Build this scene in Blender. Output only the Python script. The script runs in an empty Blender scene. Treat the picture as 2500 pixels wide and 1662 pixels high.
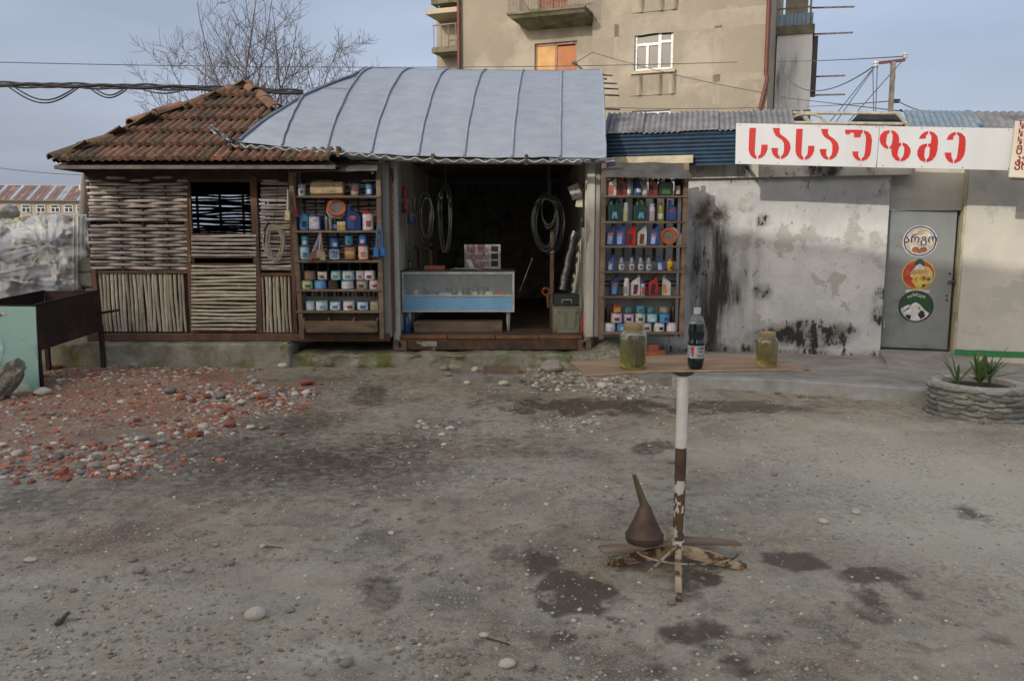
import bpy, bmesh, math, random
from math import radians, sin, cos, tan, atan2, pi, sqrt
from mathutils import Vector, Matrix, noise
random.seed(7)
SC = bpy.context.scene
COL = SC.collection
# ------------------------------------------------------------------ camera
FPX, CX, CY, CAMH, PITCH = 1944.0, 1250.0, 831.0, 1.65, radians(7.85)
cam_d = bpy.data.cameras.new('camera'); cam = bpy.data.objects.new('camera', cam_d); COL.objects.link(cam)
cam.location = (0, 0, CAMH); cam.rotation_euler = (pi/2 - PITCH, 0, 0)
cam_d.sensor_width = 36; cam_d.lens = 36*FPX/2500; cam_d.clip_end = 3000; cam_d.clip_start = 0.05
SC.camera = cam
# ------------------------------------------------------------------ light and exposure
SUN_EL, SUN_AZ = radians(25), radians(-38)      # azimuth: from behind the camera, towards the left
sdir = Vector((sin(SUN_AZ)*cos(SUN_EL), -cos(SUN_AZ)*cos(SUN_EL), sin(SUN_EL)))  # towards the sun
W = bpy.data.worlds.new('World'); SC.world = W; W.use_nodes = True
nt = W.node_tree; nt.nodes.clear()
out = nt.nodes.new('ShaderNodeOutputWorld'); bg = nt.nodes.new('ShaderNodeBackground')
sky = nt.nodes.new('ShaderNodeTexSky'); sky.sky_type = 'NISHITA'; sky.sun_disc = False
sky.sun_elevation = SUN_EL; sky.sun_rotation = atan2(sdir.x, sdir.y)
sky.air_density = .8; sky.dust_density = 9.0; sky.ozone_density = 1.0; sky.altitude = 50
tc = nt.nodes.new('ShaderNodeTexCoord'); mp = nt.nodes.new('ShaderNodeMapping'); mp.inputs['Scale'].default_value = (1.2, 1.2, 4.5)
nz = nt.nodes.new('ShaderNodeTexNoise'); nz.inputs['Scale'].default_value = 1.7; nz.inputs['Detail'].default_value = 5; nz.inputs['Roughness'].default_value = .45
mr = nt.nodes.new('ShaderNodeMapRange'); mr.inputs['From Min'].default_value = .35; mr.inputs['From Max'].default_value = .7
mr.inputs['To Min'].default_value = .22; mr.inputs['To Max'].default_value = .40
mx = nt.nodes.new('ShaderNodeMix'); mx.data_type = 'RGBA'; mx.inputs['B'].default_value = (7.1, 7.9, 9.8, 1)   # thin high cloud veil
L = nt.links.new
L(tc.outputs['Generated'], mp.inputs['Vector']); L(mp.outputs['Vector'], nz.inputs['Vector']); L(nz.outputs['Fac'], mr.inputs['Value'])
L(mr.outputs['Result'], mx.inputs['Factor']); L(sky.outputs['Color'], mx.inputs['A']); L(mx.outputs['Result'], bg.inputs['Color'])
bg.inputs['Strength'].default_value = 0.15; L(bg.outputs['Background'], out.inputs['Surface'])
sun_d = bpy.data.lights.new('sun', 'SUN'); sun_d.energy = 2.4; sun_d.angle = radians(.3); sun_d.color = (1, .93, .82)
sun = bpy.data.objects.new('sun', sun_d); COL.objects.link(sun); sun.rotation_euler = sdir.to_track_quat('Z', 'Y').to_euler(); sun.location = (-20, -30, 40)
SC.view_settings.view_transform = 'Standard'; SC.view_settings.look = 'None'; SC.view_settings.exposure = 0.0; SC.view_settings.gamma = 1.0
SC.render.engine = 'CYCLES'; SC.cycles.use_denoising = True; SC.cycles.max_bounces = 6; SC.cycles.diffuse_bounces = 3; SC.cycles.transparent_max_bounces = 12
SC.cycles.sample_clamp_indirect = 6

# ------------------------------------------------------------------ measuring helpers (photo pixel -> place)
FWD = Vector((0, cos(PITCH), -sin(PITCH))); UPV = Vector((0, sin(PITCH), cos(PITCH)))
def ray(px, py): return FWD + Vector((1, 0, 0))*((px-CX)/FPX) - UPV*((py-CY)/FPX)
def P(px, py, Y):
    d = ray(px, py); t = Y/d.y; return Vector((d.x*t, Y, CAMH + d.z*t))
def G(px, py, z=0.0):
    d = ray(px, py); t = (z-CAMH)/d.z; return Vector((d.x*t, d.y*t, z))
class Plane:                                   # an upright plane: origin, direction of s; y goes away from the viewer
    def __init__(s, x, y, theta):
        s.o = Vector((x, y, 0)); s.th = theta; s.d = Vector((cos(theta), -sin(theta), 0)); s.n = Vector((sin(theta), cos(theta), 0))
    def loc(s, px, py, off=0.0):               # -> (s, z) on the plane moved 'off' away from the viewer
        d = ray(px, py); c = Vector((0, 0, CAMH)); t = ((s.o + s.n*off - c).dot(s.n))/d.dot(s.n); p = c + d*t
        return ((p - s.o).dot(s.d), p.z)
# ------------------------------------------------------------------ colour and materials
def lin(c):
    f = lambda u: (u/12.92 if u <= .04045 else ((u+.055)/1.055)**2.4)
    return tuple(f(x/255) for x in c[:3]) + (1,)
MATS = {}
def mat(name, c1, c2=None, scale=6, rough=.75, metal=0, bump=.15, bscale=40, rand=0, stretch=(1, 1, 1), c3=None, s3=2.0, t3=(.55, .65), spec=.5, coat=0, contrast=(.35, .65), detail=4):
    """noise-mixed colour c1/c2, optional patches of c3, fine relief, per-object brightness spread"""
    if name in MATS: return MATS[name]
    m = bpy.data.materials.new(name); m.use_nodes = True; t = m.node_tree; n = t.nodes; l = t.links.new
    b = n['Principled BSDF']; tc = n.new('ShaderNodeTexCoord'); mp = n.new('ShaderNodeMapping'); mp.inputs['Scale'].default_value = stretch
    oi = n.new('ShaderNodeObjectInfo'); ad = n.new('ShaderNodeVectorMath'); ad.operation = 'ADD'
    sc_ = n.new('ShaderNodeVectorMath'); sc_.operation = 'SCALE'; sc_.inputs['Scale'].default_value = 37.0
    cmb = n.new('ShaderNodeCombineXYZ'); l(oi.outputs['Random'], cmb.inputs['X']); l(oi.outputs['Random'], cmb.inputs['Z']); l(cmb.outputs['Vector'], sc_.inputs[0])
    l(tc.outputs['Object'], ad.inputs[0]); l(sc_.outputs['Vector'], ad.inputs[1]); l(ad.outputs['Vector'], mp.inputs['Vector'])
    nz = n.new('ShaderNodeTexNoise'); nz.inputs['Scale'].default_value = scale; nz.inputs['Detail'].default_value = detail; nz.inputs['Roughness'].default_value = .62
    l(mp.outputs['Vector'], nz.inputs['Vector'])
    r = n.new('ShaderNodeMapRange'); r.inputs['From Min'].default_value, r.inputs['From Max'].default_value = contrast; l(nz.outputs['Fac'], r.inputs['Value'])
    mx = n.new('ShaderNodeMix'); mx.data_type = 'RGBA'; mx.inputs['A'].default_value = lin(c1); mx.inputs['B'].default_value = lin(c2 or tuple(x*.82 for x in c1)); l(r.outputs['Result'], mx.inputs['Factor'])
    col = mx.outputs['Result']
    if c3:
        n3 = n.new('ShaderNodeTexNoise'); n3.inputs['Scale'].default_value = s3; n3.inputs['Detail'].default_value = 5; n3.inputs['Roughness'].default_value = .65
        l(mp.outputs['Vector'], n3.inputs['Vector']); r3 = n.new('ShaderNodeMapRange'); r3.inputs['From Min'].default_value, r3.inputs['From Max'].default_value = t3
        l(n3.outputs['Fac'], r3.inputs['Value']); m3 = n.new('ShaderNodeMix'); m3.data_type = 'RGBA'; m3.inputs['B'].default_value = lin(c3)
        l(r3.outputs['Result'], m3.inputs['Factor']); l(col, m3.inputs['A']); col = m3.outputs['Result']
    if rand:
        hs = n.new('ShaderNodeHueSaturation'); rr = n.new('ShaderNodeMapRange'); rr.inputs['To Min'].default_value = 1-rand; rr.inputs['To Max'].default_value = 1+rand
        l(oi.outputs['Random'], rr.inputs['Value']); l(rr.outputs['Result'], hs.inputs['Value']); l(col, hs.inputs['Color']); col = hs.outputs['Color']
    l(col, b.inputs['Base Color'])
    b.inputs['Roughness'].default_value = rough; b.inputs['Metallic'].default_value = metal; b.inputs['Specular IOR Level'].default_value = spec; b.inputs['Coat Weight'].default_value = coat
    if bump:
        nb = n.new('ShaderNodeTexNoise'); nb.inputs['Scale'].default_value = bscale; nb.inputs['Detail'].default_value = 3; l(mp.outputs['Vector'], nb.inputs['Vector'])
        bp = n.new('ShaderNodeBump'); bp.inputs['Strength'].default_value = bump; bp.inputs['Distance'].default_value = .02; l(nb.outputs['Fac'], bp.inputs['Height']); l(bp.outputs['Normal'], b.inputs['Normal'])
    MATS[name] = m; return m
def plain(c, rough=.45, name=None, metal=0):   # printed plastic and painted tin: slight unevenness only
    k = name or 'paint_%d_%d_%d_%d' % (c[0], c[1], c[2], int(rough*100))
    g_ = sum(c)/3; c = tuple(x*.88 + g_*.12 for x in c)
    return mat(k, c, tuple(x*.76 for x in c), scale=16, rough=rough, metal=metal, bump=.05, bscale=60)
# ------------------------------------------------------------------ mesh and object helpers
WL = {}
class MB:
    def __init__(s): s.v = []; s.f = []
    def add(s, vs, fs):
        o = len(s.v); s.v += [tuple(v) for v in vs]; s.f += [tuple(i+o for i in f) for f in fs]; return s
    def box(s, x0, x1, y0, y1, z0, z1):
        return s.add([(x0,y0,z0),(x1,y0,z0),(x1,y1,z0),(x0,y1,z0),(x0,y0,z1),(x1,y0,z1),(x1,y1,z1),(x0,y1,z1)],
                     [(3,2,1,0),(4,5,6,7),(0,1,5,4),(1,2,6,5),(2,3,7,6),(3,0,4,7)])
    def hexa(s, p):                            # eight corners: bottom ring then top ring
        return s.add(p, [(3,2,1,0),(4,5,6,7),(0,1,5,4),(1,2,6,5),(2,3,7,6),(3,0,4,7)])
    def bar(s, a, b, w, h, up=(0,0,1)):        # a straight square bar from a to b
        a, b = Vector(a), Vector(b); d = (b-a).normalized(); u = Vector(up)
        if abs(d.dot(u)) > .99: u = Vector((0,1,0))
        x = d.cross(u).normalized()*(w/2); y = x.cross(d).normalized()*(h/2)
        return s.hexa([a-x-y, a+x-y, b+x-y, b-x-y, a-x+y, a+x+y, b+x+y, b-x+y])
    def tube(s, pts, r, n=8, cap=True, closed=False):
        pts = [Vector(p) for p in pts]; m = len(pts); rs = r if isinstance(r, (list, tuple)) else [r]*m; o = len(s.v); prev = None
        for i, p in enumerate(pts):
            if closed: d = pts[(i+1) % m] - pts[i-1]
            else: d = pts[min(i+1, m-1)] - pts[max(i-1, 0)]
            d.normalize()
            if prev is None:
                u = Vector((0,0,1)) if abs(d.z) < .9 else Vector((1,0,0)); x = d.cross(u).normalized()
            else: x = (prev - d*prev.dot(d)).normalized()
            prev = x; y = d.cross(x)
            for k in range(n):
                a = 2*pi*k/n; s.v.append(tuple(p + (x*cos(a) + y*sin(a))*rs[i]))
        for i in range(m if closed else m-1):
            j = (i+1) % m
            for k in range(n): s.f.append((o+i*n+k, o+i*n+(k+1) % n, o+j*n+(k+1) % n, o+j*n+k))
        if cap and not closed:
            s.f.append(tuple(o+k for k in range(n))[::-1]); s.f.append(tuple(o+(m-1)*n+k for k in range(n)))
        return s
    def lathe(s, prof, n=20, c=(0,0,0), sx=1, sy=1, caps=True):
        o = len(s.v); m = len(prof)
        for (r, z) in prof:
            for k in range(n): a = 2*pi*k/n; s.v.append((c[0]+r*cos(a)*sx, c[1]+r*sin(a)*sy, c[2]+z))
        for i in range(m-1):
            for k in range(n): s.f.append((o+i*n+k, o+i*n+(k+1) % n, o+(i+1)*n+(k+1) % n, o+(i+1)*n+k))
        if caps: s.f.append(tuple(o+k for k in range(n))[::-1]); s.f.append(tuple(o+(m-1)*n+k for k in range(n)))
        return s
    def prism(s, poly, fn, d0, d1):            # extruded outline; fn(u, v, d) -> point
        m = len(poly); o = len(s.v)
        for d in (d0, d1):
            for (u, v) in poly: s.v.append(tuple(fn(u, v, d)))
        s.f.append(tuple(o+i for i in range(m))); s.f.append(tuple(o+m+i for i in range(m))[::-1])
        for i in range(m): j = (i+1) % m; s.f.append((o+i, o+m+i, o+m+j, o+j))
        return s
    def grid(s, nu, nv, fn):
        o = len(s.v)
        for j in range(nv+1):
            for i in range(nu+1): s.v.append(tuple(fn(i/nu, j/nv)))
        for j in range(nv):
            for i in range(nu): a = o+j*(nu+1)+i; s.f.append((a, a+1, a+nu+2, a+nu+1))
        return s
    def slab(s, nu, nv, fn, t):                # a grid with thickness t below it (fn gives point, t is an offset vector)
        t = Vector(t); o = len(s.v); s.grid(nu, nv, fn); k = (nu+1)*(nv+1)
        s.v += [tuple(Vector(p)+t) for p in s.v[o:o+k]]
        for j in range(nv):
            for i in range(nu): a = o+k+j*(nu+1)+i; s.f.append((a, a+nu+1, a+nu+2, a+1))
        rim = [i for i in range(nu+1)] + [j*(nu+1)+nu for j in range(1, nv+1)] + [nv*(nu+1)+i for i in range(nu-1, -1, -1)] + [j*(nu+1) for j in range(nv-1, 0, -1)]
        for q in range(len(rim)): a, b = rim[q], rim[(q+1) % len(rim)]; s.f.append((o+a, o+k+a, o+k+b, o+b))
        return s
    def mesh(s, name, m=None, org=None, smooth=False, bevel=0, jit=0, fix=True):
        me = bpy.data.meshes.new(name); vs = s.v
        if jit: vs = [tuple(Vector(v)+Vector([random.uniform(-jit, jit) for _ in range(3)])) for v in vs]
        if org is not None and org.length > 0: vs = [(v[0]-org.x, v[1]-org.y, v[2]-org.z) for v in vs]
        me.from_pydata(vs, [], s.f)
        if fix or bevel:
            bm = bmesh.new(); bm.from_mesh(me)
            if bevel: bmesh.ops.bevel(bm, geom=list(bm.edges), offset=bevel, segments=1, affect='EDGES', clamp_overlap=True)
            bmesh.ops.recalc_face_normals(bm, faces=bm.faces); bm.to_mesh(me); bm.free()
        if smooth: me.polygons.foreach_set('use_smooth', [True]*len(me.polygons)); me.set_sharp_from_angle(angle=radians(smooth if smooth is not True else 40))
        if m: me.materials.append(m)
        return me
    def build(s, name, m, parent=None, local=False, **k):
        org = None if (local or parent is None) else WL.get(parent.name)
        return inst(name, s.mesh(name, m, org, **k), parent)
def inst(name, me, parent=None, loc=None, rot=None, scale=None):
    o = bpy.data.objects.new(name, me); COL.objects.link(o)
    if parent: o.parent = parent; WL[o.name] = WL.get(parent.name, Vector())
    if loc is not None: o.location = loc
    if rot is not None:
        if isinstance(rot, Matrix): o.rotation_euler = rot.to_euler()
        else: o.rotation_euler = rot
    if scale is not None: o.scale = (scale,)*3 if isinstance(scale, (int, float)) else scale
    return o
def tag(o, label=None, cat=None, group=None, kind=None):
    if label: o['label'] = label
    if cat: o['category'] = cat
    if group: o['group'] = group
    if kind: o['kind'] = kind
    return o
def thing(name, label, cat, loc=(0,0,0), rz=0, group=None):
    o = bpy.data.objects.new(name, None); COL.objects.link(o); o.location = loc; o.rotation_euler = (0, 0, rz); o.empty_display_size = .1
    WL[o.name] = Vector(loc); return tag(o, label, cat, group)
def struct(name, mb, m, **k): return tag(mb.build(name, m, **k), kind='structure')
def rock_mesh(name, m, seed, n=1, flat=.6, rough=.25, freq=1.3, block=1.0):
    bm = bmesh.new(); bmesh.ops.create_icosphere(bm, subdivisions=n, radius=1)
    for v in bm.verts:
        k = 1 + rough*noise.noise(v.co*freq + Vector((seed*7.3, seed*3.1, seed*1.7)))
        if block != 1: v.co = Vector([math.copysign(abs(c)**block, c) for c in v.co])
        v.co = Vector((v.co.x*k, v.co.y*k*.8, v.co.z*k*flat))
    me = bpy.data.meshes.new(name); bm.to_mesh(me); bm.free(); me.materials.append(m)
    me.polygons.foreach_set('use_smooth', [True]*len(me.polygons)); return me
def text_mesh(s, size, m, depth=.001, bold=0.0, align='LEFT', sx=1.0):
    cu = bpy.data.curves.new('t', 'FONT'); cu.body = s; cu.size = size; cu.extrude = depth; cu.offset = bold; cu.align_x = align; cu.resolution_u = 3
    o = bpy.data.objects.new('t', cu); COL.objects.link(o); bpy.context.view_layer.update()
    me = bpy.data.meshes.new_from_object(o.evaluated_get(bpy.context.evaluated_depsgraph_get()))
    bpy.data.objects.remove(o); bpy.data.curves.remove(cu)
    for v in me.vertices: v.co.x *= sx
    me.materials.clear(); me.materials.append(m); return me
# ================================================================== ground
def ell(x0, x1, y0, y1, w, z=0):               # bounding pixels of a patch -> centre, half sizes in metres, weight
    c = G((x0+x1)/2, (y0+y1)/2); a = G(x0, (y0+y1)/2); b = G(x1, (y0+y1)/2); f = G((x0+x1)/2, y1); k = G((x0+x1)/2, y0)
    return (c.x, (f.y+k.y)/2, abs(b.x-a.x)/2, abs(k.y-f.y)/2, w)
STAIN = [ell(*e) for e in [(1325,1485,1400,1520,1.1),(1265,1365,1358,1405,.75),(1275,1330,1535,1560,.6),(1350,1408,1543,1576,.8),(1700,1758,1398,1434,.95),(1660,1725,1410,1470,.6),
  (1845,2020,1358,1402,.85),(2030,2200,1392,1428,.75),(2185,2255,1425,1472,.5),(2070,2185,1438,1492,.65),(1565,1795,1522,1578,.75),(1785,1935,1548,1582,.65),(2080,2175,1488,1532,.5),
  (1580,1632,1618,1652,.6),(1770,1845,1598,1655,.65),(2050,2105,1558,1592,.55),(2160,2300,1560,1610,.3),(1480,1520,1510,1532,.55),(880,990,1385,1485,.5),(1180,1330,1335,1400,.35),
  (1225,1660,972,1012,.7),(1580,2010,980,1014,.65),(1270,1385,926,952,.45),(860,965,936,992,.55),(1540,1650,1072,1108,.6),(2315,2425,1232,1264,.6),(1250,1335,1090,1122,.4),(1730,1800,1470,1500,.3),
  (2400,2500,1540,1600,.4),(1900,1960,1480,1500,.4),(1690,1750,1570,1590,.5),(1750,1790,1580,1596,.5),(1820,1850,1560,1576,.4),(1640,1700,1330,1352,.5),(1500,1800,1345,1395,.6),(1190,1250,900,930,.4),(1310,1370,1555,1585,.4),(620,700,1330,1360,.35)]]
DARK = [ell(*e) for e in [(250,1150,1050,1215,.75),(520,900,985,1100,.6),(-200,500,1160,1290,.35),(900,1500,1060,1130,.35),(560,1000,900,1000,.4),(1000,1500,930,1010,.3),(1550,1760,1180,1270,.25),(1850,2200,1160,1280,.2)]]
PALE = [ell(*e) for e in [(1950,2900,1040,1480,.9),(1700,2300,1380,1500,.5),(-300,900,1380,1700,.45),(1300,1700,1460,1560,.4),(650,900,1560,1640,.7),(600,820,1370,1460,.4),(1000,1500,1120,1250,.3),(2000,2600,1500,1700,.4),(1700,2500,1030,1130,.5)]]
DUST = [ell(*e) for e in [(-500,600,905,1105,.85),(90,640,880,960,.6),(-400,420,1060,1150,.55),(380,700,930,1040,.5),(180,420,1290,1370,.25)]]
def field(L_, x, y, fr, soft=.35, amp=.5):
    nz_ = noise.noise(Vector((x*fr, y*fr, 3.1)))*amp + noise.noise(Vector((x*fr*3, y*fr*3, 9.1)))*amp*.5 + noise.noise(Vector((x*fr*8, y*fr*8, 5.1)))*amp*.25
    m = 0
    for (cx, cy, rx, ry, w) in L_:
        dx, dy = (x-cx)/rx, (y-cy)/ry
        if abs(dx) > 2.2 or abs(dy) > 2.2: continue
        d = sqrt(dx*dx + dy*dy) + nz_
        v = min(1, max(0, (1+soft/2-d)/soft))*w
        if v > m: m = v
    return min(1, m)
def bump_at(x, y, cx, cy, rx, ry): return math.exp(-(((x-cx)/rx)**2 + ((y-cy)/ry)**2))
def gz(x, y):
    if y > 14 or y < 0 or abs(x) > 12: return 0.0
    e = min(1, (14-y)/3, y/1.0 if y < 1 else 1, (12-abs(x))/3)
    z = .030*noise.noise(Vector((x*.35, y*.35, 0))) + .014*noise.noise(Vector((x*1.1, y*1.1, 4))) + .008*noise.noise(Vector((x*3.5, y*3.5, 8)))
    k = .35 + 1.1*max(0, .3+noise.noise(Vector((x*.9, y*.9, 12)))); z += k*(.005*noise.noise(Vector((x*9, y*9, 2))) + .003*noise.noise(Vector((x*19, y*19, 6)))); z *= 1 - .95*bump_at(x, y, .79, 3.7, .55, .5)
    z += .07*bump_at(x, y, -4.2, 8.6, 1.1, .5) + .04*bump_at(x, y, -3.4, 6.2, 1.6, .4) + .05*bump_at(x, y, -2.6, 7.8, .9, .5) - .03*bump_at(x, y, -1.6, 6.0, 1.6, .6)
    return z*max(0, e)
def axis(lo, hi, st, far):
    a = []; x = lo
    while x <= hi: a.append(x); x += st
    s = st; x = a[-1]
    while x < far: s *= 1.35; x += s; a.append(x)
    s = st; x = a[0]; pre = []
    while x > -far: s *= 1.35; x -= s; pre.append(x)
    return pre[::-1] + a
xs, ys = axis(-6.6, 5.6, .032, 900), axis(2.2, 10.0, .032, 900)
g = MB(); g.v = [(x, y, gz(x, y)) for y in ys for x in xs]; nx = len(xs)
g.f = [(j*nx+i, j*nx+i+1, (j+1)*nx+i+1, (j+1)*nx+i) for j in range(len(ys)-1) for i in range(nx-1)]
def ground_mat():
    m = bpy.data.materials.new('dirt_yard'); m.use_nodes = True; t = m.node_tree; n = t.nodes; l = t.links.new; b = n['Principled BSDF']
    tc = n.new('ShaderNodeTexCoord'); at = n.new('ShaderNodeAttribute'); at.attribute_name = 'wear'; sp = n.new('ShaderNodeSeparateColor'); l(at.outputs['Color'], sp.inputs['Color'])
    def nzn(s, d=4, r=.6):
        q = n.new('ShaderNodeTexNoise'); q.inputs['Scale'].default_value = s; q.inputs['Detail'].default_value = d; q.inputs['Roughness'].default_value = r; l(tc.outputs['Object'], q.inputs['Vector']); return q.outputs['Fac']
    def rng(f, a, b_, c=0, d=1):
        q = n.new('ShaderNodeMapRange'); l(f, q.inputs['Value'])
        for k, v in zip(('From Min', 'From Max', 'To Min', 'To Max'), (a, b_, c, d)): q.inputs[k].default_value = v
        return q.outputs['Result']
    def mix(f, a, b_, mode='MIX'):
        q = n.new('ShaderNodeMix'); q.data_type = 'RGBA'; q.blend_type = mode
        if isinstance(f, float): q.inputs['Factor'].default_value = f
        else: l(f, q.inputs['Factor'])
        for k, v in (('A', a), ('B', b_)):
            if isinstance(v, tuple): q.inputs[k].default_value = lin(v)
            else: l(v, q.inputs[k])
        return q.outputs['Result']
    def math_(op, a, b_):
        q = n.new('ShaderNodeMath'); q.operation = op
        for i, v in enumerate((a, b_)):
            if isinstance(v, (int, float)): q.inputs[i].default_value = v
            else: l(v, q.inputs[i])
        return q.outputs[0]
    c = mix(rng(nzn(.8), .40, .60), (156,149,130), (146,128,102))
    c = mix(rng(nzn(4.0, 6), .42, .62), c, (166,157,135))
    c = mix(rng(nzn(2.0, 6), .50, .66), c, (112,103,88))
    c = mix(rng(nzn(9.0, 6), .50, .68), c, (110,100,84))
    c = mix(rng(sp.outputs['Blue'], 0, 1), c, (189,182,161))
    c = mix(math_('MULTIPLY', sp.outputs['Green'], rng(nzn(14), .3, .6, .12, .95)), c, (154,92,66))
    c = mix(math_('MULTIPLY', rng(nzn(34, 6), .45, .66), rng(nzn(1.3), .38, .60, .1, 1)), c, mix(.5, c, (84,76,62)))
    c = mix(rng(nzn(110), .55, .7), c, (189,182,163))
    # crushed grit smaller than the scattered pebbles
    vo = n.new('ShaderNodeTexVoronoi'); vo.inputs['Scale'].default_value = 75; vo.feature = 'F1'; l(tc.outputs['Object'], vo.inputs['Vector'])
    vr = n.new('ShaderNodeSeparateColor'); l(vo.outputs['Color'], vr.inputs['Color'])
    grit = math_('MULTIPLY', rng(vo.outputs['Distance'], .30, .22), rng(vr.outputs['Red'], .78, .84)); grit = math_('MULTIPLY', grit, rng(nzn(3.0), .38, .6))
    c = mix(grit, c, mix(vr.outputs['Green'], (128,123,110), (198,191,174)))
    st = rng(math_('ADD', sp.outputs['Red'], rng(nzn(16, 7), .3, .7, -.30, .28)), .16, .68)
    c = mix(math_('MULTIPLY', st, .86), c, (74,62,46))
    l(c, b.inputs['Base Color'])
    l(rng(st, 0, 1, .88, .42), b.inputs['Roughness']); b.inputs['Specular IOR Level'].default_value = .35
    h = math_('ADD', math_('MULTIPLY', nzn(55), .6), math_('MULTIPLY', nzn(160), .3)); h = math_('ADD', h, math_('MULTIPLY', grit, .25))
    bp = n.new('ShaderNodeBump'); bp.inputs['Strength'].default_value = .55; bp.inputs['Distance'].default_value = .022; l(h, bp.inputs['Height']); l(bp.outputs['Normal'], b.inputs['Normal'])
    return m
gm = g.mesh('ground', ground_mat(), fix=False, smooth=True)
ca = gm.color_attributes.new('wear', 'FLOAT_COLOR', 'POINT'); cols = []
for (x, y, z) in g.v:
    if -7 < x < 6 and 2 < y < 10.2:
        s = max(field(STAIN, x, y, 4.5, soft=.7, amp=.85), .82*field(DARK, x, y, .9, soft=1.1, amp=.35)); cols += [s, field(DUST, x, y, 1.3, soft=.7), field(PALE, x, y, .9, soft=1.2, amp=.5), 1]
    else: cols += [.1, 0, .2, 1]
ca.data.foreach_set('color', cols)
tag(inst('ground', gm), kind='structure')

# ---- raised pavement in front of the cafe, with its kerb
CAFE = Plane(2.26, 10.2, radians(17))
conc = mat('pavement_concrete', (150,146,136), (122,118,108), scale=3, rough=.9, bump=.35, bscale=60, c3=(96,92,84), s3=1.6, t3=(.55, .75))
kerbm = mat('kerb_concrete', (160,160,156), (132,132,126), scale=5, rough=.9, bump=.4, bscale=50)
pts = [(1530,905),(1560,930),(1640,945),(1760,950),(1900,958),(2060,970),(2243,985)]
edge = [G(*p) for p in pts] + [Vector((4.6, 7.22, 0)), Vector((6.5, 6.75, 0)), Vector((9, 6.1, 0))]
pv = MB(); m_ = len(edge)
zt = [.02, .045, .085, .105, .12, .125, .13, .13, .13, .13]
zt_back = [.06, .08, .10, .12, .13, .135, .14, .14, .14, .14]
for i, e in enumerate(edge):
    back = Vector((e.x + (11.5-e.y)*.2, 11.5, 0))
    pv.v += [(e.x, e.y, -.05), (e.x, e.y, zt[i]), (e.x+.02, e.y+.11, zt[i]+.004), (back.x, back.y, zt_back[i])]
for i in range(m_-1):
    for k in range(3): a = i*4+k; b = (i+1)*4+k; pv.f.append((a, b, b+1, a+1))
struct('pavement', pv, conc, smooth=30)
kb = MB(); n0 = 2
for i in range(n0, m_):
    e = edge[i]; kb.v += [(e.x-.004, e.y-.02, -.05), (e.x-.004, e.y-.014, zt[i]+.004), (e.x, e.y, zt[i]+.016), (e.x+.03, e.y+.13, zt[i]+.016), (e.x+.03, e.y+.14, zt[i]-.02)]
for i in range(m_-n0-1):
    for k in range(4): a = i*5+k; b = (i+1)*5+k; kb.f.append((a, b, b+1, a+1))
struct('kerb', kb, kerbm, smooth=30)

# ---- loose stones -------------------------------------------------
pebm = mat('pebble_stone', (156,148,134), (124,117,106), scale=9, rough=.8, bump=.12, bscale=60, rand=.34)
pebl = mat('pale_pebble_stone', (206,198,178), (180,170,150), scale=9, rough=.75, bump=.12, bscale=60, rand=.12)
brkm = mat('broken_brick', (160,98,70), (130,76,56), scale=9, rough=.9, bump=.3, bscale=60, rand=.28)
roughm = mat('rough_stone', (150,146,130), (108,105,92), scale=6, rough=.95, bump=.6, bscale=24, c3=(92,96,62), s3=3, t3=(.56, .68), rand=.12)
PEB = [rock_mesh('pebble', pebm, k, 2, .55, .3) for k in range(6)]; PAL = [rock_mesh('pebble', pebl, k+9, 2, .5, .28) for k in range(4)]
def brick_bit(k):
    bm = bmesh.new(); bmesh.ops.create_cube(bm, size=2)
    rnd = random.Random(k)
    for v in bm.verts: v.co = Vector((v.co.x*rnd.uniform(.6, 1.1), v.co.y*rnd.uniform(.4, .8), v.co.z*rnd.uniform(.2, .45)))
    bmesh.ops.bevel(bm, geom=list(bm.edges), offset=.09, segments=1, affect='EDGES')
    me = bpy.data.meshes.new('brick_fragment'); bm.to_mesh(me); bm.free(); me.materials.append(brkm); return me
BRK = [brick_bit(k) for k in range(5)]
def px_size(px, p): return px*(Vector(p)-Vector((0,0,CAMH))).dot(FWD)/FPX
def lay(me, name, px, py, w, label, cat, group=None, rz=None, sink=.15, z=None, tilt=.15, thick=1.0):
    p = G(px, py); p.z = gz(p.x, p.y) if z is None else z
    p2 = G(px, py, p.z); s = px_size(w, p2)/2
    o = inst(name, me, None, (p2.x, p2.y, p.z + s*.35*thick), (random.uniform(-tilt, tilt), random.uniform(-tilt, tilt), random.uniform(0, 6.28) if rz is None else rz), (s, s, s*thick))
    return tag(o, label, cat, group)
lay(rock_mesh('boulder', pebl, 40, 3, .62, .1), 'pebble', 623, 1506, 52, 'large rounded white pebble half sunk in the foreground dirt', 'stone', rz=.1)
lay(PEB[0], 'pebble', 708, 1492, 26, 'grey pebble just right of the large white foreground pebble', 'stone')
lay(PEB[1], 'pebble', 846, 1622, 38, 'smooth dark grey pebble alone near the bottom edge, left of centre', 'stone', rz=.2)
lay(PAL[1], 'pebble', 1238, 1626, 44, 'pale smooth pebble at the bottom edge near the middle', 'stone', rz=.1)
lay(PEB[2], 'pebble', 1290, 1630, 34, 'rough grey stone touching the pale pebble at the bottom middle', 'stone')
lay(PEB[3], 'pebble', 326, 1369, 22, 'small blackish stone lying alone in the left foreground', 'stone')
lay(PAL[2], 'pebble', 76, 1368, 34, 'flat pale stone in the left foreground near the picture edge', 'stone', thick=.6)
lay(PAL[0], 'pebble', 1182, 1553, 26, 'pale grey stone above the bottom middle, beside thin dry twig', 'stone')
lay(PAL[3], 'pebble', 612, 1046, 30, 'bright white pebble right of the brick rubble', 'stone', thick=.8)
lay(PAL[1], 'pebble', 497, 1046, 34, 'broad white stone in the middle of the brick rubble', 'stone')
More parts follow.
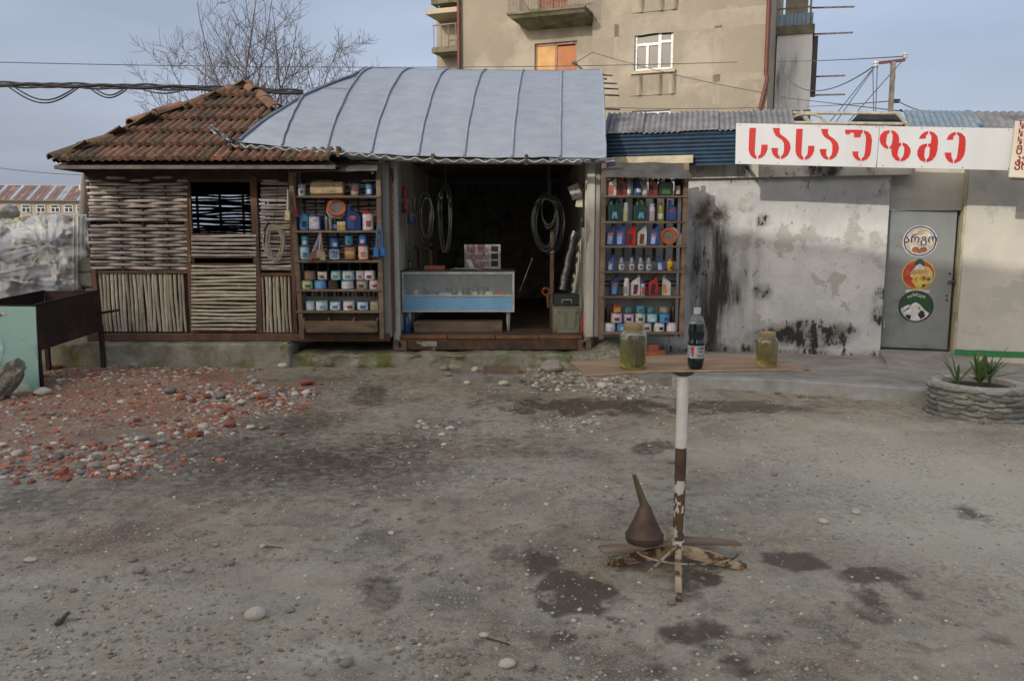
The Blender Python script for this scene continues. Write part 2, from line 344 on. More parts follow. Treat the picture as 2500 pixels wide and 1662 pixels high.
lay(PEB[4], 'pebble', 415, 958, 32, 'dark rounded cobble on red dust in the rubble patch', 'stone')
lay(PAL[2], 'pebble', 104, 962, 42, 'bluish white half round stone at the foot of the mint green sheet', 'stone', rz=0.2)
lay(PAL[0], 'pebble', 278, 1146, 34, 'split white stone at the lower right tip of the rubble', 'stone')
lay(PAL[3], 'pebble', 690, 896, 30, 'white stone against the concrete plinth under the bamboo hut', 'stone')
for (x, y, w) in [(103,1014,20),(130,1012,22),(140,1120,34),(78,1133,24),(75,1150,24),(228,1143,34),(237,1120,26),(42,1112,34),(12,1155,26),(8,1088,22),(350,1073,26),(315,1092,26),(372,1087,24),(430,1023,22),(512,965,26),(540,970,30),(596,965,22),(560,972,20),(648,962,24),(668,964,26),(690,968,22),(720,965,22),(748,962,28),(768,962,22),(620,935,26),(614,925,22),(660,955,18),(480,960,18),(590,985,24),(575,990,18),(330,1110,20),(205,1155,18),(180,1142,18),(396,1080,20),(536,952,18),(508,952,20),(372,908,22),(308,894,24),(330,896,30),(282,896,18),(350,885,18),(502,900,16),(618,905,16),(640,1047,18),(1085,903,30),(1160,905,24),(1095,918,22),(1140,938,22),(1230,940,28),(1312,922,28),(1350,925,18),(1375,925,24),(1390,936,28),(1430,922,22),(1420,915,18),(1460,916,18),(1468,946,32),(1500,944,20),(1520,950,28),(1545,955,20),(1480,958,18),(1500,962,16),(1405,918,20),(1424,905,18),(1445,912,20),(1478,930,18),(1440,928,14),(560,1378,30),(460,1394,26),(340,1396,36),(398,1392,24),(88,1435,16),(178,1443,18),(955,1303,18),(1160,1312,16),(1455,1312,18),(1510,1217,20),(1335,1233,16),(640,1335,18),(528,1332,18),(974,1585,22),(955,1595,16),(1010,1570,16),(1025,1575,14),(985,1555,14),(940,1558,16),(1060,1605,16),(1095,1603,18),(1130,1618,14),(2090,1253,26),(2010,1276,28),(1890,1160,18),(1640,1130,18),(1860,1690,20),(465,1488,16),(585,1595,14)]:
    where = ('among the brick rubble by the bamboo hut', 'rubble') if x < 810 and y < 1190 and y > 930 else ('at the foot of the plinth under the hut', 'plinth') if x < 810 and y <= 930 else ('before the step blocks of the container', 'steps') if x < 1260 and y < 950 else ('in the heap at the kerb end', 'heap') if x < 1600 and y < 970 else ('in the left foreground dirt', 'left foreground') if x < 800 and y > 1300 else ('in the bottom middle foreground dirt', 'middle foreground') if y > 1500 else ('on the open dirt round the table stand', 'open yard')
    lay(random.choice(PEB+PAL[:2]), 'pebble', x, y, w, 'small grey or whitish river pebble '+where[0], 'stone', 'river pebbles, '+where[1])
for (x, y, w) in [(152,1160,40),(160,1173,26),(40,1180,22),(78,1178,18),(505,972,28),(440,975,24),(470,980,20),(555,1000,24),(478,1066,40),(640,972,28),(562,1040,36),(750,940,36),(780,940,16),(684,957,18),(650,1045,16),(690,1060,14),(545,1010,18),(65,1150,22),(100,1155,22),(250,1122,18),(118,1096,18),(335,1028,20),(140,900,24),(168,1092,18),(250,1095,20),(222,1148,16),(288,1158,14),(200,1118,18),(600,1070,14),(400,1035,18)]:
    lay(random.choice(BRK), 'brick_fragment', x, y, w, 'broken piece of orange red brick in the rubble by the bamboo hut', 'brick fragment', 'broken brick pieces in the rubble', tilt=.4)
lay(rock_mesh('rock', roughm, 51, 3, .55, .45), 'rock', 795, 893, 66, 'rough pale concrete lump against the plinth below the left rack', 'rock', rz=.5)
lay(rock_mesh('rock', roughm, 52, 3, .6, .5), 'rock', 1480, 890, 120, 'low mossy concrete lump under the right rack', 'rock', rz=.1, z=0, thick=.9)
lay(rock_mesh('rock', pebm, 53, 3, .6, .5), 'rock', 1345, 908, 60, 'greyish lump of stone against the plinth, left of the table board', 'rock', rz=.2)
lay(rock_mesh('rock', pebm, 54, 2, .7, .3), 'rock', 1640, 1475, 24, 'small brown wooden looking stone at the front foot of table', 'stone', rz=.4)
lay(BRK[2], 'brick_fragment', 168, 893, 30, 'single tan half brick upright by the trough legs', 'brick fragment', rz=.6, thick=1.6)
# ---- grit: too many to count
def scatter(name, m, n_, pick, rmin, rmax, flat=(.35, .7), kind='rock', seed=3, label=None):
    rnd = random.Random(seed); me_v, me_f = [], []
    base = {'rock': [], 'chip': []}
    for k in range(8):
        bm = bmesh.new()
        if kind == 'rock': bmesh.ops.create_icosphere(bm, subdivisions=1, radius=1)
        else: bmesh.ops.create_cube(bm, size=1.6)
        for v in bm.verts:
            q = 1 + .35*noise.noise(v.co*1.4 + Vector((k*5.1, 0, 0)))
            v.co *= q
            if kind != 'rock': v.co = Vector((v.co.x*rnd.uniform(.6, 1.1), v.co.y*rnd.uniform(.5, .9), v.co.z))
        bm.verts.ensure_lookup_table(); base[kind].append(([v.co.copy() for v in bm.verts], [tuple(v.index for v in f.verts) for f in bm.faces])); bm.free()
    i = 0
    while i < n_:
        p = pick(rnd)
        if p is None: continue
        i += 1; x, y = p; s = rmin + (rmax-rmin)*rnd.random()**4.0; vs, fs = base[kind][rnd.randrange(8)]; a = rnd.uniform(0, 6.28); ca_, sa = cos(a), sin(a); fl = rnd.uniform(*flat); o = len(me_v); z = gz(x, y); ax = rnd.uniform(.7, 1.3)
        t1, t2 = rnd.uniform(-.25, .25), rnd.uniform(-.25, .25)
        for v in vs:
            vx, vy, vz = v.x*s*ax, v.y*s, v.z*s*fl; vz += vx*t1 + vy*t2
            me_v.append((x + vx*ca_ - vy*sa, y + vx*sa + vy*ca_, z + vz + s*fl*.12))
        me_f += [tuple(q+o for q in f) for f in fs]
    me = bpy.data.meshes.new(name); me.from_pydata(me_v, [], me_f); me.materials.append(m)
    if kind == 'rock': me.polygons.foreach_set('use_smooth', [True]*len(me.polygons))
    return tag(inst(name, me), label, None, None, 'stuff')
def island_mat(name, cols, rough=.85):          # one colour for each little stone
    m = bpy.data.materials.new(name); m.use_nodes = True; t = m.node_tree; n = t.nodes; l = t.links.new; b = n['Principled BSDF']
    ge = n.new('ShaderNodeNewGeometry'); cr = n.new('ShaderNodeValToRGB'); l(ge.outputs['Random Per Island'], cr.inputs['Fac'])
    e = cr.color_ramp.elements; cr.color_ramp.interpolation = 'CONSTANT'
    for i, c in enumerate(cols):
        if i < 2: el = e[i]; el.position = i/len(cols)
        else: el = e.new(i/len(cols))
        el.color = lin(c)
    l(cr.outputs['Color'], b.inputs['Base Color']); b.inputs['Roughness'].default_value = rough; return m
def pick_yard(r):
    d = 2.7 + 7.2*r.random()**1.35; x = r.uniform(-.68, .68)*d + r.uniform(-.1, .1)
    if y_blocked(x, d): return None
    c = noise.noise(Vector((x*.8, d*.8, 1))) + .6*noise.noise(Vector((x*2.5, d*2.5, 7)))
    return (x, d) if r.random() < .28 + .9*max(0, c) else None
def y_blocked(x, y):
    if y > 9.45: return True
    return x > 1.35 and y > 8.9 - .42*(x-1.35)*.9
gritc = [(200,192,172),(186,176,154),(176,168,150),(150,142,126),(168,160,142),(132,124,110),(190,180,158),(112,106,96),(156,142,118),(206,198,180),(140,130,114),(150,144,132),(176,160,134),(120,116,108),(160,154,140)]
scatter('gravel', island_mat('gravel_mix', gritc), 10000, pick_yard, .0028, .013, seed=4, label='fine grey gravel strewn over the dirt yard')
RUB = [ell(*e) for e in [(-150,440,1075,1185,1),(420,720,955,1030,1),(380,600,1010,1080,.9),(90,560,885,945,.85),(560,800,950,980,.7),(-150,640,930,1100,.35)]]
def pick_rub(r):
    x, y = r.uniform(-6.5, -1.8), r.uniform(5.2, 9.42)
    return (x, y) if r.random() < field(RUB, x, y, 1.4, soft=.6)**1.5 else None
scatter('brick_rubble', island_mat('brick_rubble_mix', [(176,114,84),(150,96,72),(188,126,92),(134,90,70),(162,124,102),(180,106,74),(146,122,104),(170,134,112)]), 4200, pick_rub, .005, .042, (.3, .6), 'chip', 5, 'small orange red brick crumbs by the bamboo hut')
scatter('rubble_gravel', island_mat('rubble_gravel_mix', [(160,152,138),(188,180,162),(128,122,112),(206,198,180),(142,136,124),(104,102,98),(172,162,144)]), 5000, pick_rub, .006, .034, (.35, .65), 'rock', 6, 'grey and white gravel mixed through the brick rubble')
HEAP = [ell(*e) for e in [(1400,1600,905,965,1),(1270,1420,900,945,.6),(1340,1480,1010,1060,.5),(1000,1120,1025,1060,.4),(960,1120,1060,1085,.2)]]
def pick_heap(r):
    x, y = r.uniform(-1.5, 2.2), r.uniform(6.0, 9.4)
    return (x, y) if r.random() < field(HEAP, x, y, 2.0, soft=.7) else None
scatter('gravel_heap', MATS.get('x') or bpy.data.materials['gravel_mix'], 1500, pick_heap, .006, .04, (.4, .7), 'rock', 8, 'grey stones heaped at the end of the kerb')

CLOD = [ell(*e) for e in [(-200,700,1420,1700,.9),(650,1300,1480,1680,.8),(-100,600,1260,1420,.6),(900,1400,1300,1420,.5),(1250,1700,1500,1680,.5),(500,900,1300,1380,.5),(1000,1600,1120,1260,.4)]]
def pick_clod(r):
    d = 2.7 + 3.6*r.random()**1.3; x = r.uniform(-.68, .35)*d
    return (x, d) if r.random() < field(CLOD, x, d, 2.2, soft=.9, amp=.8)*(.3+.9*max(0, noise.noise(Vector((x*4, d*4, 3))))) else None
scatter('dirt_clods', island_mat('dirt_clod_mix', [(150,140,118),(136,124,102),(160,150,128),(124,112,92),(146,132,108),(156,148,132)], .95), 2200, pick_clod, .003, .015, (.4, .8), 'chip', 14, 'crumbly grey brown dirt clods in the foreground')
def stick(label, pts, r):
    q = MB(); P3 = []
    for (px, py, h) in pts: p = G(px, py); P3.append(Vector((p.x, p.y, gz(p.x, p.y)+h)))
    q.tube(P3, [r*(1-.5*i/len(P3)) for i in range(len(P3))], 6); tag(q.build('twig', mat('dry_twig', (92,80,64), (70,60,50), scale=12, rough=.9, bump=.3), smooth=50), label, 'twig')
stick('short dark stick lying in the left foreground', [(136,1524,.004),(150,1518,.012),(160,1510,.02),(170,1506,.03)], .012)
stick('thin dry twig beside the pale stone at the bottom middle', [(1188,1560,.004),(1215,1568,.008),(1245,1576,.004)], .004)
stick('thin pale straw on the dirt left of centre', [(630,1338,.004),(660,1339,.008),(690,1341,.004)], .003)
# ================================================================== concrete plinth under hut and container
mossc = mat('mossy_concrete', (150,146,130), (114,112,96), scale=4, rough=.95, bump=.7, bscale=22, c3=(98,104,56), s3=2.2, t3=(.5, .62))
t = thing('concrete_plinth', 'long mossy grey concrete plinth carrying the bamboo hut and container', 'plinth', (-2, 9.5, 0))
def rough_block(x0, x1, y0, y1, z0, z1, amp, nx_, seed, nz_=5):
    mb = MB()
    def fn(u, v):
        x = x0 + (x1-x0)*u; prof = [(y0, z0), (y0-.01, z0+(z1-z0)*.3), (y0, z0+(z1-z0)*.6), (y0+.01, z1-.02), (y0+.03, z1), (y1, z1)]
        k = min(int(v*5), 4); f = v*5-k; a, b = prof[k], prof[k+1]; y = a[0]+(b[0]-a[0])*f; z = a[1]+(b[1]-a[1])*f
        q = noise.noise(Vector((x*5, z*9, seed)))*amp + noise.noise(Vector((x*17, z*20, seed+3)))*amp*.5
        return (x, y + q*(1 if v < .9 else 0), z + (q*.5 if v > .5 else 0))
    mb.grid(nx_, 15, fn); return mb
rough_block(-6.3, -2.72, 9.5, 12.5, -.1, .30, .02, 120, 1).build('slab', mossc, t, smooth=35)
rough_block(-2.72, 1.05, 9.58, 13, -.1, .165, .045, 130, 5).build('slab', mossc, t, smooth=35)
mb = MB(); mb.box(-2.8, -2.68, 9.49, 9.9, -.1, .29); mb.build('slab', mossc, t, bevel=.02)
# ================================================================== bamboo hut
HUTY = 9.75
bam = mat('bamboo_weathered', (184,175,166), (146,136,127), scale=3, rough=.6, bump=.1, bscale=50, rand=.2, stretch=(1, 1, .35), c3=(86,70,58), s3=2.5, t3=(.56, .74))
bamg = mat('bamboo_grey_green', (184,174,152), (146,138,118), scale=3, rough=.6, bump=.1, bscale=50, rand=.22, stretch=(1, 1, .3), c3=(92,92,66), s3=2, t3=(.58, .72))
wred = mat('brown_red_painted_wood', (108,78,58), (80,58,46), scale=7, rough=.8, bump=.2, bscale=40, stretch=(1, 1, .3), c3=(58,40,32), s3=3, t3=(.55, .7))
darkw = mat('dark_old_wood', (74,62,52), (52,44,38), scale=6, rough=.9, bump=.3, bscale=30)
hut = thing('bamboo_hut', 'low hut of woven bamboo with a mossy red tiled hip roof', 'hut', (-3.9, HUTY, .30))
def rod_mesh(name, L_, r, m, seed, wob=.006, wave=None):
    """bamboo cane along local X with swollen joints"""
    rnd = random.Random(seed); mb = MB(); n_ = max(4, int(L_/.05)); pts, rs = [], []
    node = [rnd.uniform(0, .3) + k*rnd.uniform(.26, .34) for k in range(int(L_/.26)+2)]
    ph = rnd.uniform(0, 6)
    for i in range(n_+1):
        x = -L_/2 + L_*i/n_; y = 0
        if wave: y = wave(x)
        pts.append((x, y, wob*sin(x*3.1+ph) + wob*.6*sin(x*7.7+ph*2)))
        k = min(abs((x+L_/2) - q) for q in node); rs.append(r*(1.18 if k < .026 else 1)*(1 + .05*sin(ph+x)))
    mb.tube(pts, rs, 7); return mb.mesh(name, m, smooth=50)
def hx(px, py=600, Y=HUTY): return P(px, py, Y)
O = WL[hut.name]
def rod_h(par, pxa, pxb, py, r, seed, m=bam, wave=None, dy=0, tilt=None, rods={}):
    a, b = P(pxa, py, HUTY+dy), P(pxb, py, HUTY+dy); L_ = (b-a).length
    me = rod_mesh('bamboo_rod', L_, r, m, seed, .005, wave); c = (a+b)/2 - O
    return inst('bamboo_rod', me, par, c, (0, random.uniform(-.006, .006) if tilt is None else tilt, 0))
def rod_v(par, px, pya, pyb, r, seed, m=bamg, dy=0):
    a, b = P(px, pya, HUTY+dy), P(px, pyb, HUTY+dy); b.x = a.x = (a.x+b.x)/2; L_ = (a-b).length
    return inst('bamboo_rod', rod_mesh('bamboo_rod', L_, r, m, seed, .006), par, (a+b)/2 - O, (random.uniform(-.01, .01), pi/2 + random.uniform(-.02, .02), 0))
# posts and rails
fr = MB()
def post(mb, px, pya, pyb, w, dy=0, d=.07): a, b = P(px, pya, HUTY+dy), P(px, pyb, HUTY+dy); x = P(px, (pya+pyb)/2, HUTY+dy).x; mb.box(x-w/2, x+w/2, HUTY+dy-d/2, HUTY+dy+d/2, b.z, a.z)
def rail(mb, pxa, pxb, py, h, dy=0, d=.07): a, b = P(pxa, py, HUTY+dy), P(pxb, py, HUTY+dy); mb.box(a.x, b.x, HUTY+dy-d/2, HUTY+dy+d/2, a.z-h/2, a.z+h/2)
for (px, a, b, w) in [(237,655,812,.05),(463,430,812,.055),(630,430,812,.055),(716,430,812,.05),(955,430,812,.06)]:
    q = MB(); post(q, px, a, b, w, -.004); q.build('post', wred, hut, bevel=.004)
q = MB(); q.box(-5.22, -1.5, HUTY-.07, HUTY+.07, .30, .40); q.build('sill_beam', wred, hut, bevel=.008, jit=.004)
for (a, b, py) in [(240,462,664),(632,718,670)]:
    q = MB(); rail(q, a, b, py, .035, 0); q.build('rail', wred, hut, bevel=.004)
q = MB(); rail(q, 215, 960, 428, .16, .0, .05); q.build('lintel_beam', darkw, hut, bevel=.006)
# woven panel: rods pass before and behind the stakes in turn
stakes = [P(x, 540, HUTY).x for x in (292, 349, 407)]
wp = MB(); wp_par = inst('woven_panel', MB().box(*[0]*6).mesh('woven_panel', darkw), hut) if False else None
for i, sx_ in enumerate(stakes):
    q = MB(); q.tube([(sx_, HUTY, P(300, 662, HUTY).z), (sx_, HUTY+.005, P(300, 432, HUTY).z)], .012, 6); q.build('stake', wred, hut)
def weave(xc, sgn):
    def f(x):
        X = xc + x; ks = stakes; k = 0
        # cosine through the stakes: +-.022 in front / behind
        d = ks[1]-ks[0]; return sgn*.034*cos(pi*(X-ks[0])/d)
    return f
ypx = 434.0; i = 0; rows = []
while ypx < 660:
    if not (541 < ypx < 552): rows.append(ypx)
    ypx += 7.9
for i, y_ in enumerate(rows):
    x0 = 214 + random.uniform(-5, 5) + (y_-434)*.045; x1 = 461
    xc = (P(x0, y_, HUTY).x + P(x1, y_, HUTY).x)/2
    rod_h(hut, x0, x1, y_, random.uniform(.0155, .018), 100+i, bam, weave(xc, 1 if i % 2 else -1), tilt=random.uniform(-.005, .005))
for i in range(4): rod_h(hut, 236, 460, 543+2.6*i, .006, 180+i, darkw, dy=.02, tilt=random.uniform(-.02, .02))
# right hand woven panel, behind the rack
stakes2 = [P(x, 540, HUTY).x for x in (672, 700)]; 
ypx = 442.0; i = 0
while ypx < 664:
    xr = 960 if ypx < 640 else 718
    xc = (P(637, ypx, HUTY).x + P(xr, ypx, HUTY).x)/2
    d_ = .30
    rod_h(hut, 637, xr, ypx, random.uniform(.0155, .018), 300+i, bam, (lambda s_, c_: (lambda x: s_*.02*cos(pi*(x+c_+2.9)/d_)))(1 if i % 2 else -1, xc)); ypx += 8.3; i += 1
# lower upright canes
for i in range(23): rod_v(hut, 250 + i*9.1 + random.uniform(-1.2, 1.2), 668 + random.uniform(-2, 2), 809, random.uniform(.015, .0205), 400+i, bamg)
for i in range(8): rod_v(hut, 643 + i*9.4, 674, 811, random.uniform(.016, .02), 450+i, bamg)
for i in range(22): rod_v(hut, 722 + i*10.6, 676, 812, random.uniform(.016, .02), 470+i, bamg)
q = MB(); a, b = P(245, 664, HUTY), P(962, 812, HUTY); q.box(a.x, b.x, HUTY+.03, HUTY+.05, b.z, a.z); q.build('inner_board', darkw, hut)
# door
door = MB()
for (px, w) in [(471,.03),(622,.03)]: post(door, px, 440, 811, w, -.01, .04)
for py in (441, 573, 628, 645, 808): rail(door, 470, 623, py, .02, -.01, .035)
dr = door.build('door', wred, hut)
for k, (ya, yb, n_) in enumerate([(577,624,6),(650,803,18)]):
    for i in range(n_): rod_h(dr, 468, 626, ya+(yb-ya)*i/(n_-1), random.uniform(.0145, .0175), 500+k*40+i, bam if k == 0 else bamg, dy=-.035, tilt=random.uniform(-.01, .012))
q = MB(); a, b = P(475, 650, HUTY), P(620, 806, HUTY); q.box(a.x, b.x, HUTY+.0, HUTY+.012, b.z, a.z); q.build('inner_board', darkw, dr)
q = MB(); c = P(464, 631, HUTY-.05); q.tube([c+Vector((-.012,-.01,0)), c+Vector((-.012,-.02,.03)), c+Vector((.012,-.02,.03)), c+Vector((.012,-.01,0))], .004, 6); q.box(c.x-.02, c.x+.02, c.y-.025, c.y-.005, c.z-.035, c.z); q.build('padlock', plain((190,186,170), .3, metal=1, name='padlock_steel'), dr)
# side and back walls
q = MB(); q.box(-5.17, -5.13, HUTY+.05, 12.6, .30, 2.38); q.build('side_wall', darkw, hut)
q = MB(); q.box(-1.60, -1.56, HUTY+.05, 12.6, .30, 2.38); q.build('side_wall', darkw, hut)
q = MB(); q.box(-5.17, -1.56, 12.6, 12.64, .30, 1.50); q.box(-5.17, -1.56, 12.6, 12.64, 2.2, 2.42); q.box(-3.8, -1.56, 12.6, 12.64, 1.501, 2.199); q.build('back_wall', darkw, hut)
for i in range(17):
    a = 1.51 + i*.042
    inst('bamboo_rod', rod_mesh('bamboo_rod', 1.4, random.uniform(.0155, .021), darkw, 600+i, .012), hut, Vector((-4.47, 12.6, a)) - O, (0, random.uniform(-.03, .03), 0))
for k in range(4): q = MB(); q.box(-4.95+k*.36, -4.92+k*.36, 12.641, 12.67, 1.5, 2.2); q.build('stake', darkw, hut)
# roof: hipped, laid with interlocking clay tiles
EV = 9.2; zE = P(400, 396, EV).z; ex0, ex1 = P(128, 392, EV).x, -1.98; AP = P(610, 212, 11.2); AP.x = (ex0+ex1)/2 - .02
BK = 13.2
roof_c = [Vector((ex0, EV, zE)), Vector((ex1, EV, zE)), Vector((ex1, BK, zE)), Vector((ex0, BK, zE))]
q = MB(); q.v = [tuple(v - Vector((0,0,.05))) for v in roof_c] + [tuple(AP - Vector((0,0,.05)))]; q.f = [(0,1,4), (1,2,4), (2,3,4), (3,0,4), (3,2,1,0)]
roof = q.build('roof', darkw, hut)
q = MB(); q.box(ex0+.02, ex1-.02, EV-.0, EV+.025, zE-.075, zE-.035); q.box(ex0, ex0+.025, EV+.026, BK, zE-.075, zE-.035); q.build('fascia_board', mat('grey_fascia', (104,100,92), (74,70,64), scale=6, rough=.9, bump=.2), roof)
tilm = mat('clay_roof_tile', (134,90,70), (96,70,56), scale=6, rough=.9, bump=.35, bscale=40, rand=.2, c3=(78,62,46), s3=5, t3=(.42, .62))
mossm = mat('mossy_clay_tile', (108,82,58), (80,66,46), scale=6, rough=.95, bump=.5, bscale=30, rand=.15, c3=(72,62,48), s3=4, t3=(.42, .6))
def tile_mesh(m, seed):                        # local x across, y up the slope, z out of the roof
    w, l_, th = .198, .43, .016; prof = [(0,0),(.06,.002),(.12,.006),(.2,.028),(.3,.034),(.4,.028),(.5,.004),(.6,.002),(.7,.028),(.8,.036),(.9,.028),(1,.006)]
    mb = MB(); rnd = random.Random(seed); n_ = len(prof)
    for (y, zb) in ((0, .046), (.05, .043), (l_, 0)):
        for (u, z) in prof: mb.v.append(((u-.5)*w, y + (rnd.uniform(-.006, .006) if y == 0 else 0), z+zb))
    for (u, z) in prof: mb.v.append(((u-.5)*w, .004, max(0, z-th)+.016))
    for j in range(2):
        for i in range(n_-1): a = j*n_+i; mb.f.append((a, a+1, a+n_+1, a+n_))
    for i in range(n_-1): mb.f.append((3*n_+i, 3*n_+i+1, i+1, i))
    return mb.mesh('roof_tile', m, smooth=60)
TL = [tile_mesh(tilm, k) for k in range(4)] + [tile_mesh(mossm, k+7) for k in range(2)]
def lay_tiles(A, B, apex, rows_, seed, cut=.06):
    rnd = random.Random(seed); e = (B-A).normalized(); mid = A + e*((apex-A).dot(e)); up = (apex-mid); SL = up.length; up.normalize(); n_ = e.cross(up).normalized()
    W_ = (B-A).length; xa = (apex-A).dot(e)
    for r_ in range(rows_):
        v = r_*SL/rows_*.985 - .03; vm = v + .16
        lo = xa*vm/SL; hi = W_ - (W_-xa)*vm/SL
        x = lo - .02 + (.1 if r_ % 2 else .0)
        k = math.floor((lo - .06)/.19); x = k*.19 + (.06 if r_ % 2 else 0)
        while x < hi + .02:
            if x > lo - cut and x < hi + cut:
                pw = A + e*x + up*v
                if r_ > 0 and pw.x > -2.92 + (pw.y-9.42)*.42: x += .19; continue
                p = A + e*x + up*v + n_*(.004 + rnd.uniform(0, .008)) - O
                R_ = Matrix((e, up, n_)).transposed().to_3x3() @ Matrix.Rotation(rnd.uniform(-.014, .014), 3, 'Z') @ Matrix.Rotation(rnd.uniform(-.03, .01), 3, 'X')
                mo = rnd.random() < (.55 if (x < lo+.25 or x > hi-.25) else .3)
                inst('roof_tile', TL[rnd.choice((4, 5)) if mo else rnd.randrange(4)], roof, p, R_)
            x += .19
lay_tiles(roof_c[0], roof_c[1], AP, 6, 1); lay_tiles(roof_c[3], roof_c[0], AP, 6, 2)
def cap_mesh(m, L_=.40):
    mb = MB(); n_ = 8
    for (y, r) in ((0, .098), (.02, .1), (L_, .08)):
        for i in range(n_+1): a = pi*i/n_; mb.v.append((cos(a)*r, y, sin(a)*r*.75))
    for (y, r) in ((0, .08),):
        for i in range(n_+1): a = pi*i/n_; mb.v.append((cos(a)*r, y+.003, sin(a)*r*.75))
    k = n_+1
    for j in range(2):
        for i in range(n_): a = j*k+i; mb.f.append((a, a+1, a+k+1, a+k))
    for i in range(n_): mb.f.append((3*k+i, 3*k+i+1, i+1, i))
    return mb.mesh('hip_tile', m, smooth=60)
CAPM = [cap_mesh(tilm), cap_mesh(mossm)]
for (c0, n_) in ((0, 8), (1, 8)):
    a = roof_c[c0]; d = (AP-a); SL = d.length; d.normalize(); sx_ = d.cross(Vector((0,0,1))).normalized(); nn = sx_.cross(d)
    for i in range(n_):
        if c0 == 1 and i < 5: continue
        if c0 == 0 and i in (2,): continue
        R_ = Matrix((sx_, d, nn)).transposed().to_3x3() @ Matrix.Rotation(random.uniform(-.14, .14), 3, 'Z') @ Matrix.Rotation(random.uniform(-.05, .03), 3, 'X')
        inst('hip_tile', CAPM[0 if (c0 == 1 or i in (3, 4, 7)) else 1], roof, a + d*(SL*i/n_) + nn*(.03 + (.05 if (c0 == 0 and i in (3, 4)) else 0)) - O, R_)
# ================================================================== shipping container
CY0 = 9.8; cx0, cx1 = P(960, 840, CY0).x, P(1443, 840, CY0).x; cz0 = .175; CW = cx1-cx0
whp = mat('flaking_white_paint', (186,184,174), (150,148,138), scale=4, rough=.7, bump=.2, bscale=30, stretch=(1, 1, .25), c3=(84,62,46), s3=3.2, t3=(.60, .70))
rust = mat('rusty_steel', (88,64,44), (52,42,34), scale=6, rough=.85, bump=.35, bscale=40, c3=(150,140,118), s3=5, t3=(.60, .68))
rusto = mat('orange_rust_floor_edge', (128,86,56), (88,62,44), scale=8, rough=.9, bump=.3, bscale=40)
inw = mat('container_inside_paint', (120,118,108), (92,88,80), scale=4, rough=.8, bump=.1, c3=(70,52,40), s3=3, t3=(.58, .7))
ct = thing('shipping_container', 'open fronted white shipping container used as a small shop', 'container', ((cx0+cx1)/2, CY0, cz0))
zt_ = cz0 + 2.5
for s in (0, 1):
    x0 = cx0 if s == 0 else cx1-.09
    q = MB(); q.box(x0, x0+.09, CY0+.0, CY0+.12, cz0+.12, zt_); q.build('corner_post', whp, ct, bevel=.012)
    cc = MB(); xa, xb = (cx0, cx0+.165) if s == 0 else (cx1-.165, cx1); y_ = CY0-.012
    # casting with its oval hole
    oc = ((xa+xb)/2, cz0+.07); rim = [(xa, cz0), (xb, cz0), (xb, cz0+.135), (xa, cz0+.135)]
    N = 24; o_ = len(cc.v)
    for k in range(N):
        a = 2*pi*k/N + pi/N; ux, uz = cos(a), sin(a); t_ = min(.0825/max(abs(ux), 1e-6), .0675/max(abs(uz), 1e-6)); cc.v.append((oc[0]+ux*t_, y_, oc[1]+uz*t_*.995 - .0025))
    for k in range(N): a = 2*pi*k/N + pi/N; cc.v.append((oc[0]+cos(a)*.024, y_, oc[1]+sin(a)*.04))
    for k in range(N): a = 2*pi*k/N + pi/N; cc.v.append((oc[0]+cos(a)*.024, y_+.07, oc[1]+sin(a)*.04))
    for k in range(N): j = (k+1) % N; cc.f += [(k, j, N+j, N+k), (N+k, N+j, 2*N+j, 2*N+k)]
    cc.f.append(tuple(range(2*N, 3*N)))
    cc.box(xa, xb, y_+.001+.07, y_+.17, cz0, cz0+.134); cc.box(xa, xa+.02, y_+.002, y_+.069, cz0+.001, cz0+.133); cc.box(xb-.02, xb, y_+.002, y_+.069, cz0+.001, cz0+.133)
    cc.build('corner_casting', mat('casting_rusty_grey', (120,106,86), (86,72,56), scale=8, rough=.85, bump=.3), ct)
q = MB(); q.box(cx0+.166, cx1-.166, CY0, CY0+.12, cz0+.002, cz0+.135); q.build('sill_beam', rust, ct, bevel=.01)
q = MB(); x_ = cx0+.06
while x_ < cx1-.06:
    w = random.uniform(.3, .7); q.box(x_, min(x_+w-.01, cx1-.06), CY0-.005+random.uniform(-.01, .01), CY0+.06, cz0+.140, cz0+.185+random.uniform(-.005, .005)); x_ += w
q.build('threshold_strip', rusto, ct, bevel=.006)
q = MB(); q.box(cx0+.36-.0, cx0+.54, CY0-.004, CY0-.001, cz0+.05, cz0+.115); q.build('paint_patch', plain((150,148,140), .8), ct)
FLZ = cz0 + .19
q = MB(); q.box(cx0+.05, cx1-.05, CY0+.061, CY0+5.5, FLZ-.05, FLZ); q.build('floor', mat('worn_plywood_floor', (86,66,46), (58,46,36), scale=4, rough=.85, bump=.2), ct)
def corr(axis_, fix, a0, a1, lo, hi, dep, pitch_=.28, t_=.004):
    mb = MB(); n_ = int((a1-a0)/pitch_*4); pts = []
    for i in range(n_+1):
        a = a0 + (a1-a0)*i/n_; ph = i % 4; d = dep if ph in (1, 2) else 0; pts.append((a, d))
    for (a, d) in pts:
        for h in (lo, hi):
            if axis_ == 'y': mb.v.append((fix+d, a, h))
            elif axis_ == 'x': mb.v.append((a, fix+d, h))
            else: mb.v.append((h, a, fix+d))
    for i in range(len(pts)-1): k = 2*i; mb.f.append((k, k+2, k+3, k+1))
    return mb
corr('y', cx0+.03, CY0+.13, CY0+5.5, FLZ, zt_-.06, .035).build('side_wall', whp, ct, fix=False)
corr('y', cx1-.03, CY0+.13, CY0+5.5, FLZ, zt_-.06, -.035).build('side_wall', whp, ct, fix=False)
corr('x', CY0+5.5, cx0+.05, cx1-.05, FLZ, zt_-.06, -.035).build('back_wall', inw, ct, fix=False)
q = MB(); q.box(cx0-.01, cx1+.01, CY0+.1, CY0+5.6, zt_-.055, zt_-.01); q.build('roof_panel', inw, ct)
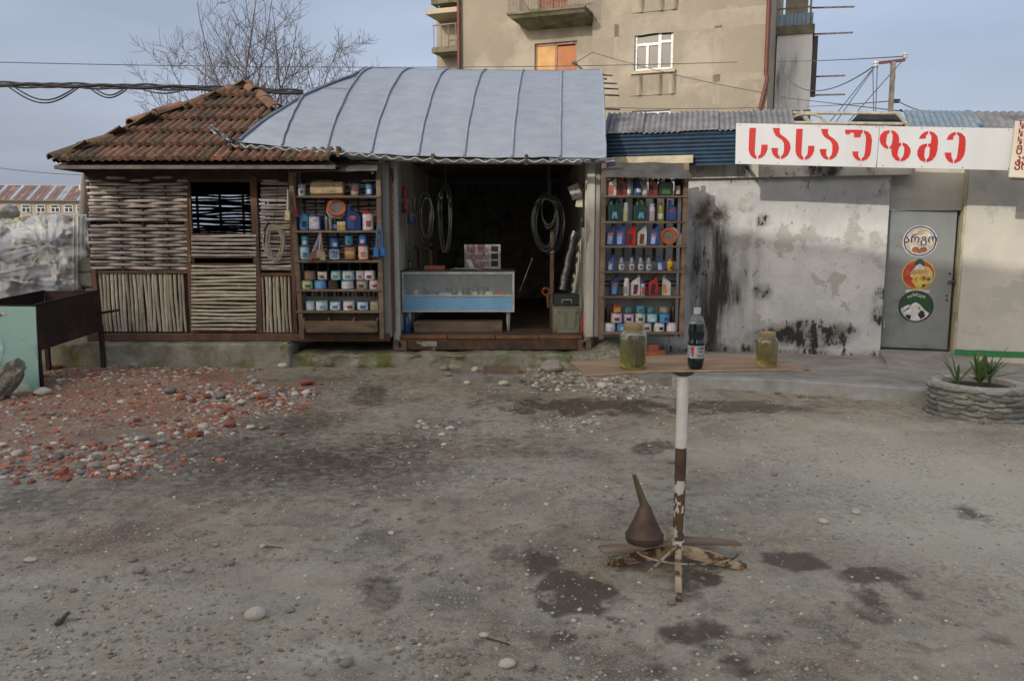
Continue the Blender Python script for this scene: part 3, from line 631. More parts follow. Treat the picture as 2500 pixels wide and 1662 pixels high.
corr('z', zt_-.058, CY0+.14, CY0+5.5, cx0+.06, cx1-.06, -.018, .22).build('ceiling', inw, ct, fix=False)
q = MB(); q.box(cx0-.0, cx1, CY0+.001, CY0+.09, zt_-.13, zt_); q.build('header_beam', whp, ct, bevel=.01)
hing = mat('hinge_iron', (110,100,88), (64,54,46), scale=10, rough=.8, bump=.2)
for s in (0, 1):
    for z in (.42, 1.0, 1.6, 2.2):
        x = cx0-.02 if s == 0 else cx1+.02; q = MB(); q.box(x-.028, x+.028, CY0-.015, CY0+.03, cz0+z, cz0+z+.11); q.build('hinge', hing, ct, bevel=.006)
# rusty rods that stick out on the right
for (y_, l_) in [(183,34),(192,20),(203,44),(216,48),(232,50),(266,52),(308,26)]:
    a = P(1462, y_, 11.8); q = MB(); q.tube([a, a + Vector((px_size(l_, a), 0, -.01))], .012, 6); q.build('reinforcing_rod', hing, ct)
# ================================================================== curved sheet metal roof over the container
RE, RR = 9.42, 12.2
zinc = mat('blue_grey_painted_zinc', (148,156,166), (136,144,154), scale=7, rough=.48, metal=.2, bump=.16, bscale=5, rand=.05, stretch=(.6, 1, 1.6), c3=(150,156,162), s3=3, t3=(.52, .8))
zincs = mat('zinc_seam', (118,130,142), (100,110,122), scale=12, rough=.5, metal=.4, bump=.1)
alu = mat('bright_sheet_metal', (170,174,178), (120,124,128), scale=9, rough=.32, metal=.75, bump=.25, bscale=14)
rf = thing('curved_metal_roof', 'blue grey curved sheet metal roof with standing seams over the container', 'roof', (0, RE, 2.5))
botx = [(586,346),(688,357),(798,366),(906,375),(1021,380),(1133,383),(1250,384),(1367,384),(1476,386)]
topx = [None, None, (926,174),(1014,175),(1103,177),(1192,178),(1282,179),(1371,179),(1463,177)]
zr = P(1100, 170, RR).z
def arc(v):                                    # v 0 at eave .. 1 at crest: quarter of a flattened arch
    a = v*pi/2; return (RE + (RR-RE)*(1-cos(a))**.6, sin(a))
def bp(i): q = P(botx[i][0], botx[i][1], RE); return q
def tp(i):
    if topx[i]: return P(topx[i][0], topx[i][1], RR)
    a, b = tp(2), tp(3); k = 2-i; return Vector((a.x - (b.x-a.x)*1.02*k, RR, a.z))
def surf(u, v):                                # u in bay units 0..8
    i = min(int(u), 7); f = u-i; B = bp(i).lerp(bp(i+1), f); T = tp(i).lerp(tp(i+1), f); y, s = arc(v)
    k = (y-RE)/(RR-RE); return Vector((B.x + (T.x-B.x)*k, y, B.z + (T.z-B.z)*s))
def row_of(p): d = Vector(p) - Vector((0, 0, CAMH)); return CY - FPX*d.dot(UPV)/d.dot(FWD)
HIP = []                                       # where the hip edge cuts the arch: (u, v) pairs
for (px, py) in [(586,345),(640,306),(690,271),(742,236),(803,207),(860,186),(915,172)]:
    lo, hi = 0.0, 1.0
    for _ in range(30):
        v = (lo+hi)/2
        if row_of(surf(1.2, v)) > py: lo = v
        else: hi = v
    X_ = P(px, py, surf(1.2, v).y).x; a_, b_ = -.3, 2.6
    for _ in range(30):
        u = (a_+b_)/2
        if surf(max(u, 0), v).x + min(u, 0) < X_: a_ = u
        else: b_ = u
    HIP.append((max(0, u), max(.004, v)))
HIP[0] = (0, .004); HIP.append((2.0, 1.0))
HIP = sorted(HIP)
def vmax(u):
    if u >= 2: return 1.0
    for (a, b) in zip(HIP[:-1], HIP[1:]):
        if a[0] <= u <= b[0] and b[0] > a[0]: return a[1] + (b[1]-a[1])*(u-a[0])/(b[0]-a[0])
    return 1.0
sag = lambda u, v, i: Vector((0, .012*sin(pi*(u-i))*sin(pi*v), .02*sin(pi*(u-i))*noise.noise(Vector((u*1.7, v*3, 2))) ))
for i in range(8):
    for (va, vb, nm) in ((0, .90, 'sheet'), (.90, 1, 'sheet')):
        def fn(u, w):
            uu = i + u; vm = vmax(uu); v = (va + (vb-va)*w)*vm if i >= 2 else (va + (vb-va)*w)*vm
            return surf(uu, v) + sag(uu, v, i) - Vector((0, 0, .0 if va else .0))
        q = MB(); q.slab(8, 14 if va == 0 else 3, fn, (0, .004, -.006)); q.build(nm, zinc, rf, smooth=50)
    for (u) in ([i] if i else []):
        q = MB(); vm = vmax(u); pts = [surf(u, vm*k/16) + Vector((.004*sin(k*1.7), -.008, .012)) for k in range(17)]
        q.tube(pts, .013, 6); q.build('seam', zinc, rf, smooth=60)
q = MB(); q.tube([surf(8, k/16) + Vector((.004*sin(k*2.3)+.01, 0, .004)) for k in range(17)], .014, 6); q.build('edge_roll', zinc, rf, smooth=60)
q = MB(); pts = []
for k in range(25): u = 2*k/24; pts.append(surf(u, vmax(u)) + Vector((-.004, 0, .012)))
q.tube(pts, .02, 6); q.build('hip_roll', zincs, rf, smooth=60)
for (u0, u1, v) in ((2.0, 8, .80), (1.32, 2, .66), (1.02, 2, .42)):
    q = MB(); q.tube([surf(u0+(u1-u0)*k/20, v*(vmax(u0+(u1-u0)*k/20) if u1 > 2 else 1)) + Vector((0, -.004, .006)) for k in range(21)], .004, 5); q.build('cross_seam', zincs, rf)
def back(u, v): p = surf(u, v); return Vector((p.x, 2*RR-p.y, p.z))
q = MB(); q.grid(24, 12, lambda a, b: back(8*a, (1-b)*vmax(8*a))); q.build('rear_sheet', zinc, rf, smooth=50)
q = MB(); q.grid(20, 6, lambda a, b: surf(2*a, vmax(2*a)).lerp(back(2*a, vmax(2*a)), b)); q.build('hip_sheet', zinc, rf, smooth=50)
# gutter of bent sheet with a wavy wire edge, hung on rusty straps
gp = [(560,352),(640,358),(760,366),(860,374),(960,384),(1080,390),(1200,391),(1330,391),(1420,392)]
GUT = [P(x, y, RE-.05) for x, y in gp]
q = MB()
for k, p in enumerate(GUT):
    for a in range(7): th = pi + pi*a/6; q.v.append((p.x, p.y + cos(th)*.045, p.z + sin(th)*.05))
for k in range(len(GUT)-1):
    for a in range(6): o_ = k*7+a; q.f.append((o_, o_+1, o_+8, o_+7))
q.build('gutter', alu, rf, smooth=60, fix=False)
q = MB(); L_ = len(GUT)-1; pts = []
for k in range(260):
    t_ = k/259*L_; i = min(int(t_), L_-1); p = GUT[i].lerp(GUT[i+1], t_-i); pts.append(p + Vector((0, -.05, -.012+.016*sin(k*.62))))
q.tube(pts, .005, 5); q.build('wire_edge', plain((200,200,196), .4), rf)
for x in (565, 827, 1057, 1285):
    i = max(k for k in range(len(gp)) if gp[k][0] <= x); f = (x-gp[i][0])/(gp[i+1][0]-gp[i][0]); p = GUT[i].lerp(GUT[i+1], f)
    q = MB(); q.box(p.x-.018, p.x+.018, p.y-.055, p.y+.06, p.z-.06, p.z+.06); q.build('gutter_strap', rust, rf, bevel=.004)
# crumpled sheet ends
def crumple(pts_a, pts_b, Y, nm, amp=.02):
    q = MB(); n_ = len(pts_a)-1
    def fn(u, v):
        k = min(int(u*n_), n_-1); f = u*n_-k; a = P(*pts_a[k], Y).lerp(P(*pts_a[k+1], Y), f); b = P(*pts_b[k], Y).lerp(P(*pts_b[k+1], Y), f)
        p = a.lerp(b, v); return p + Vector((0, amp*2*noise.noise(Vector((u*6, v*5, 3))), amp*noise.noise(Vector((u*9, v*6, 8)))))
    q.slab(14, 6, fn, (0, .004, 0)); return q.build(nm, alu, rf, smooth=40)
crumple([(503,312),(540,336),(566,345),(592,343)], [(516,304),(548,328),(575,352),(600,360)], RE-.1, 'bent_sheet_end', .03)
crumple([(1340,386),(1400,386),(1440,389),(1500,384)], [(1345,392),(1400,396),(1450,398),(1500,394)], RE-.08, 'bent_sheet_end', .02)
q = MB(); a, b = P(1385, 392, RE), P(1478, 390, RE); q.bar(a+Vector((0,.1,-.0)), b+Vector((0,.1,0)), .05, .04); q.build('eave_batten', rusto, rf)
# ================================================================== display racks on the container doors
oldw = mat('weathered_plank', (126,108,88), (92,78,64), scale=5, rough=.9, bump=.3, bscale=30, stretch=(.4, 1, 1), rand=.1, c3=(66,56,48), s3=4, t3=(.56, .72))
doorp = mat('grey_white_door_paint', (150,150,146), (118,118,114), scale=4, rough=.6, bump=.12, stretch=(1, 1, .2), c3=(90,78,66), s3=3, t3=(.6, .75))
canm = mat('dull_canopy_sheet', (82,80,74), (58,56,52), scale=5, rough=.7, bump=.2)
barm = mat('dark_grille_bar', (70,66,60), (48,44,40), scale=8, rough=.8)
RF, RD = 9.50, .20                              # front and depth of the racks
def rack(side):
    L_ = side == 'left'
    lx, rx = (716, 929) if L_ else (1471, 1672)
    t = thing('display_rack', 'wooden display rack of paint cans left of the container opening' if L_ else 'wooden display rack of oil bottles right of the container opening', 'shelf rack', P((lx+rx)/2, 828, RF+.1), group=None)
    def X(px, py, Y=RF): return P(px, py, Y).x
    def Z(py, Y=RF): return P(1200, py, Y).z
    zb, ztop = Z(828), Z(398)
    xl, xr = (X(722, 600), X(927, 600)) if L_ else (X(1472, 600), X(1671, 600))
    # steel door leaf the rack hangs on: frame, low panel, grille bars
    yd = RF+RD+.01; dl, dr_ = (X(727, 600, yd), X(953, 600, yd)) if L_ else (X(1452, 600, yd), X(1672, 600, yd))
    q = MB(); q.box(dl, dl+.06, yd, yd+.04, zb, ztop+.02); q.build('door_frame', doorp, t, bevel=.005)
    q = MB(); q.box(dr_-.09 if L_ else dr_-.05, dr_, yd, yd+.04, zb, ztop+.02); q.build('door_frame', doorp, t, bevel=.005)
    zp = Z(727) if L_ else Z(640)
    q = MB(); q.box(dl+.061, dr_-.092, yd+.005, yd+.03, zb, zp); q.build('door_panel', doorp, t, bevel=.003)
    q = MB(); q.box(dl+.061, dr_-.092, yd, yd+.035, ztop-.05, ztop+.02); q.build('door_frame', doorp, t, bevel=.003)
    if not L_:
        q = MB(); q.box(dl-.10, dl-.005, yd-.02, yd+.03, zb, ztop+.05); q.build('door_frame', whp, t, bevel=.006)
        for py in (668, 690, 700): q = MB(); q.box(dl+.07, dr_-.1, yd-.004, yd+.004, Z(py)-.012, Z(py)+.012); q.build('grille_bar', barm, t)
    n_ = 8
    for k in range(n_):
        x = dl+.1 + (dr_-dl-.22)*k/(n_-1); w = .012 if L_ else (.022 if k % 2 else .014)
        q = MB(); q.box(x-w, x+w, yd+.008, yd+.024, zp+.001, ztop-.05); q.build('grille_bar', barm, t)
    # timber frame
    for (x, nm) in ((xl, 'post'), (xr, 'post')):
        lean = -.035 if (L_ and x == xl) else 0
        q = MB(); w = .028
        q.hexa([(x-w-lean, RF, zb), (x+w-lean, RF, zb), (x+w-lean, RF+.05, zb), (x-w-lean, RF+.05, zb), (x-w+lean, RF, ztop), (x+w+lean, RF, ztop), (x+w+lean, RF+.05, ztop), (x-w+lean, RF+.05, ztop)]); q.build(nm, oldw, t, bevel=.004)
        q = MB(); q.box(x-.012, x+.012, RF+.052, RF+RD, zb+.02, ztop-.02); q.build('side_board', oldw, t)
    sh = [478, 563, 636, 707, 759] if L_ else [478, 540, 600, 662, 723, 811]
    tops = []
    for py in sh:
        z = P(1200, py, RF).z
        q = MB(); q.box(xl-.02, xr+.015, RF-.012, RF+RD, z-.024, z); q.build('shelf', oldw, t, bevel=.003, jit=.002); tops.append(z)
    # little sloping canopy
    ca, cb = (P(704, 417, RF-.16), P(921, 412, RF-.16)) if L_ else (P(1474, 428, RF-.16), P(1690, 432, RF-.16))
    ba, bb = (P(722, 391, RF+.16), P(925, 390, RF+.16)) if L_ else (P(1470, 396, RF+.16), P(1668, 398, RF+.16))
    q = MB(); q.slab(10, 4, lambda u, v: ca.lerp(cb, u).lerp(ba.lerp(bb, u), v) + Vector((0, 0, .012*noise.noise(Vector((u*4, v*2, 1 if L_ else 5))))), (0, 0, -.022)); q.build('canopy', canm, t, smooth=40)
    for s in (0, 1):
        a = ca.lerp(cb, .06 if s == 0 else .94); b = ba.lerp(bb, .06 if s == 0 else .94)
        q = MB(); q.bar(a+Vector((0,.03,-.04)), b+Vector((0,0,-.045)), .03, .03); q.build('canopy_bracket', oldw, t)
    return t, tops
rack_l, SHL = rack('left'); rack_r, SHR = rack('right')
# ---- goods ---------------------------------------------------------
GM = {}
def lbl(c): return plain(c, .55)
def item_root(name, label, cat, x, y, z, rz, group): return thing(name, label, cat, (x, y, z), rz, group)
def patch_cyl(r, z0, z1, a0, a1, n=10):        # a label wrapped round a can
    mb = MB()
    mb.grid(n, 2, lambda u, v: (r*sin(a0+(a1-a0)*u), -r*cos(a0+(a1-a0)*u), z0+(z1-z0)*v)); return mb
def can(t, w, h, body, label, lid=(150,150,148), band=None, spot=None):
    r = w/2; q = MB(); q.lathe([(r*.94, .002), (r, .006), (r, h-.008), (r*1.02, h-.006), (r*1.02, h), (r*.93, h), (r*.92, h-.006), (0.001, h-.006)], 20); q.build('tin', plain(body, .35), t, local=True, smooth=40)
    if label: patch_cyl(r*1.006, h*.1, h*.9, -1.15, 1.0).build('paper_label', lbl(label), t, local=True, smooth=60, fix=False)
    if band: patch_cyl(r*1.012, h*.38, h*.62, -1.1, .7).build('printed_band', lbl(band), t, local=True, smooth=60, fix=False)
    if spot: patch_cyl(r*1.014, h*.2, h*.55, -.35, .55, 6).build('printed_mark', lbl(spot), t, local=True, smooth=60, fix=False)
def prism_bottle(t, outline, d, body, nm='body'):
    q = MB(); q.prism(outline, lambda u, v, k: (u, k, v), -d/2, d/2); o = q.build(nm, plain(body, .35), t, local=True, bevel=min(.008, d*.12), smooth=30); return o
def flat_label(t, x0, x1, z0, z1, d, c, nm='paper_label', skew=0): 
    q = MB(); q.hexa([(x0, -d/2-.0025, z0), (x1, -d/2-.0025, z0), (x1, -d/2-.0005, z0), (x0, -d/2-.0005, z0), (x0+skew, -d/2-.0025, z1), (x1+skew, -d/2-.0025, z1), (x1+skew, -d/2-.0005, z1), (x0+skew, -d/2-.0005, z1)]); return q.build(nm, lbl(c), t, local=True)
def jug(t, w, h, body, label=None, mark=None, flip=1, capc=None):   # litre oil bottle: slanted shoulder, neck to one side
    d = w*.55; f = flip; o = [(-w/2, 0), (w/2, 0), (w/2, h*.72), (w*.47, h*.80), (w*.44, h*.93), (w*.17, h*.93), (w*.15, h*.84), (-w*.36, h*.68), (-w/2, h*.60)]
    o = [(u*f, v) for u, v in o]; o = o if f > 0 else o[::-1]; prism_bottle(t, o, d, body)
    q = MB(); q.lathe([(w*.15, 0), (w*.15, h*.07), (0.001, h*.07)], 12, (w*.305*f, 0, h*.93)); q.build('cap', plain(capc or body, .4), t, local=True)
    if label: flat_label(t, -w*.36, w*.12, h*.08, h*.55, d, label, skew=w*.1*f)
    if mark: flat_label(t, -w*.2, w*.22, h*.44, h*.60, d*1.02, mark, 'printed_mark', skew=w*.05*f)
def bigjug(t, w, h, body, label, flip=1, mark=None):     # five litre can with a handle loop
    d = w*.5; o = [(-w/2, 0), (w/2, 0), (w/2, h*.62), (w*.40, h*.70), (-w*.42, h*.70), (-w/2, h*.60)]; prism_bottle(t, o, d, body)
    hd = MB(); f = flip; pts = [(w*.40*f, 0, h*.68), (w*.40*f, 0, h*.80), (w*.22*f, 0, h*.95), (-w*.02*f, 0, h*.97), (-w*.10*f, 0, h*.88)]; hd.tube(pts, w*.085, 8); hd.build('handle', plain(body, .35), t, local=True, smooth=50)
    q = MB(); q.lathe([(w*.24, h*.69), (w*.17, h*.84), (w*.12, h*.86), (w*.12, h*.97), (0.001, h*.97)], 12, (-w*.18*f, 0, 0)); q.build('neck', plain(body, .35), t, local=True, smooth=40)
    flat_label(t, -w*.30, w*.28, h*.10, h*.42, d, label)
    if mark: flat_label(t, -w*.22, -w*.06, h*.12, h*.38, d*1.02, mark, 'printed_mark', skew=w*.08); flat_label(t, w*.06, w*.22, h*.12, h*.38, d*1.02, mark, 'printed_mark', skew=-w*.08)
def rbottle(t, w, h, body, label=None, capc=(60,60,60), shoulder=.6, neck=.3, mark=None):
    r = w/2; q = MB(); q.lathe([(r*.9, 0), (r, h*.03), (r, h*shoulder), (r*.85, h*(shoulder+.1)), (r*neck*1.1, h*.86), (r*neck, h*.92)], 16); q.build('body', plain(body, .25), t, local=True, smooth=50)
    q = MB(); q.lathe([(r*neck*1.25, h*.90), (r*neck*1.25, h), (0.001, h)], 12); q.build('cap', plain(capc, .4), t, local=True)
    if label: patch_cyl(r*1.01, h*.12, h*.42, -1.2, 1.2).build('paper_label', lbl(label), t, local=True, smooth=60, fix=False)
    if mark: patch_cyl(r*1.02, h*.17, h*.34, -.5, .5).build('printed_mark', lbl(mark), t, local=True, smooth=60, fix=False)
def spray(t, w, h, body, capc, label=None):
    r = w/2; q = MB(); q.lathe([(r*.95, 0), (r, .004), (r, h*.72), (r*.72, h*.80), (r*.7, h*.8)], 16); q.build('can_body', plain(body, .3), t, local=True, smooth=40)
    q = MB(); q.lathe([(r*.8, h*.78), (r*.84, h*.8), (r*.8, h*.98), (r*.7, h), (0.001, h)], 14); q.build('cap', plain(capc, .4), t, local=True, smooth=40)
    if label: patch_cyl(r*1.01, h*.1, h*.55, -1, .5).build('printed_label', lbl(label), t, local=True, smooth=60, fix=False)
def carton(t, w, h, body, label=None):
    q = MB(); q.box(-w/2, w/2, -w*.3, w*.3, 0, h); q.build('carton', plain(body, .7), t, local=True, bevel=.002)
    if label: flat_label(t, -w*.46, w*.46, h*.08, h*.62, w*.6, label, 'printed_label')
def put(side, si, x0, x1, ytop, name, cat, label, fn, *a, lift=0, dy=.0, h=None, group=None, **k):
    """stand a thing on shelf si between photo columns x0..x1; its top at photo row ytop"""
    tops = SHL if side == 'l' else SHR; z = tops[si] + lift; Y = RF+.085+dy; p = P((x0+x1)/2, 600, Y); w = abs(P(x1, 600, Y).x - P(x0, 600, Y).x)
    hh = h or (P(1200, ytop, Y).z - z); t = thing(name, label, cat, (p.x, Y, z), random.uniform(-.3, .3), group)
    fn(t, w*.97, hh, *a, **k); return hh
SN = ['top shelf', 'second shelf', 'third shelf', 'fourth shelf', 'fifth shelf', 'bottom shelf']
gl, gr_ = 'goods on the left rack', 'goods on the right rack'
B1, B2, WH, TE = (44,92,160), (70,140,190), (214,212,206), (60,150,160)
put('l',0,732,751,451,'paint_can','can','small white can at the left end of the left rack top shelf',can,(206,206,202),(196,198,204),spot=(70,72,110),group=gl)
t_ = thing('plastic_canister', 'long beige plastic canister lying on the left rack top shelf', 'canister', (P(805,600,RF+.09).x, RF+.09, SHL[0]), 0, gl)
q = MB(); w = P(845,600,RF+.09).x-P(765,600,RF+.09).x; q.prism([(-w/2,.02),(w/2,.02),(w/2,.155),(w/2-.02,.165),(-w/2+.03,.165),(-w/2,.145)], lambda u,v,k:(u,k,v), -.075,.075); q.build('body', plain((182,158,112),.4), t_, local=True, bevel=.014, smooth=40)
q = MB(); q.box(-w/2+.01, w/2+.0, -.07,.07,0,.02); q.build('base_tray', plain((82,34,28),.5), t_, local=True)
q = MB(); q.tube([(-.06,0,.16),(-.05,0,.178),(.05,0,.178),(.06,0,.16)],.009,8); q.build('handle', plain((182,158,112),.4), t_, local=True, smooth=50)
flat_label(t_, .045, .075, .045, .06, .15, (170,60,48), 'printed_mark')
put('l',0,860,881,449,'paint_can','can','grey green can with red marks on the left rack top shelf',can,(120,130,128),(150,140,134),band=(150,50,46),group=gl)
put('l',0,895,915,450,'paint_can','can','small blue can at the right end of the left rack top shelf',can,B1,(60,110,160),spot=(190,200,206),group=gl)
put('l',1,732,757,521,'paint_can','can','tall glossy blue can, leftmost on the left rack second shelf',can,(52,112,176),(78,150,200),spot=(30,40,60),group=gl)
put('l',1,756,788,526,'paint_can','can','wide blue can with blank white label on the left rack second shelf',can,(44,92,160),(206,206,214),group=gl)
put('l',1,788,795,521,'bottle','bottle','thin black bottle on the left rack second shelf',rbottle,(24,24,26),None,(20,20,22),group=gl,dy=.03)
put('l',1,795,803,528,'spray_can','spray can','slim grey tube with pale cap on the left rack second shelf',spray,(120,124,122),(200,204,190),group=gl)
put('l',1,804,813,510,'bottle','bottle','tall slim grey bottle with black tip under the orange hose reel',rbottle,(132,136,130),None,(26,24,22),.66,.5,group=gl,dy=-.03)
put('l',1,813,825,527,'bottle','bottle','dark bottle with pale blue label on the left rack second shelf',rbottle,(28,44,48),(112,140,176),(30,70,50),.7,.5,group=gl)
put('l',1,825,846,541,'small_box','box','small yellow and white carton on the left rack second shelf',carton,(206,202,188),(206,178,30),group=gl)
put('l',1,848,885,503,'oil_jug','bottle','large dark blue oil jug on the left rack second shelf',jug,(30,54,118),(36,66,140),(180,90,90),-1,group=gl)
put('l',1,886,914,520,'plastic_jar','jar','white plastic jar with red lid on the left rack second shelf',can,(206,200,202),(222,218,216),band=None,group=gl,spot=(170,60,70))
p = P(900,600,RF+.085); q = MB(); q.lathe([(.071,0),(.072,.018),(.06,.03),(0.001,.03)],18,(p.x,RF+.085,P(1200,522,RF+.085).z)); tag(q.build('jar_lid', plain((190,34,40),.4)), 'bright red lid on the white jar, left rack second shelf', 'lid')
put('l',2,730,757,600,'paint_can','can','white and blue can under a small blue can, left end of third shelf',can,(64,136,176),(190,212,216),spot=(60,130,170),group=gl)
put('l',2,735,754,576,'paint_can','can','small sky blue can on a white one, left end of third shelf',can,(66,144,190),(80,160,200),spot=(190,200,206),lift=P(1200,601,RF+.085).z-SHL[2],group=gl)
t3 = []
def stack(x0,x1,yt,x2,x3,yu,l1,l2,a1,a2):
    h_ = put('l',2,x0,x1,yt,'paint_can','can',l1,can,*a1[0],group=gl,**a1[1]); put('l',2,x2,x3,yu,'paint_can','can',l2,can,*a2[0],lift=h_+.001,group=gl,**a2[1])
stack(802,831,606,804,828,581,'white can with dark blue lettering, centre of left rack third shelf','deep blue can on top of the dark lettered can, third shelf',([(36,84,160),(212,212,216)],dict(spot=(90,170,190))),([(34,84,166),(44,96,176)],dict(spot=(220,220,200))))
stack(840,870,600,842,863,575,'brown and yellow can with dark top, left rack third shelf','bright blue can on top of the brown can, third shelf',([(60,56,40),(178,120,62)],dict(band=(210,190,110))),([(48,130,190),(60,150,206)],dict(spot=(60,120,80))))
stack(874,902,598,876,898,573,'orange and white can, right end of left rack third shelf','blue can with white side on the orange can, third shelf',([(180,84,40),(220,208,196)],dict(spot=(214,120,60))),([(36,90,170),(50,110,190)],dict(spot=(206,206,210))))
# Vika lettering on the white can
tm = text_mesh('Vika', .052, lbl((30,40,90)), .0008, .001, 'CENTER'); p = P(816.5,622,RF+.085)
o = inst('lettering', tm, bpy.data.objects[[o.name for o in COL.objects if o.get('label','').startswith('white can with dark blue lettering')][0]]); o.location = (0, -.0735, .085); o.rotation_euler = (pi/2, 0, 0); o.scale = (.9, 1, 1)
row = [((731,762),(170,176,80),(196,200,150),(70,110,90),'squat yellow green can'),((765,796),(70,140,190),(96,156,206),None,'squat sky blue can'),((798,824),(86,64,50),None,None,'squat bare brown can'),((830,862),(70,160,190),(206,200,196),None,'squat can with cream label on turquoise'),((868,898),(150,146,126),(170,166,150),(90,60,44),'squat rusty grey can'),((899,926),(200,190,196),(214,200,206),(170,50,70),'squat white and crimson can')]
for i,(xx,b_,l_,s_,d_) in enumerate(row): put('l',3,*xx,684,'paint_can','can',d_+', lower row on the left rack fourth shelf',can,b_,l_,spot=s_,group=gl)
hz = P(1200,684,RF+.085).z - SHL[3] + .001
row = [((740,770),(116,92,80),(128,104,90),(150,110,50),'peeling brown can'),((773,802),(40,38,34),(206,200,190),(96,90,60),'peeling white can with bare dark side'),((806,834),(60,150,160),(180,196,196),(60,150,160),'teal and white can'),((834,865),(120,180,184),(206,210,204),(110,150,140),'white can with teal rim'),((867,890),(186,180,188),(206,200,206),(150,110,100),'pale lilac can'),((888,915),(206,200,200),(220,214,210),(120,70,50),'white can with torn rusty corner')]
for i,(xx,b_,l_,s_,d_) in enumerate(row): put('l',3,*xx,661,'paint_can','can',d_+', upper row on the left rack fourth shelf',can,b_,l_,spot=s_,lift=hz,h=P(1200,661,RF+.085).z-SHL[3]-hz,group=gl)
row = [((741,766),(130,190,190),(190,200,204),None,'pale turquoise can'),((766,797),(150,200,206),(206,214,214),(130,170,180),'white can with blue arc'),((801,832),(60,120,160),(206,214,216),(60,130,170),'speckled white and blue can'),((833,863),(190,184,184),(222,216,210),(120,80,60),'peeling white can'),((868,899),(40,100,140),(196,208,210),(40,110,150),'half white half deep blue can'),((900,926),(146,126,100),(176,170,156),(190,150,60),'rust stained tan can')]
for i,(xx,b_,l_,s_,d_) in enumerate(row): put('l',4,*xx,734,'paint_can','can',d_+' on the left rack fifth shelf',can,b_,l_,spot=s_,group=gl)
# orange tape reels
def reel(label, px, py, rpx, Y, tilt, rz, grp):
    p = P(px, py, Y); r = rpx*Y/FPX; t = thing('hose_reel', label, 'reel', p, 0, grp); R_ = Matrix.Rotation(rz, 4, 'Z') @ Matrix.Rotation(tilt, 4, 'X')
    def bl(mb, nm, m, **k):
        mb.v = [tuple(R_ @ Vector(v)) for v in mb.v]; mb.build(nm, m, t, local=True, **k)
    q = MB(); q.lathe([(r*.66, .02), (r*.68, .0), (r*.95, 0), (r, .01), (r, .03), (r*.95, .04), (r*.66, .04)], 26, caps=False); bl(q, 'orange_ring', plain((206,100,46), .4), smooth=50)
    q = MB(); q.lathe([(r*.68, .012), (r*.68, .03), (0.001, .03)], 20); bl(q, 'grey_centre', plain((130,118,108), .6), smooth=40)
    q = MB(); q.lathe([(r*.9, .042), (r*1.01, .05), (r*1.01, .085), (r*.9, .095), (0.001, .095)], 26); bl(q, 'white_ring', plain((200,204,214), .4), smooth=50)
    return t
reel('orange and white coil reel tilted above the left rack second shelf', 821, 506, 23, RF+.02, -pi/2-.45, .25, 'coil reels')
reel('orange and white coil reel in a clear bag on the right rack third shelf', 1632, 577, 21, RF+.04, -pi/2+.15, -.55, 'coil reels')
# small bits and wooden bin at the foot of the left rack
t = thing('wooden_bin', 'three part wooden bin at the foot of the left rack', 'bin', P(831, 812, RF), 0)
xa, xb = P(741, 790, RF-.02).x, P(920, 790, RF-.02).x; za, zb_ = P(1200, 811, RF-.02).z, P(1200, 783, RF-.02).z; zc = P(1200, 766, RF+.1).z
q = MB(); q.hexa([(xa+.03, RF-.02, za), (xb-.0, RF-.02, za), (xb, RF, za), (xa+.03, RF, za), (xa, RF-.06, zb_), (xb, RF-.06, zb_), (xb, RF-.04, zb_), (xa, RF-.04, zb_)]); q.build('front_board', oldw, t, bevel=.003)
q = MB(); q.box(xa, xb, RF+.16, RF+.18, za, zc); q.build('back_board', oldw, t); q = MB(); q.box(xa+.03, xb, RF+.001, RF+.159, za+.0, za+.02); q.build('bottom_board', oldw, t)
for f in (0, .34, .68, 1):
    x = xa + (xb-xa)*f; q = MB(); q.hexa([(x-.008, RF-.038, za+.02), (x+.008, RF-.038, za+.02), (x+.008, RF+.158, za+.02), (x-.008, RF+.158, za+.02), (x-.008, RF-.04, zb_), (x+.008, RF-.04, zb_), (x+.008, RF+.158, zc), (x-.008, RF+.158, zc)]); q.build('divider', oldw, t)
for k in range(16):
    f = random.choice((random.uniform(.06, .28), random.uniform(.74, .95))); inst_ = None
    q = MB(); c = Vector((xa+(xb-xa)*f, RF+random.uniform(.02, .12), za+.03+random.uniform(.03, .09))); q.lathe([(.012,0),(.013,.02),(0.001,.022)], 8, c)
    tag(q.build('small_fitting', plain(random.choice([(150,146,136),(176,150,90),(190,190,184)]), .4)), 'small pale metal fitting lying in the wooden bin', 'fitting', 'fittings in the wooden bin')
# brushes
def brush(label, px, py0, py1, Y, col, bristle, lean=0, grp='hanging brushes'):
    a, b = P(px, py0, Y), P(px+lean, py1, Y); L_ = (a-b).length; t = thing('paint_brush', label, 'brush', a, 0, grp)
    d = (b-a); q = MB(); q.tube([(0,0,0), d*.3, d*.68], [.008, .012, .014], 8); q.build('handle', plain(col, .5), t, local=True, smooth=50)
    e = d*.68; q = MB(); q.hexa([e+Vector((-.026,-.01,0)), e+Vector((.026,-.01,0)), e+Vector((.026,.01,0)), e+Vector((-.026,.01,0)), d+Vector((-.034,-.014,0)), d+Vector((.034,-.014,0)), d+Vector((.034,.014,0)), d+Vector((-.034,.014,0))]); q.build('bristles', plain(bristle, .9), t, local=True, bevel=.004)
brush('cream brush hanging on the left post of the left rack', 703, 462, 538, RF-.04, (196,186,160), (206,190,156), -1)
brush('crimson brush hanging beside the cream brush on the left rack', 718, 470, 530, RF-.03, (140,60,70), (120,30,60), 6)
brush('bright blue brush hanging at the right post of the left rack', 921, 550, 627, RF-.04, (40,110,180), (46,120,190), -3)
brush('second blue brush behind the bright blue one on the left rack', 932, 552, 626, RF-.02, (36,100,170), (40,110,180), 3)
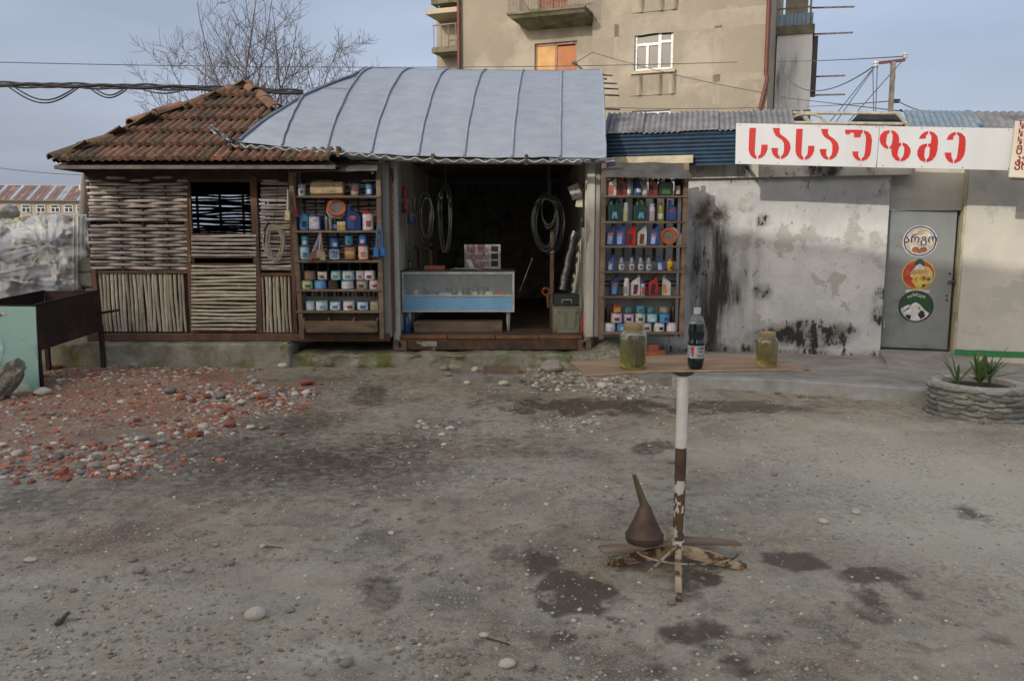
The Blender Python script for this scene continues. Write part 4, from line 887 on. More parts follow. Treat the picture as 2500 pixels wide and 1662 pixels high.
for (dx, c1, nm) in ((-8, (190,150,140), 'pinkish'), (-3, (60,110,180), 'blue'), (3, (196,186,150), 'straw coloured'), (8, (150,120,90), 'brown')):
    brush(nm+' long handled brush in the bundle hanging before third shelf', 783, 566, 628+abs(dx), RF-.05-dx*.002, c1, (120,90,70) if dx < 0 else (150,140,110), -10+dx*2)
# ---- right rack goods
R_ = 'right rack'
put('r',0,1481,1503,431,'oil_bottle','bottle','white oil bottle with orange label, left end of right rack top shelf',jug,(196,196,192),(206,84,50),None,1,group=gr_)
put('r',0,1504,1526,426,'oil_bottle','bottle','red oil bottle beside the white one on the right rack top shelf',jug,(156,28,30),(60,24,26),None,-1,group=gr_)
put('r',0,1527,1539,430,'bottle','bottle','slim clear bottle left of the blue one on the top shelf',rbottle,(150,160,158),(190,196,196),(150,150,146),.45,.35,group=gr_)
put('r',0,1543,1564,429,'bottle','bottle','blue cone shouldered bottle in the middle of the top shelf',rbottle,(56,92,150),None,(44,70,120),.35,.35,mark=(200,206,214),group=gr_)
put('r',0,1565,1578,431,'bottle','bottle','slim clear bottle right of the blue one on the top shelf',rbottle,(164,166,158),(200,200,204),(120,120,116),.5,.35,group=gr_)
put('r',0,1580,1602,430,'oil_bottle','bottle','red oil bottle near the dark green jug on the top shelf',jug,(160,30,30),(56,26,26),None,-1,group=gr_)
put('r',0,1603,1639,430,'oil_jug','bottle','large black green jug on the right rack top shelf',bigjug,(22,52,40),(60,130,60),-1,group=gr_)
put('r',0,1645,1661,434,'plastic_jar','jar','dark jar with red and cream label, right end of top shelf',spray,(44,28,28),(30,26,26),(190,170,150),group=gr_)
put('r',1,1479,1514,482,'oil_jug','bottle','large green jug at the left end of the right rack second shelf',bigjug,(24,76,56),(30,70,80),1,(110,180,206),group=gr_)
put('r',1,1520,1533,495,'spray_can','spray can','pale lilac spray can with yellow mark on second shelf',spray,(186,184,196),(200,200,210),(190,190,90),group=gr_)
put('r',1,1543,1578,484,'oil_jug','bottle','large green jug in the middle of the right rack second shelf',bigjug,(24,76,56),(30,70,80),1,(110,180,206),group=gr_)
put('r',1,1583,1597,497,'spray_can','spray can','white spray can with pink print on the second shelf',spray,(206,190,200),(190,206,210),(196,160,180),group=gr_)
put('r',1,1604,1618,495,'bottle','bottle','yellow bottle with red cap on the right rack second shelf',rbottle,(170,160,40),(200,206,190),(150,36,40),.6,.4,group=gr_)
put('r',1,1628,1650,489,'oil_bottle','bottle','plain dark blue canister, right end of the second shelf',jug,(34,62,136),(38,70,146),(176,60,60),-1,group=gr_)
put('r',2,1478,1502,547,'oil_bottle','bottle','darkest blue oil bottle, left end of right rack third shelf',jug,(24,50,112),(150,170,210),(190,80,80),1,group=gr_)
put('r',2,1503,1526,547,'oil_bottle','bottle','blue oil bottle left of the red one on third shelf',jug,(36,84,164),(150,180,220),(190,90,90),1,group=gr_)
put('r',2,1529,1553,547,'oil_bottle','bottle','red oil bottle with dark label on the third shelf',jug,(196,28,30),(60,30,30),None,1,group=gr_)
put('r',2,1555,1578,548,'oil_bottle','bottle','white oil bottle with brown label on the third shelf',jug,(206,206,200),(120,70,40),None,1,group=gr_)
put('r',2,1585,1607,547,'oil_bottle','bottle','blue oil bottle beside the orange reel on the third shelf',jug,(34,80,160),(160,184,220),(190,90,90),1,group=gr_)
put('r',2,1651,1666,560,'oil_bottle','bottle','white handled bottle at the right end of the third shelf',jug,(190,190,184),None,None,-1,group=gr_)
put('r',3,1483,1502,622,'oil_bottle','bottle','small blue bottle, left end of the right rack fourth shelf',jug,(32,80,160),(170,190,214),(190,80,80),1,group=gr_)
for i,(a_,b_) in enumerate(((1511,1526),(1536,1550),(1558,1572),(1578,1592))):
    put('r',3,a_,b_,624,'oil_bottle','bottle',['first','second','third','fourth'][i]+' from left of four grey bottles with round blue emblem',rbottle,(130,138,150),(206,206,204),(26,36,60),.55,.5,mark=(50,90,150),group=gr_)
put('r',3,1605,1624,625,'oil_bottle','bottle','blue bottle with white number one mark on fourth shelf',jug,(34,80,164),(196,200,206),None,-1,group=gr_)
put('r',3,1629,1645,632,'oil_bottle','bottle','yellow bottle with black band, right end of fourth shelf',rbottle,(206,160,26),(200,150,24),(210,170,40),.72,.4,mark=(40,44,40),group=gr_)
put('r',4,1490,1513,668,'oil_bottle','bottle','dark teal blue bottle, left end of right rack fifth shelf',jug,(22,62,110),(110,140,180),(180,90,80),1,group=gr_)
put('r',4,1524,1539,679,'spray_can','spray can','all white spray can on the right rack fifth shelf',spray,(206,206,204),(214,212,204),(150,150,160),group=gr_)
put('r',4,1542,1565,671,'oil_bottle','bottle','white bottle with dark red label on the fifth shelf',jug,(210,210,208),(120,30,40),None,1,group=gr_)
put('r',4,1566,1577,684,'spray_can','spray can','small white spray can with purple cap on the fifth shelf',spray,(200,196,210),(70,60,110),(200,90,70),group=gr_)
put('r',4,1585,1608,671,'oil_bottle','bottle','red bottle with dark label on the fifth shelf',jug,(190,28,26),(70,30,30),None,1,group=gr_)
put('r',4,1619,1641,671,'oil_bottle','bottle','white bottle with orange label, right end of fifth shelf',jug,(200,204,196),(226,130,90),None,-1,group=gr_)
row = [((1476,1506),(206,200,196),(210,208,216),None,'white can at the left end'),((1508,1534),(40,110,160),(60,140,190),(206,206,206),'blue can half hidden by the large jar'),((1540,1566),(190,190,190),(200,200,200),None,'white can hidden behind the large jar'),((1571,1597),(150,150,146),(186,188,186),(90,70,60),'scratched silver can'),((1599,1627),(196,190,186),(224,220,220),(50,40,40),'white can with dark scorch'),((1631,1658),(206,196,206),(220,206,214),None,'white and lilac can')]
for (xx,b_,l_,s_,d_) in row: put('r',5,*xx,787,'paint_can','can',d_+', lowest row of the right rack',can,b_,l_,spot=s_,group=gr_)
h1 = P(1200,787,RF+.085).z - SHR[5] + .001; h2 = P(1200,764,RF+.085).z - SHR[5] + .001
row = [((1494,1523),(206,180,190),(214,196,206),(110,50,40),'pinkish can with rust blot'),((1525,1553),(170,90,120),(206,190,206),(60,40,40),'white and plum can'),((1554,1581),(170,166,150),(206,210,196),(70,90,80),'cream can with dark drips'),((1582,1610),(60,150,170),(150,200,210),(206,210,214),'turquoise can with white spots'),((1611,1640),(40,130,190),(70,150,206),(60,90,150),'bright blue can')]
for (xx,b_,l_,s_,d_) in row: put('r',5,*xx,764,'paint_can','can',d_+', middle row on the right rack bottom shelf',can,b_,l_,spot=s_,lift=h1,h=h2-h1-.001,group=gr_)
row = [((1527,1548),749,(30,120,126),(40,130,136),(150,60,60),'left of three small teal cans'),((1556,1578),746,(40,150,170),(60,160,180),(70,80,90),'middle of three small teal cans'),((1582,1602),749,(30,130,140),(50,140,150),(160,50,90),'right of three small teal cans')]
for (xx,yt,b_,l_,s_,d_) in row: put('r',5,*xx,yt,'paint_can','can',d_+' on the right rack',can,b_,l_,spot=s_,lift=h2,group=gr_)
put('r',5,1498,1517,741,'square_tin','tin','orange and brown square tin on the pinkish can',carton,(150,60,36),(200,140,40),lift=h2,group=gr_)
put('r',5,1613,1636,750,'domed_tin','tin','shiny domed metal cap on the bright blue can',can,(176,170,140),None,lift=h2,group=gr_)
put('r',5,1480,1493,740,'bottle','bottle','brown glass bottle at the left of the right rack bottom shelf',rbottle,(58,36,26),None,(40,44,60),.6,.35,lift=h1,dy=.03,group=gr_)
put('r',5,1641,1653,740,'bottle','bottle','brown glass bottle at the right of the right rack bottom shelf',rbottle,(60,34,26),None,(40,44,60),.6,.35,lift=h1,dy=.03,group=gr_)
# bricks and boards that prop the rack
brick_m = mat('prop_brick', (156,88,62), (124,66,48), scale=8, rough=.9, bump=.3, rand=.15)
for i,(px,py,w,d_) in enumerate([(1600,862,46,'top brick of the pile propping the right rack'),(1612,880,50,'middle brick of the pile propping the right rack'),(1560,905,44,'low brick in the pile under the right rack'),(1608,908,50,'bottom brick of the pile under the right rack'),(1593,848,26,'half brick wedged right under the right rack corner')]):
    p = P(px, py, 9.62); w_ = w*9.7/FPX; q = MB(); q.box(-w_/2, w_/2, -.06, .06, -.035, .035); o = inst('brick', q.mesh('brick', brick_m, bevel=.006, jit=.002), None, p, (0, 0, random.uniform(-.1, .1))); tag(o, d_, 'brick', 'bricks under the right rack')
# cable coil on the hut wall
t = thing('cable_coil', 'bundle of pale cable coiled and hung on the bamboo hut wall', 'cable coil', P(668, 545, HUTY-.06), 0)
cabm = mat('pale_cable', (190,180,156), (150,142,124), scale=8, rough=.6)
for k in range(16):
    c = P(671+random.uniform(-5, 5), 588+random.uniform(-4, 6), HUTY-.06+random.uniform(-.03, .01)) ; rx_, rz_ = random.uniform(.09, .13), random.uniform(.17, .215); q = MB()
    q.tube([c + Vector((rx_*cos(a), .01*sin(3*a), rz_*sin(a) + .02*cos(2*a))) for a in [2*pi*i/26 for i in range(26)]], .0045, 5, closed=True); q.build('cable_turn', cabm, t, smooth=60)
q = MB(); a = P(672, 400, HUTY-.12); b = P(669, 545, HUTY-.07); q.tube([a, (a+b)/2+Vector((.04,0,0)), b], .004, 5); q.build('hanging_wire', plain((90,84,74), .7), t)
q = MB(); c = P(652, 575, HUTY-.07); q.tube([c+Vector((.03,0,.16)), c+Vector((-.02,0,.08)), c+Vector((-.035,0,-.04)), c+Vector((-.02,0,-.14))], .012, 6); q.build('black_sleeve', plain((36,36,40), .6), t, smooth=50)
# ================================================================== inside the container
alw = mat('white_counter_frame', (190,190,184), (160,160,154), scale=6, rough=.5, bump=.08)
CF = 10.2; ka, kb_ = P(981, 700, CF).x, P(1256, 700, CF).x; zt1 = P(1200, 664, CF).z; zs = P(1200, 722, CF).z; zl = P(1200, 760, CF).z
t = thing('shop_counter', 'low glass fronted shop counter with pale blue panel in the container', 'counter', ((ka+kb_)/2, CF, FLZ))
blue = mat('pale_blue_laminate', (128,176,206), (112,158,190), scale=3, rough=.35, bump=.02)
q = MB(); q.box(ka+.03, kb_-.03, CF, CF+.015, zl+.01, zs-.012); q.build('blue_panel', blue, t)
for (x0, x1) in ((ka, ka+.028), (kb_-.028, kb_)): q = MB(); q.box(x0, x1, CF-.012, CF+.45, zl-.01, zt1+.0); q.build('side_upright', alw, t, bevel=.003)
for z, h in ((zt1-.014, .026), (zs, .022), (zl, .02)): q = MB(); q.box(ka+.029, kb_-.029, CF-.01, CF+.012, z-h/2, z+h/2); q.build('front_rail', alw, t, bevel=.002)
q = MB(); q.box(ka+.03, kb_-.03, CF+.014, CF+.44, zs-.02, zs-.005); q.build('display_shelf', alw, t)
q = MB(); q.box(ka+.03, kb_-.03, CF+.43, CF+.445, zs-.004, zt1-.01); q.build('back_panel', alw, t)
q = MB(); q.box(ka-.01, kb_+.01, CF+.0, CF+.46, zt1+.002, zt1+.02); q.build('counter_top', plain((60,64,62), .5), t)
q = MB(); x = (ka+kb_)/2; q.box(x-.02, x+.02, CF+.40, CF+.428, zs, zt1-.015); q.build('mullion', alw, t)
gl_m = bpy.data.materials.new('pane_glass'); gl_m.use_nodes = True; nn = gl_m.node_tree.nodes; b_ = nn['Principled BSDF']; tr = nn.new('ShaderNodeBsdfTransparent'); ms = nn.new('ShaderNodeMixShader'); ms.inputs['Fac'].default_value = .14
b_.inputs['Roughness'].default_value = .05; b_.inputs['Base Color'].default_value = (.6, .7, .68, 1); gl_m.node_tree.links.new(tr.outputs[0], ms.inputs[1]); gl_m.node_tree.links.new(b_.outputs[0], ms.inputs[2]); gl_m.node_tree.links.new(ms.outputs[0], nn['Material Output'].inputs['Surface'])
q = MB(); q.box(ka+.03, kb_-.03, CF-.004, CF+.001, zs+.012, zt1-.03); q.build('glass_pane', gl_m, t)
for x in (ka+.08, kb_-.08):
    q = MB(); q.lathe([(.014, FLZ), (.03, zl-.01), (0.001, zl-.01)], 4, (x, CF+.05, 0)); q.build('leg', alw, t)
    q = MB(); q.lathe([(.014, FLZ), (.03, zl-.01), (0.001, zl-.01)], 4, (x, CF+.40, 0)); q.build('leg', alw, t)
# stock in the counter
gc = 'small stock inside the glass counter'
items = [(1016,12,.075,(206,206,202),'white lidded pot at the left of the glass counter','c'),(1040,10,.06,(70,60,50),'small dark pot beside the white pot in the counter','c'),(1035,8,.10,(150,60,50),'red tipped packet standing behind the pots in the counter','b'),(1047,7,.06,(50,90,150),'small blue packet in the counter','b'),(1064,14,.045,(120,60,56),'low maroon carton in the counter','b'),(1086,30,.045,(140,190,190),'pale turquoise carton in the middle of the counter','b'),(1096,16,.085,(60,66,66),'dark flat box at the back middle of the counter','b'),(1115,6,.06,(40,70,140),'narrow blue carton in the counter','b'),(1123,9,.06,(190,190,140),'cream carton beside the narrow blue one','b'),(1141,10,.09,(44,60,110),'navy tin in the right half of the counter','c'),(1133,8,.085,(70,100,90),'green grey tin left of the navy tin','c'),(1160,14,.05,(200,186,150),'round cream reel in the counter','c'),(1160,16,.10,(60,84,80),'dark green coil at the back of the counter','c'),(1194,20,.05,(190,206,196),'shallow pale bowl in the counter','c'),(1186,18,.10,(110,70,80),'plum coloured coil at the back right of the counter','c'),(1176,10,.06,(190,150,70),'ochre tin in the counter','c'),(1222,26,.065,(150,40,50),'long red packet at the right of the counter','b')]
for (px, w, h, c, lb, kd) in items:
    Y = CF + (.12 if h < .07 else .25); p = P(px, 700, Y); w_ = w*Y/FPX; t = thing('stock_item', lb, 'stock', (p.x, Y, zs-.005), random.uniform(-.2, .2), gc)
    if kd == 'c': can(t, w_, h, c, tuple(min(255, x*1.15) for x in c))
    else: carton(t, w_, h, c, tuple(min(255, x*1.2+10) for x in c))
for k in range(22):
    Y = CF+random.uniform(.05, .3); p = P(random.uniform(1200, 1246), 700, Y); q = MB(); q.lathe([(.012, 0), (.013, .016), (0.001, .018)], 8, (p.x, Y, zs-.004)); tag(q.build('small_nut', plain(random.choice([(150,160,150),(190,190,186),(110,120,116)]), .35, metal=0)), 'tiny pale fitting in the right end of the glass counter', 'fitting', 'fittings in the glass counter')
# things on the counter
q = MB(); p = P(1062, 657, CF+.15); q.box(p.x-.13, p.x+.13, CF+.08, CF+.22, zt1+.021, zt1+.075); tag(q.build('wooden_box', plain((150,84,44), .6), bevel=.004), 'orange brown wooden box on the left of the shop counter', 'box')
t = thing('paper_pile', 'loose white papers with one upturned sheet on the shop counter', 'paper', P(1135, 660, CF+.15), 0); pap = plain((206,206,206), .8)
for k, (a, b, y, z, r) in enumerate([(1098,1150,.12,.024,.0),(1126,1180,.16,.027,.1),(1110,1160,.2,.03,-.1)]):
    q = MB(); x0, x1 = P(a, 660, CF+y).x, P(b, 660, CF+y).x; q.slab(6, 4, lambda u, v: (x0+(x1-x0)*u, CF+.04+y*.4+.2*v, zt1+z+.012*sin(u*3+k)), (0, 0, -.0015)); q.build('sheet', pap, t)
q = MB(); a, b = P(1148, 655, CF+.12), P(1137, 634, CF+.14); q.slab(4, 4, lambda u, v: a.lerp(b, v) + Vector((.05*u, .05*u, .01*sin(v*3))), (0, .002, 0)); q.build('sheet', pap, t)
# fuel board
t = thing('fuel_board', 'white fuel board with red Georgian words and three black squares', 'sign', P(1178, 655, CF+.42), 0)
Y = CF+.46; a, b = P(1134, 597, Y), P(1222, 652, Y); q = MB(); q.box(a.x, b.x, Y, Y+.015, zt1+.021, a.z); q.build('board', plain((176,172,166), .7), t)
redt = plain((150,24,30), .6, 'red_sign_paint')
for k, s in enumerate(('ბენზინი', 'სალიარი', 'ნავთი')):
    me = text_mesh(s, .105, redt, .001, .0015, 'RIGHT', .66); z = a.z - .095 - k*.098; o = inst('lettering', me, t, Vector((P(1195, 620, Y).x, Y-.002, z)) - WL[t.name], (pi/2, 0, 0))
for k in range(3): q = MB(); x0, x1 = P(1199, 620, Y).x, P(1216, 620, Y).x; z = a.z-.02-k*.098; q.box(x0, x1, Y-.004, Y-.001, max(z-.075, zt1+.03), z); q.build('black_square', plain((24,24,24), .6), t)
# cabinet frame, flask, hoses
t = thing('small_cabinet', 'small open brown wooden cabinet on the left of the counter', 'cabinet', P(1030, 650, CF+.5)); Y = CF+.45
a, b = P(1012, 603, Y), P(1056, 655, Y)
for (x0, x1, z0, z1) in ((a.x, a.x+.03, b.z, a.z), (b.x-.04, b.x, b.z, a.z+.06), (a.x, b.x, a.z-.03, a.z)): q = MB(); q.box(x0+.0, x1, Y, Y+.2, z0, z1); q.build('frame_board', plain((110,70,40), .7), t)
hose = mat('grey_rubber_hose', (58,58,55), (42,42,40), scale=8, rough=.7)
def coil(label, px, py, rx_, rz_, Y, n_, r, top, mm=hose):
    t = thing('hose_coil', label, 'hose', P(px, py, Y), 0, 'hoses hung in the container')
    for k in range(n_):
        c = P(px+random.uniform(-rx_*.25, rx_*.25), py+random.uniform(-6, 8), Y+random.uniform(-.06, .06)); a_, b_ = rx_*random.uniform(.75, 1.05)*Y/FPX, rz_*random.uniform(.85, 1.05)*Y/FPX; q = MB()
        q.tube([c + Vector((a_*cos(u)*(1+.12*sin(u)), .02*sin(2*u), b_*sin(u))) for u in [2*pi*i/28 for i in range(28)]], r, 7, closed=True); q.build('hose_turn', mm, t, smooth=60)
    a = P(px, top, Y); b = P(px+2, py-rz_*.9, Y); q = MB(); q.tube([a, b], .004, 5); q.build('hanging_wire', plain((110,106,96), .7), t)
coil('fat grey hose coil hanging at the far left of the container', 1040, 530, 17, 54, 10.1, 5, .012, 395)
coil('long narrow hose coil hanging left in the container', 1087, 538, 16, 78, 10.2, 4, .011, 395)
coil('many turned cable coil hanging right in the container', 1337, 545, 33, 68, 10.2, 11, .006, 400)
coil('thin loop of hose above the many turned coil', 1342, 515, 20, 38, 10.25, 3, .006, 400)
# goods on the left wall
for k, (px, py, w, h, c, lb) in enumerate([(988,470,14,30,(140,40,46),'red packets hung high on the container left wall'),(990,505,18,30,(110,36,50),'dark red bag hung on the container left wall'),(1003,535,18,26,(40,60,90),'blue bag hung low on the container left wall'),(1012,500,12,34,(80,90,40),'olive bag hung on the container left wall'),(1000,640,10,22,(50,110,70),'green flask with red collar on the counter left end')]):
    Y = 10.0+.03*k if k < 4 else CF+.2; p = P(px, py, Y); w_, h_ = w*Y/FPX, h*Y/FPX; t = thing('hanging_bag' if k < 4 else 'flask', lb, 'bag' if k < 4 else 'flask', (p.x, Y, p.z-h_/2 if k < 4 else zt1+.021), 0)
    if k < 4:
        q = MB(); q.slab(5, 6, lambda u, v: (w_*(u-.5)*(1-.25*v**3), -.03*sin(pi*u)*sin(pi*min(1, v*1.1)), h_*v), (0, .012, 0)); q.build('bag_body', plain(c, .4), t, local=True, smooth=50)
        q = MB(); q.tube([(0, .0, h_), (0, .02, h_+.06)], .004, 5); q.build('loop', plain(c, .4), t, local=True)
    else: rbottle(t, w_, h_, c, (150,40,40), (30,30,30), .6, .5)
# crate with case, handle stick, foil roll, papers
t = thing('military_crate', 'olive grey metal crate at the right of the container floor', 'crate', P(1382, 814, 10.0), 0); Y = 9.98; a, b = P(1351, 752, Y), P(1415, 814, Y)
olv = mat('olive_grey_paint', (128,128,108), (104,104,88), scale=6, rough=.6, bump=.1, c3=(84,76,60), s3=4)
q = MB(); q.box(a.x, b.x, Y, Y+.36, FLZ, a.z); q.build('box', olv, t, bevel=.008)
for f in (.3, .7): q = MB(); x = a.x+(b.x-a.x)*f; q.box(x-.05, x+.05, Y-.008, Y-.001, FLZ+.06, a.z-.03); q.build('pressed_panel', olv, t, bevel=.004)
q = MB(); q.box(a.x-.004, b.x+.004, Y-.006, Y+.366, a.z+.001, a.z+.02); q.build('lid_rim', olv, t, bevel=.003)
t = thing('tool_case', 'dark green case with light handle on top of the crate', 'case', (a.x/2+b.x/2, Y+.15, a.z+.021)); w_ = (b.x-a.x)*.96
q = MB(); q.box(-w_/2, w_/2, -.13, .13, 0, .15); q.build('case_body', plain((36,48,44), .5), t, local=True, bevel=.012)
q = MB(); q.tube([(-.06,-.135,.05), (-.06,-.16,.05), (-.06,-.16,.085), (.06,-.16,.085), (.06,-.16,.05), (.06,-.135,.05)], .006, 6); q.build('handle', plain((190,190,186), .3), t, local=True)
q = MB(); a, b = P(1418, 814, 9.9), P(1436, 700, 9.95); q.tube([a, a.lerp(b, .45)], .016, 8); t = thing('long_tool', 'red handled thin tool leaning at the right container post', 'tool', a); q.build('handle', plain((196,40,36), .4), t)
q = MB(); q.tube([a.lerp(b, .45), b], .006, 6); q.build('shaft', plain((60,56,52), .6), t)
foil = mat('silver_foil', (116,116,116), (76,76,76), scale=14, rough=.35, metal=.7, bump=.5, bscale=20)
q = MB(); a, b = P(1372, 708, 10.25), P(1402, 566, 10.35); q.tube([a.lerp(b, k/10) + Vector((.008*sin(k*2), 0, 0)) for k in range(11)], .05, 10); tag(q.build('foil_roll', foil, smooth=50), 'silver foil roll leaning on the container right wall', 'roll')
for (px, py, w, h, rot, c, lb) in [(1404,468,26,34,-.4,(176,170,160),'tilted grey paper pinned on the container right wall'),(1416,488,18,34,.12,(206,196,170),'cream paper hanging on the container right wall')]:
    p = P(px, py, 10.0); w_, h_ = w*10/FPX, h*10/FPX; q = MB(); q.slab(3, 4, lambda u, v: (w_*(u-.5), .012*sin(v*2.5), h_*(v-.5)), (0, .002, 0)); tag(inst('pinned_paper', q.mesh('pinned_paper', plain(c, .9)), None, p, (0, rot, -.2)), lb, 'paper')
q = MB(); p = P(1426, 510, 9.98); q.box(p.x-.02, p.x+.02, 9.97, 10.0, P(1426, 556, 9.98).z, P(1426, 450, 9.98).z); tag(q.build('black_strip', plain((32,32,32), .7), bevel=.005), 'black strip hanging on the container right wall', 'strip')
t = thing('clamp_tool', 'orange clamp hanging deep in the container', 'tool', P(1333, 715, 10.9)); q = MB(); p = P(1333, 712, 10.9); q.tube([p+Vector((.05*cos(u), 0, .05*sin(u))) for u in [2*pi*i/14 for i in range(14)]], .016, 6, closed=True); q.build('ring', plain((190,96,40), .5), t)
q = MB(); q.bar(p+Vector((.02,0,-.05)), p+Vector((.03,0,-.22)), .03, .02); q.build('handle', plain((190,120,50), .5), t)
q = MB(); a, b = P(1268, 713, 10.6), P(1300, 630, 10.7); q.tube([a, b], .006, 6); tag(q.build('thin_rod', plain((150,150,146), .4)), 'thin metal rod leaning in the dark container', 'rod')
q = MB(); p = P(1346, 770, 10.7); q.bar(P(1346, 805, 10.7), P(1348, 560, 10.7), .05, .04); tag(q.build('wooden_prop', oldw), 'upright wooden prop inside the container on the right', 'prop')
t = thing('low_trough', 'long low wooden box under the shop counter', 'wooden box', P(1118, 812, 10.12)); Y = 10.1; a, b = P(1010, 786, Y), P(1226, 812, Y)
q = MB(); q.box(a.x, b.x, Y, Y+.02, FLZ, a.z); q.build('front_board', oldw, t, bevel=.003); q = MB(); q.box(a.x, b.x, Y+.24, Y+.26, FLZ, a.z); q.build('back_board', oldw, t)
for x in (a.x, b.x-.02): q = MB(); q.box(x, x+.02, Y+.021, Y+.239, FLZ, a.z-.005); q.build('end_board', oldw, t)
t = thing('blue_bottle', 'blue plastic bottle standing at the left under the counter', 'bottle', (P(994, 790, 10.0).x, 10.0, FLZ)); rbottle(t, .085, .24, (34,72,140), None, (30,60,120), .65, .4)
# ================================================================== concrete step blocks before the plinth
blk = mat('step_block_concrete', (146,140,128), (112,108,98), scale=5, rough=.95, bump=.5, bscale=26)
for (x0, x1, ya, yb, lb) in [(1105,1188,921,936,'left concrete step block before the container'),(1188,1270,918,936,'right concrete step block before the container'),(1180,1268,903,913,'thin upper step plank against the plinth')]:
    a, b = G(x0, yb), G(x1, yb); h = .07; q = MB(); q.slab(8, 2, lambda u, v: (a.x+(b.x-a.x)*u, a.y+.2*v, h+.006*noise.noise(Vector((u*5, v*3, x0)))), (0, 0, -h)); tag(q.build('step_block', blk if ya != 903 else oldw, jit=.004), lb, 'step block')
# ================================================================== cafe building
def stucco(name, base, base2, patch, dark, dscale=1.6, dth=(.57, .66), low=None):
    m = bpy.data.materials.new(name); m.use_nodes = True; t = m.node_tree; n = t.nodes; l = t.links.new; b = n['Principled BSDF']; tc = n.new('ShaderNodeTexCoord')
    def nzn(s, d=8, st=(1,1,1), r=.65):
        mp = n.new('ShaderNodeMapping'); mp.inputs['Scale'].default_value = st; l(tc.outputs['Object'], mp.inputs['Vector'])
        q = n.new('ShaderNodeTexNoise'); q.inputs['Scale'].default_value = s; q.inputs['Detail'].default_value = d; q.inputs['Roughness'].default_value = r; l(mp.outputs['Vector'], q.inputs['Vector']); return q.outputs['Fac']
    def rng(f, a, b_, c=0, d=1):
        q = n.new('ShaderNodeMapRange'); l(f, q.inputs['Value'])
        for k, v in zip(('From Min', 'From Max', 'To Min', 'To Max'), (a, b_, c, d)): q.inputs[k].default_value = v
        return q.outputs['Result']
    def mix(f, a, b_):
        q = n.new('ShaderNodeMix'); q.data_type = 'RGBA'; l(f, q.inputs['Factor'])
        for k, v in (('A', a), ('B', b_)):
            if isinstance(v, tuple): q.inputs[k].default_value = lin(v)
            else: l(v, q.inputs[k])
        return q.outputs['Result']
    def mul(a, b_, op='MULTIPLY'):
        q = n.new('ShaderNodeMath'); q.operation = op
        for i, v in enumerate((a, b_)):
            if isinstance(v, (int, float)): q.inputs[i].default_value = v
            else: l(v, q.inputs[i])
        return q.outputs[0]
    c = mix(rng(nzn(1.4), .4, .6), base, base2)
    pk = rng(nzn(1.9), .56, .575); c = mix(pk, c, patch)
    c = mix(rng(nzn(14), .55, .75), c, tuple(x*.86 for x in base))
    at = n.new('ShaderNodeAttribute'); at.attribute_name = 'grime'; sp = n.new('ShaderNodeSeparateColor'); l(at.outputs['Color'], sp.inputs['Color'])
    streak = rng(nzn(5, 6, (1, 1, .12)), .38, .62); c = mix(mul(sp.outputs['Red'], streak), c, (52,50,44))
    speck = rng(mul(nzn(12, 9, (1,1,.45), .72), mul(sp.outputs['Green'], .15), 'ADD'), .60, .68); c = mix(mul(sp.outputs['Green'], rng(nzn(3.5), .30, .60, .1, .95)), c, (84,82,78)); c = mix(speck, c, (38,37,37))
    c = mix(mul(sp.outputs['Blue'], rng(nzn(9), .35, .6)), c, (74,64,44))
    c = mix(rng(nzn(9, 8), .69, .72), c, dark)
    l(c, b.inputs['Base Color']); b.inputs['Roughness'].default_value = .9
    h = mul(mul(nzn(12), .6), mul(pk, -.25), 'ADD'); h = mul(h, mul(nzn(70), .25), 'ADD'); h = mul(h, mul(speck, -.3), 'ADD')
    bp_ = n.new('ShaderNodeBump'); bp_.inputs['Strength'].default_value = .4; bp_.inputs['Distance'].default_value = .02; l(h, bp_.inputs['Height']); l(bp_.outputs['Normal'], b.inputs['Normal']); return m
st1 = stucco('peeling_stucco', (186,187,186), (166,168,168), (158,157,152), (70,66,58))
st2 = mat('cream_plaster', (184,181,170), (168,165,155), scale=2, rough=.9, bump=.25, bscale=30, c3=(168,166,158), s3=1.6, t3=(.54, .57))
caf = thing('cafe_building', 'long low whitewashed cafe building with peeling stucco right of the container', 'building', (CAFE.o.x, CAFE.o.y, .13), -CAFE.th)
def FL(px, py, off=0): return CAFE.loc(px, py, off)
sA0, sA1 = FL(1450, 800)[0], FL(2152, 800)[0]
zTop = FL(1900, 395)[1]
# wall with a hand-plastered, uneven face; grime measured per spot
def wall_grid(s0, s1, z0, z1, nx_, nz_, amp, off=0, thick=.3):
    mb = MB()
    def fn(u, v):
        s, z = s0+(s1-s0)*u, z0+(z1-z0)*v; d = amp*noise.noise(Vector((s*1.3, z*1.3, 2))) + amp*.5*noise.noise(Vector((s*5, z*5, 6)))
        return (s, off+d, z - .13)
    mb.grid(nx_, nz_, fn); o = len(mb.v)
    mb.box(s0+.002, s1-.002, off+.03, off+thick, z0-.13, z1-.13); return mb
q = wall_grid(sA0, sA1, .0, zTop-.16, 110, 70, .018); me = q.mesh('wall', st1, fix=True, smooth=40)
ca = me.color_attributes.new('grime', 'FLOAT_COLOR', 'POINT'); cc_ = []
def gell(px0, px1, py0, py1, w): a = FL(px0, py0); b = FL(px1, py1); return ((a[0]+b[0])/2, (a[1]+b[1])/2, (b[0]-a[0])/2, (a[1]-b[1])/2, w)
def gval(L_, s, z, soft=.6, amp=.4):
    m = 0; nz_ = amp*noise.noise(Vector((s*3, z*3, 1))) + amp*.5*noise.noise(Vector((s*9, z*9, 4)))
    for (c0, c1, r0, r1, w) in L_:
        d = sqrt(((s-c0)/r0)**2 + ((z-c1)/r1)**2) + nz_; m = max(m, w*min(1, max(0, (1+soft/2-d)/soft)))
    return m
ST = [gell(1690,1790,480,880,1.2),gell(1790,1860,560,860,.45),(*gell(1680,1720,540,700,.8),),gell(1760,1790,640,830,.7)]
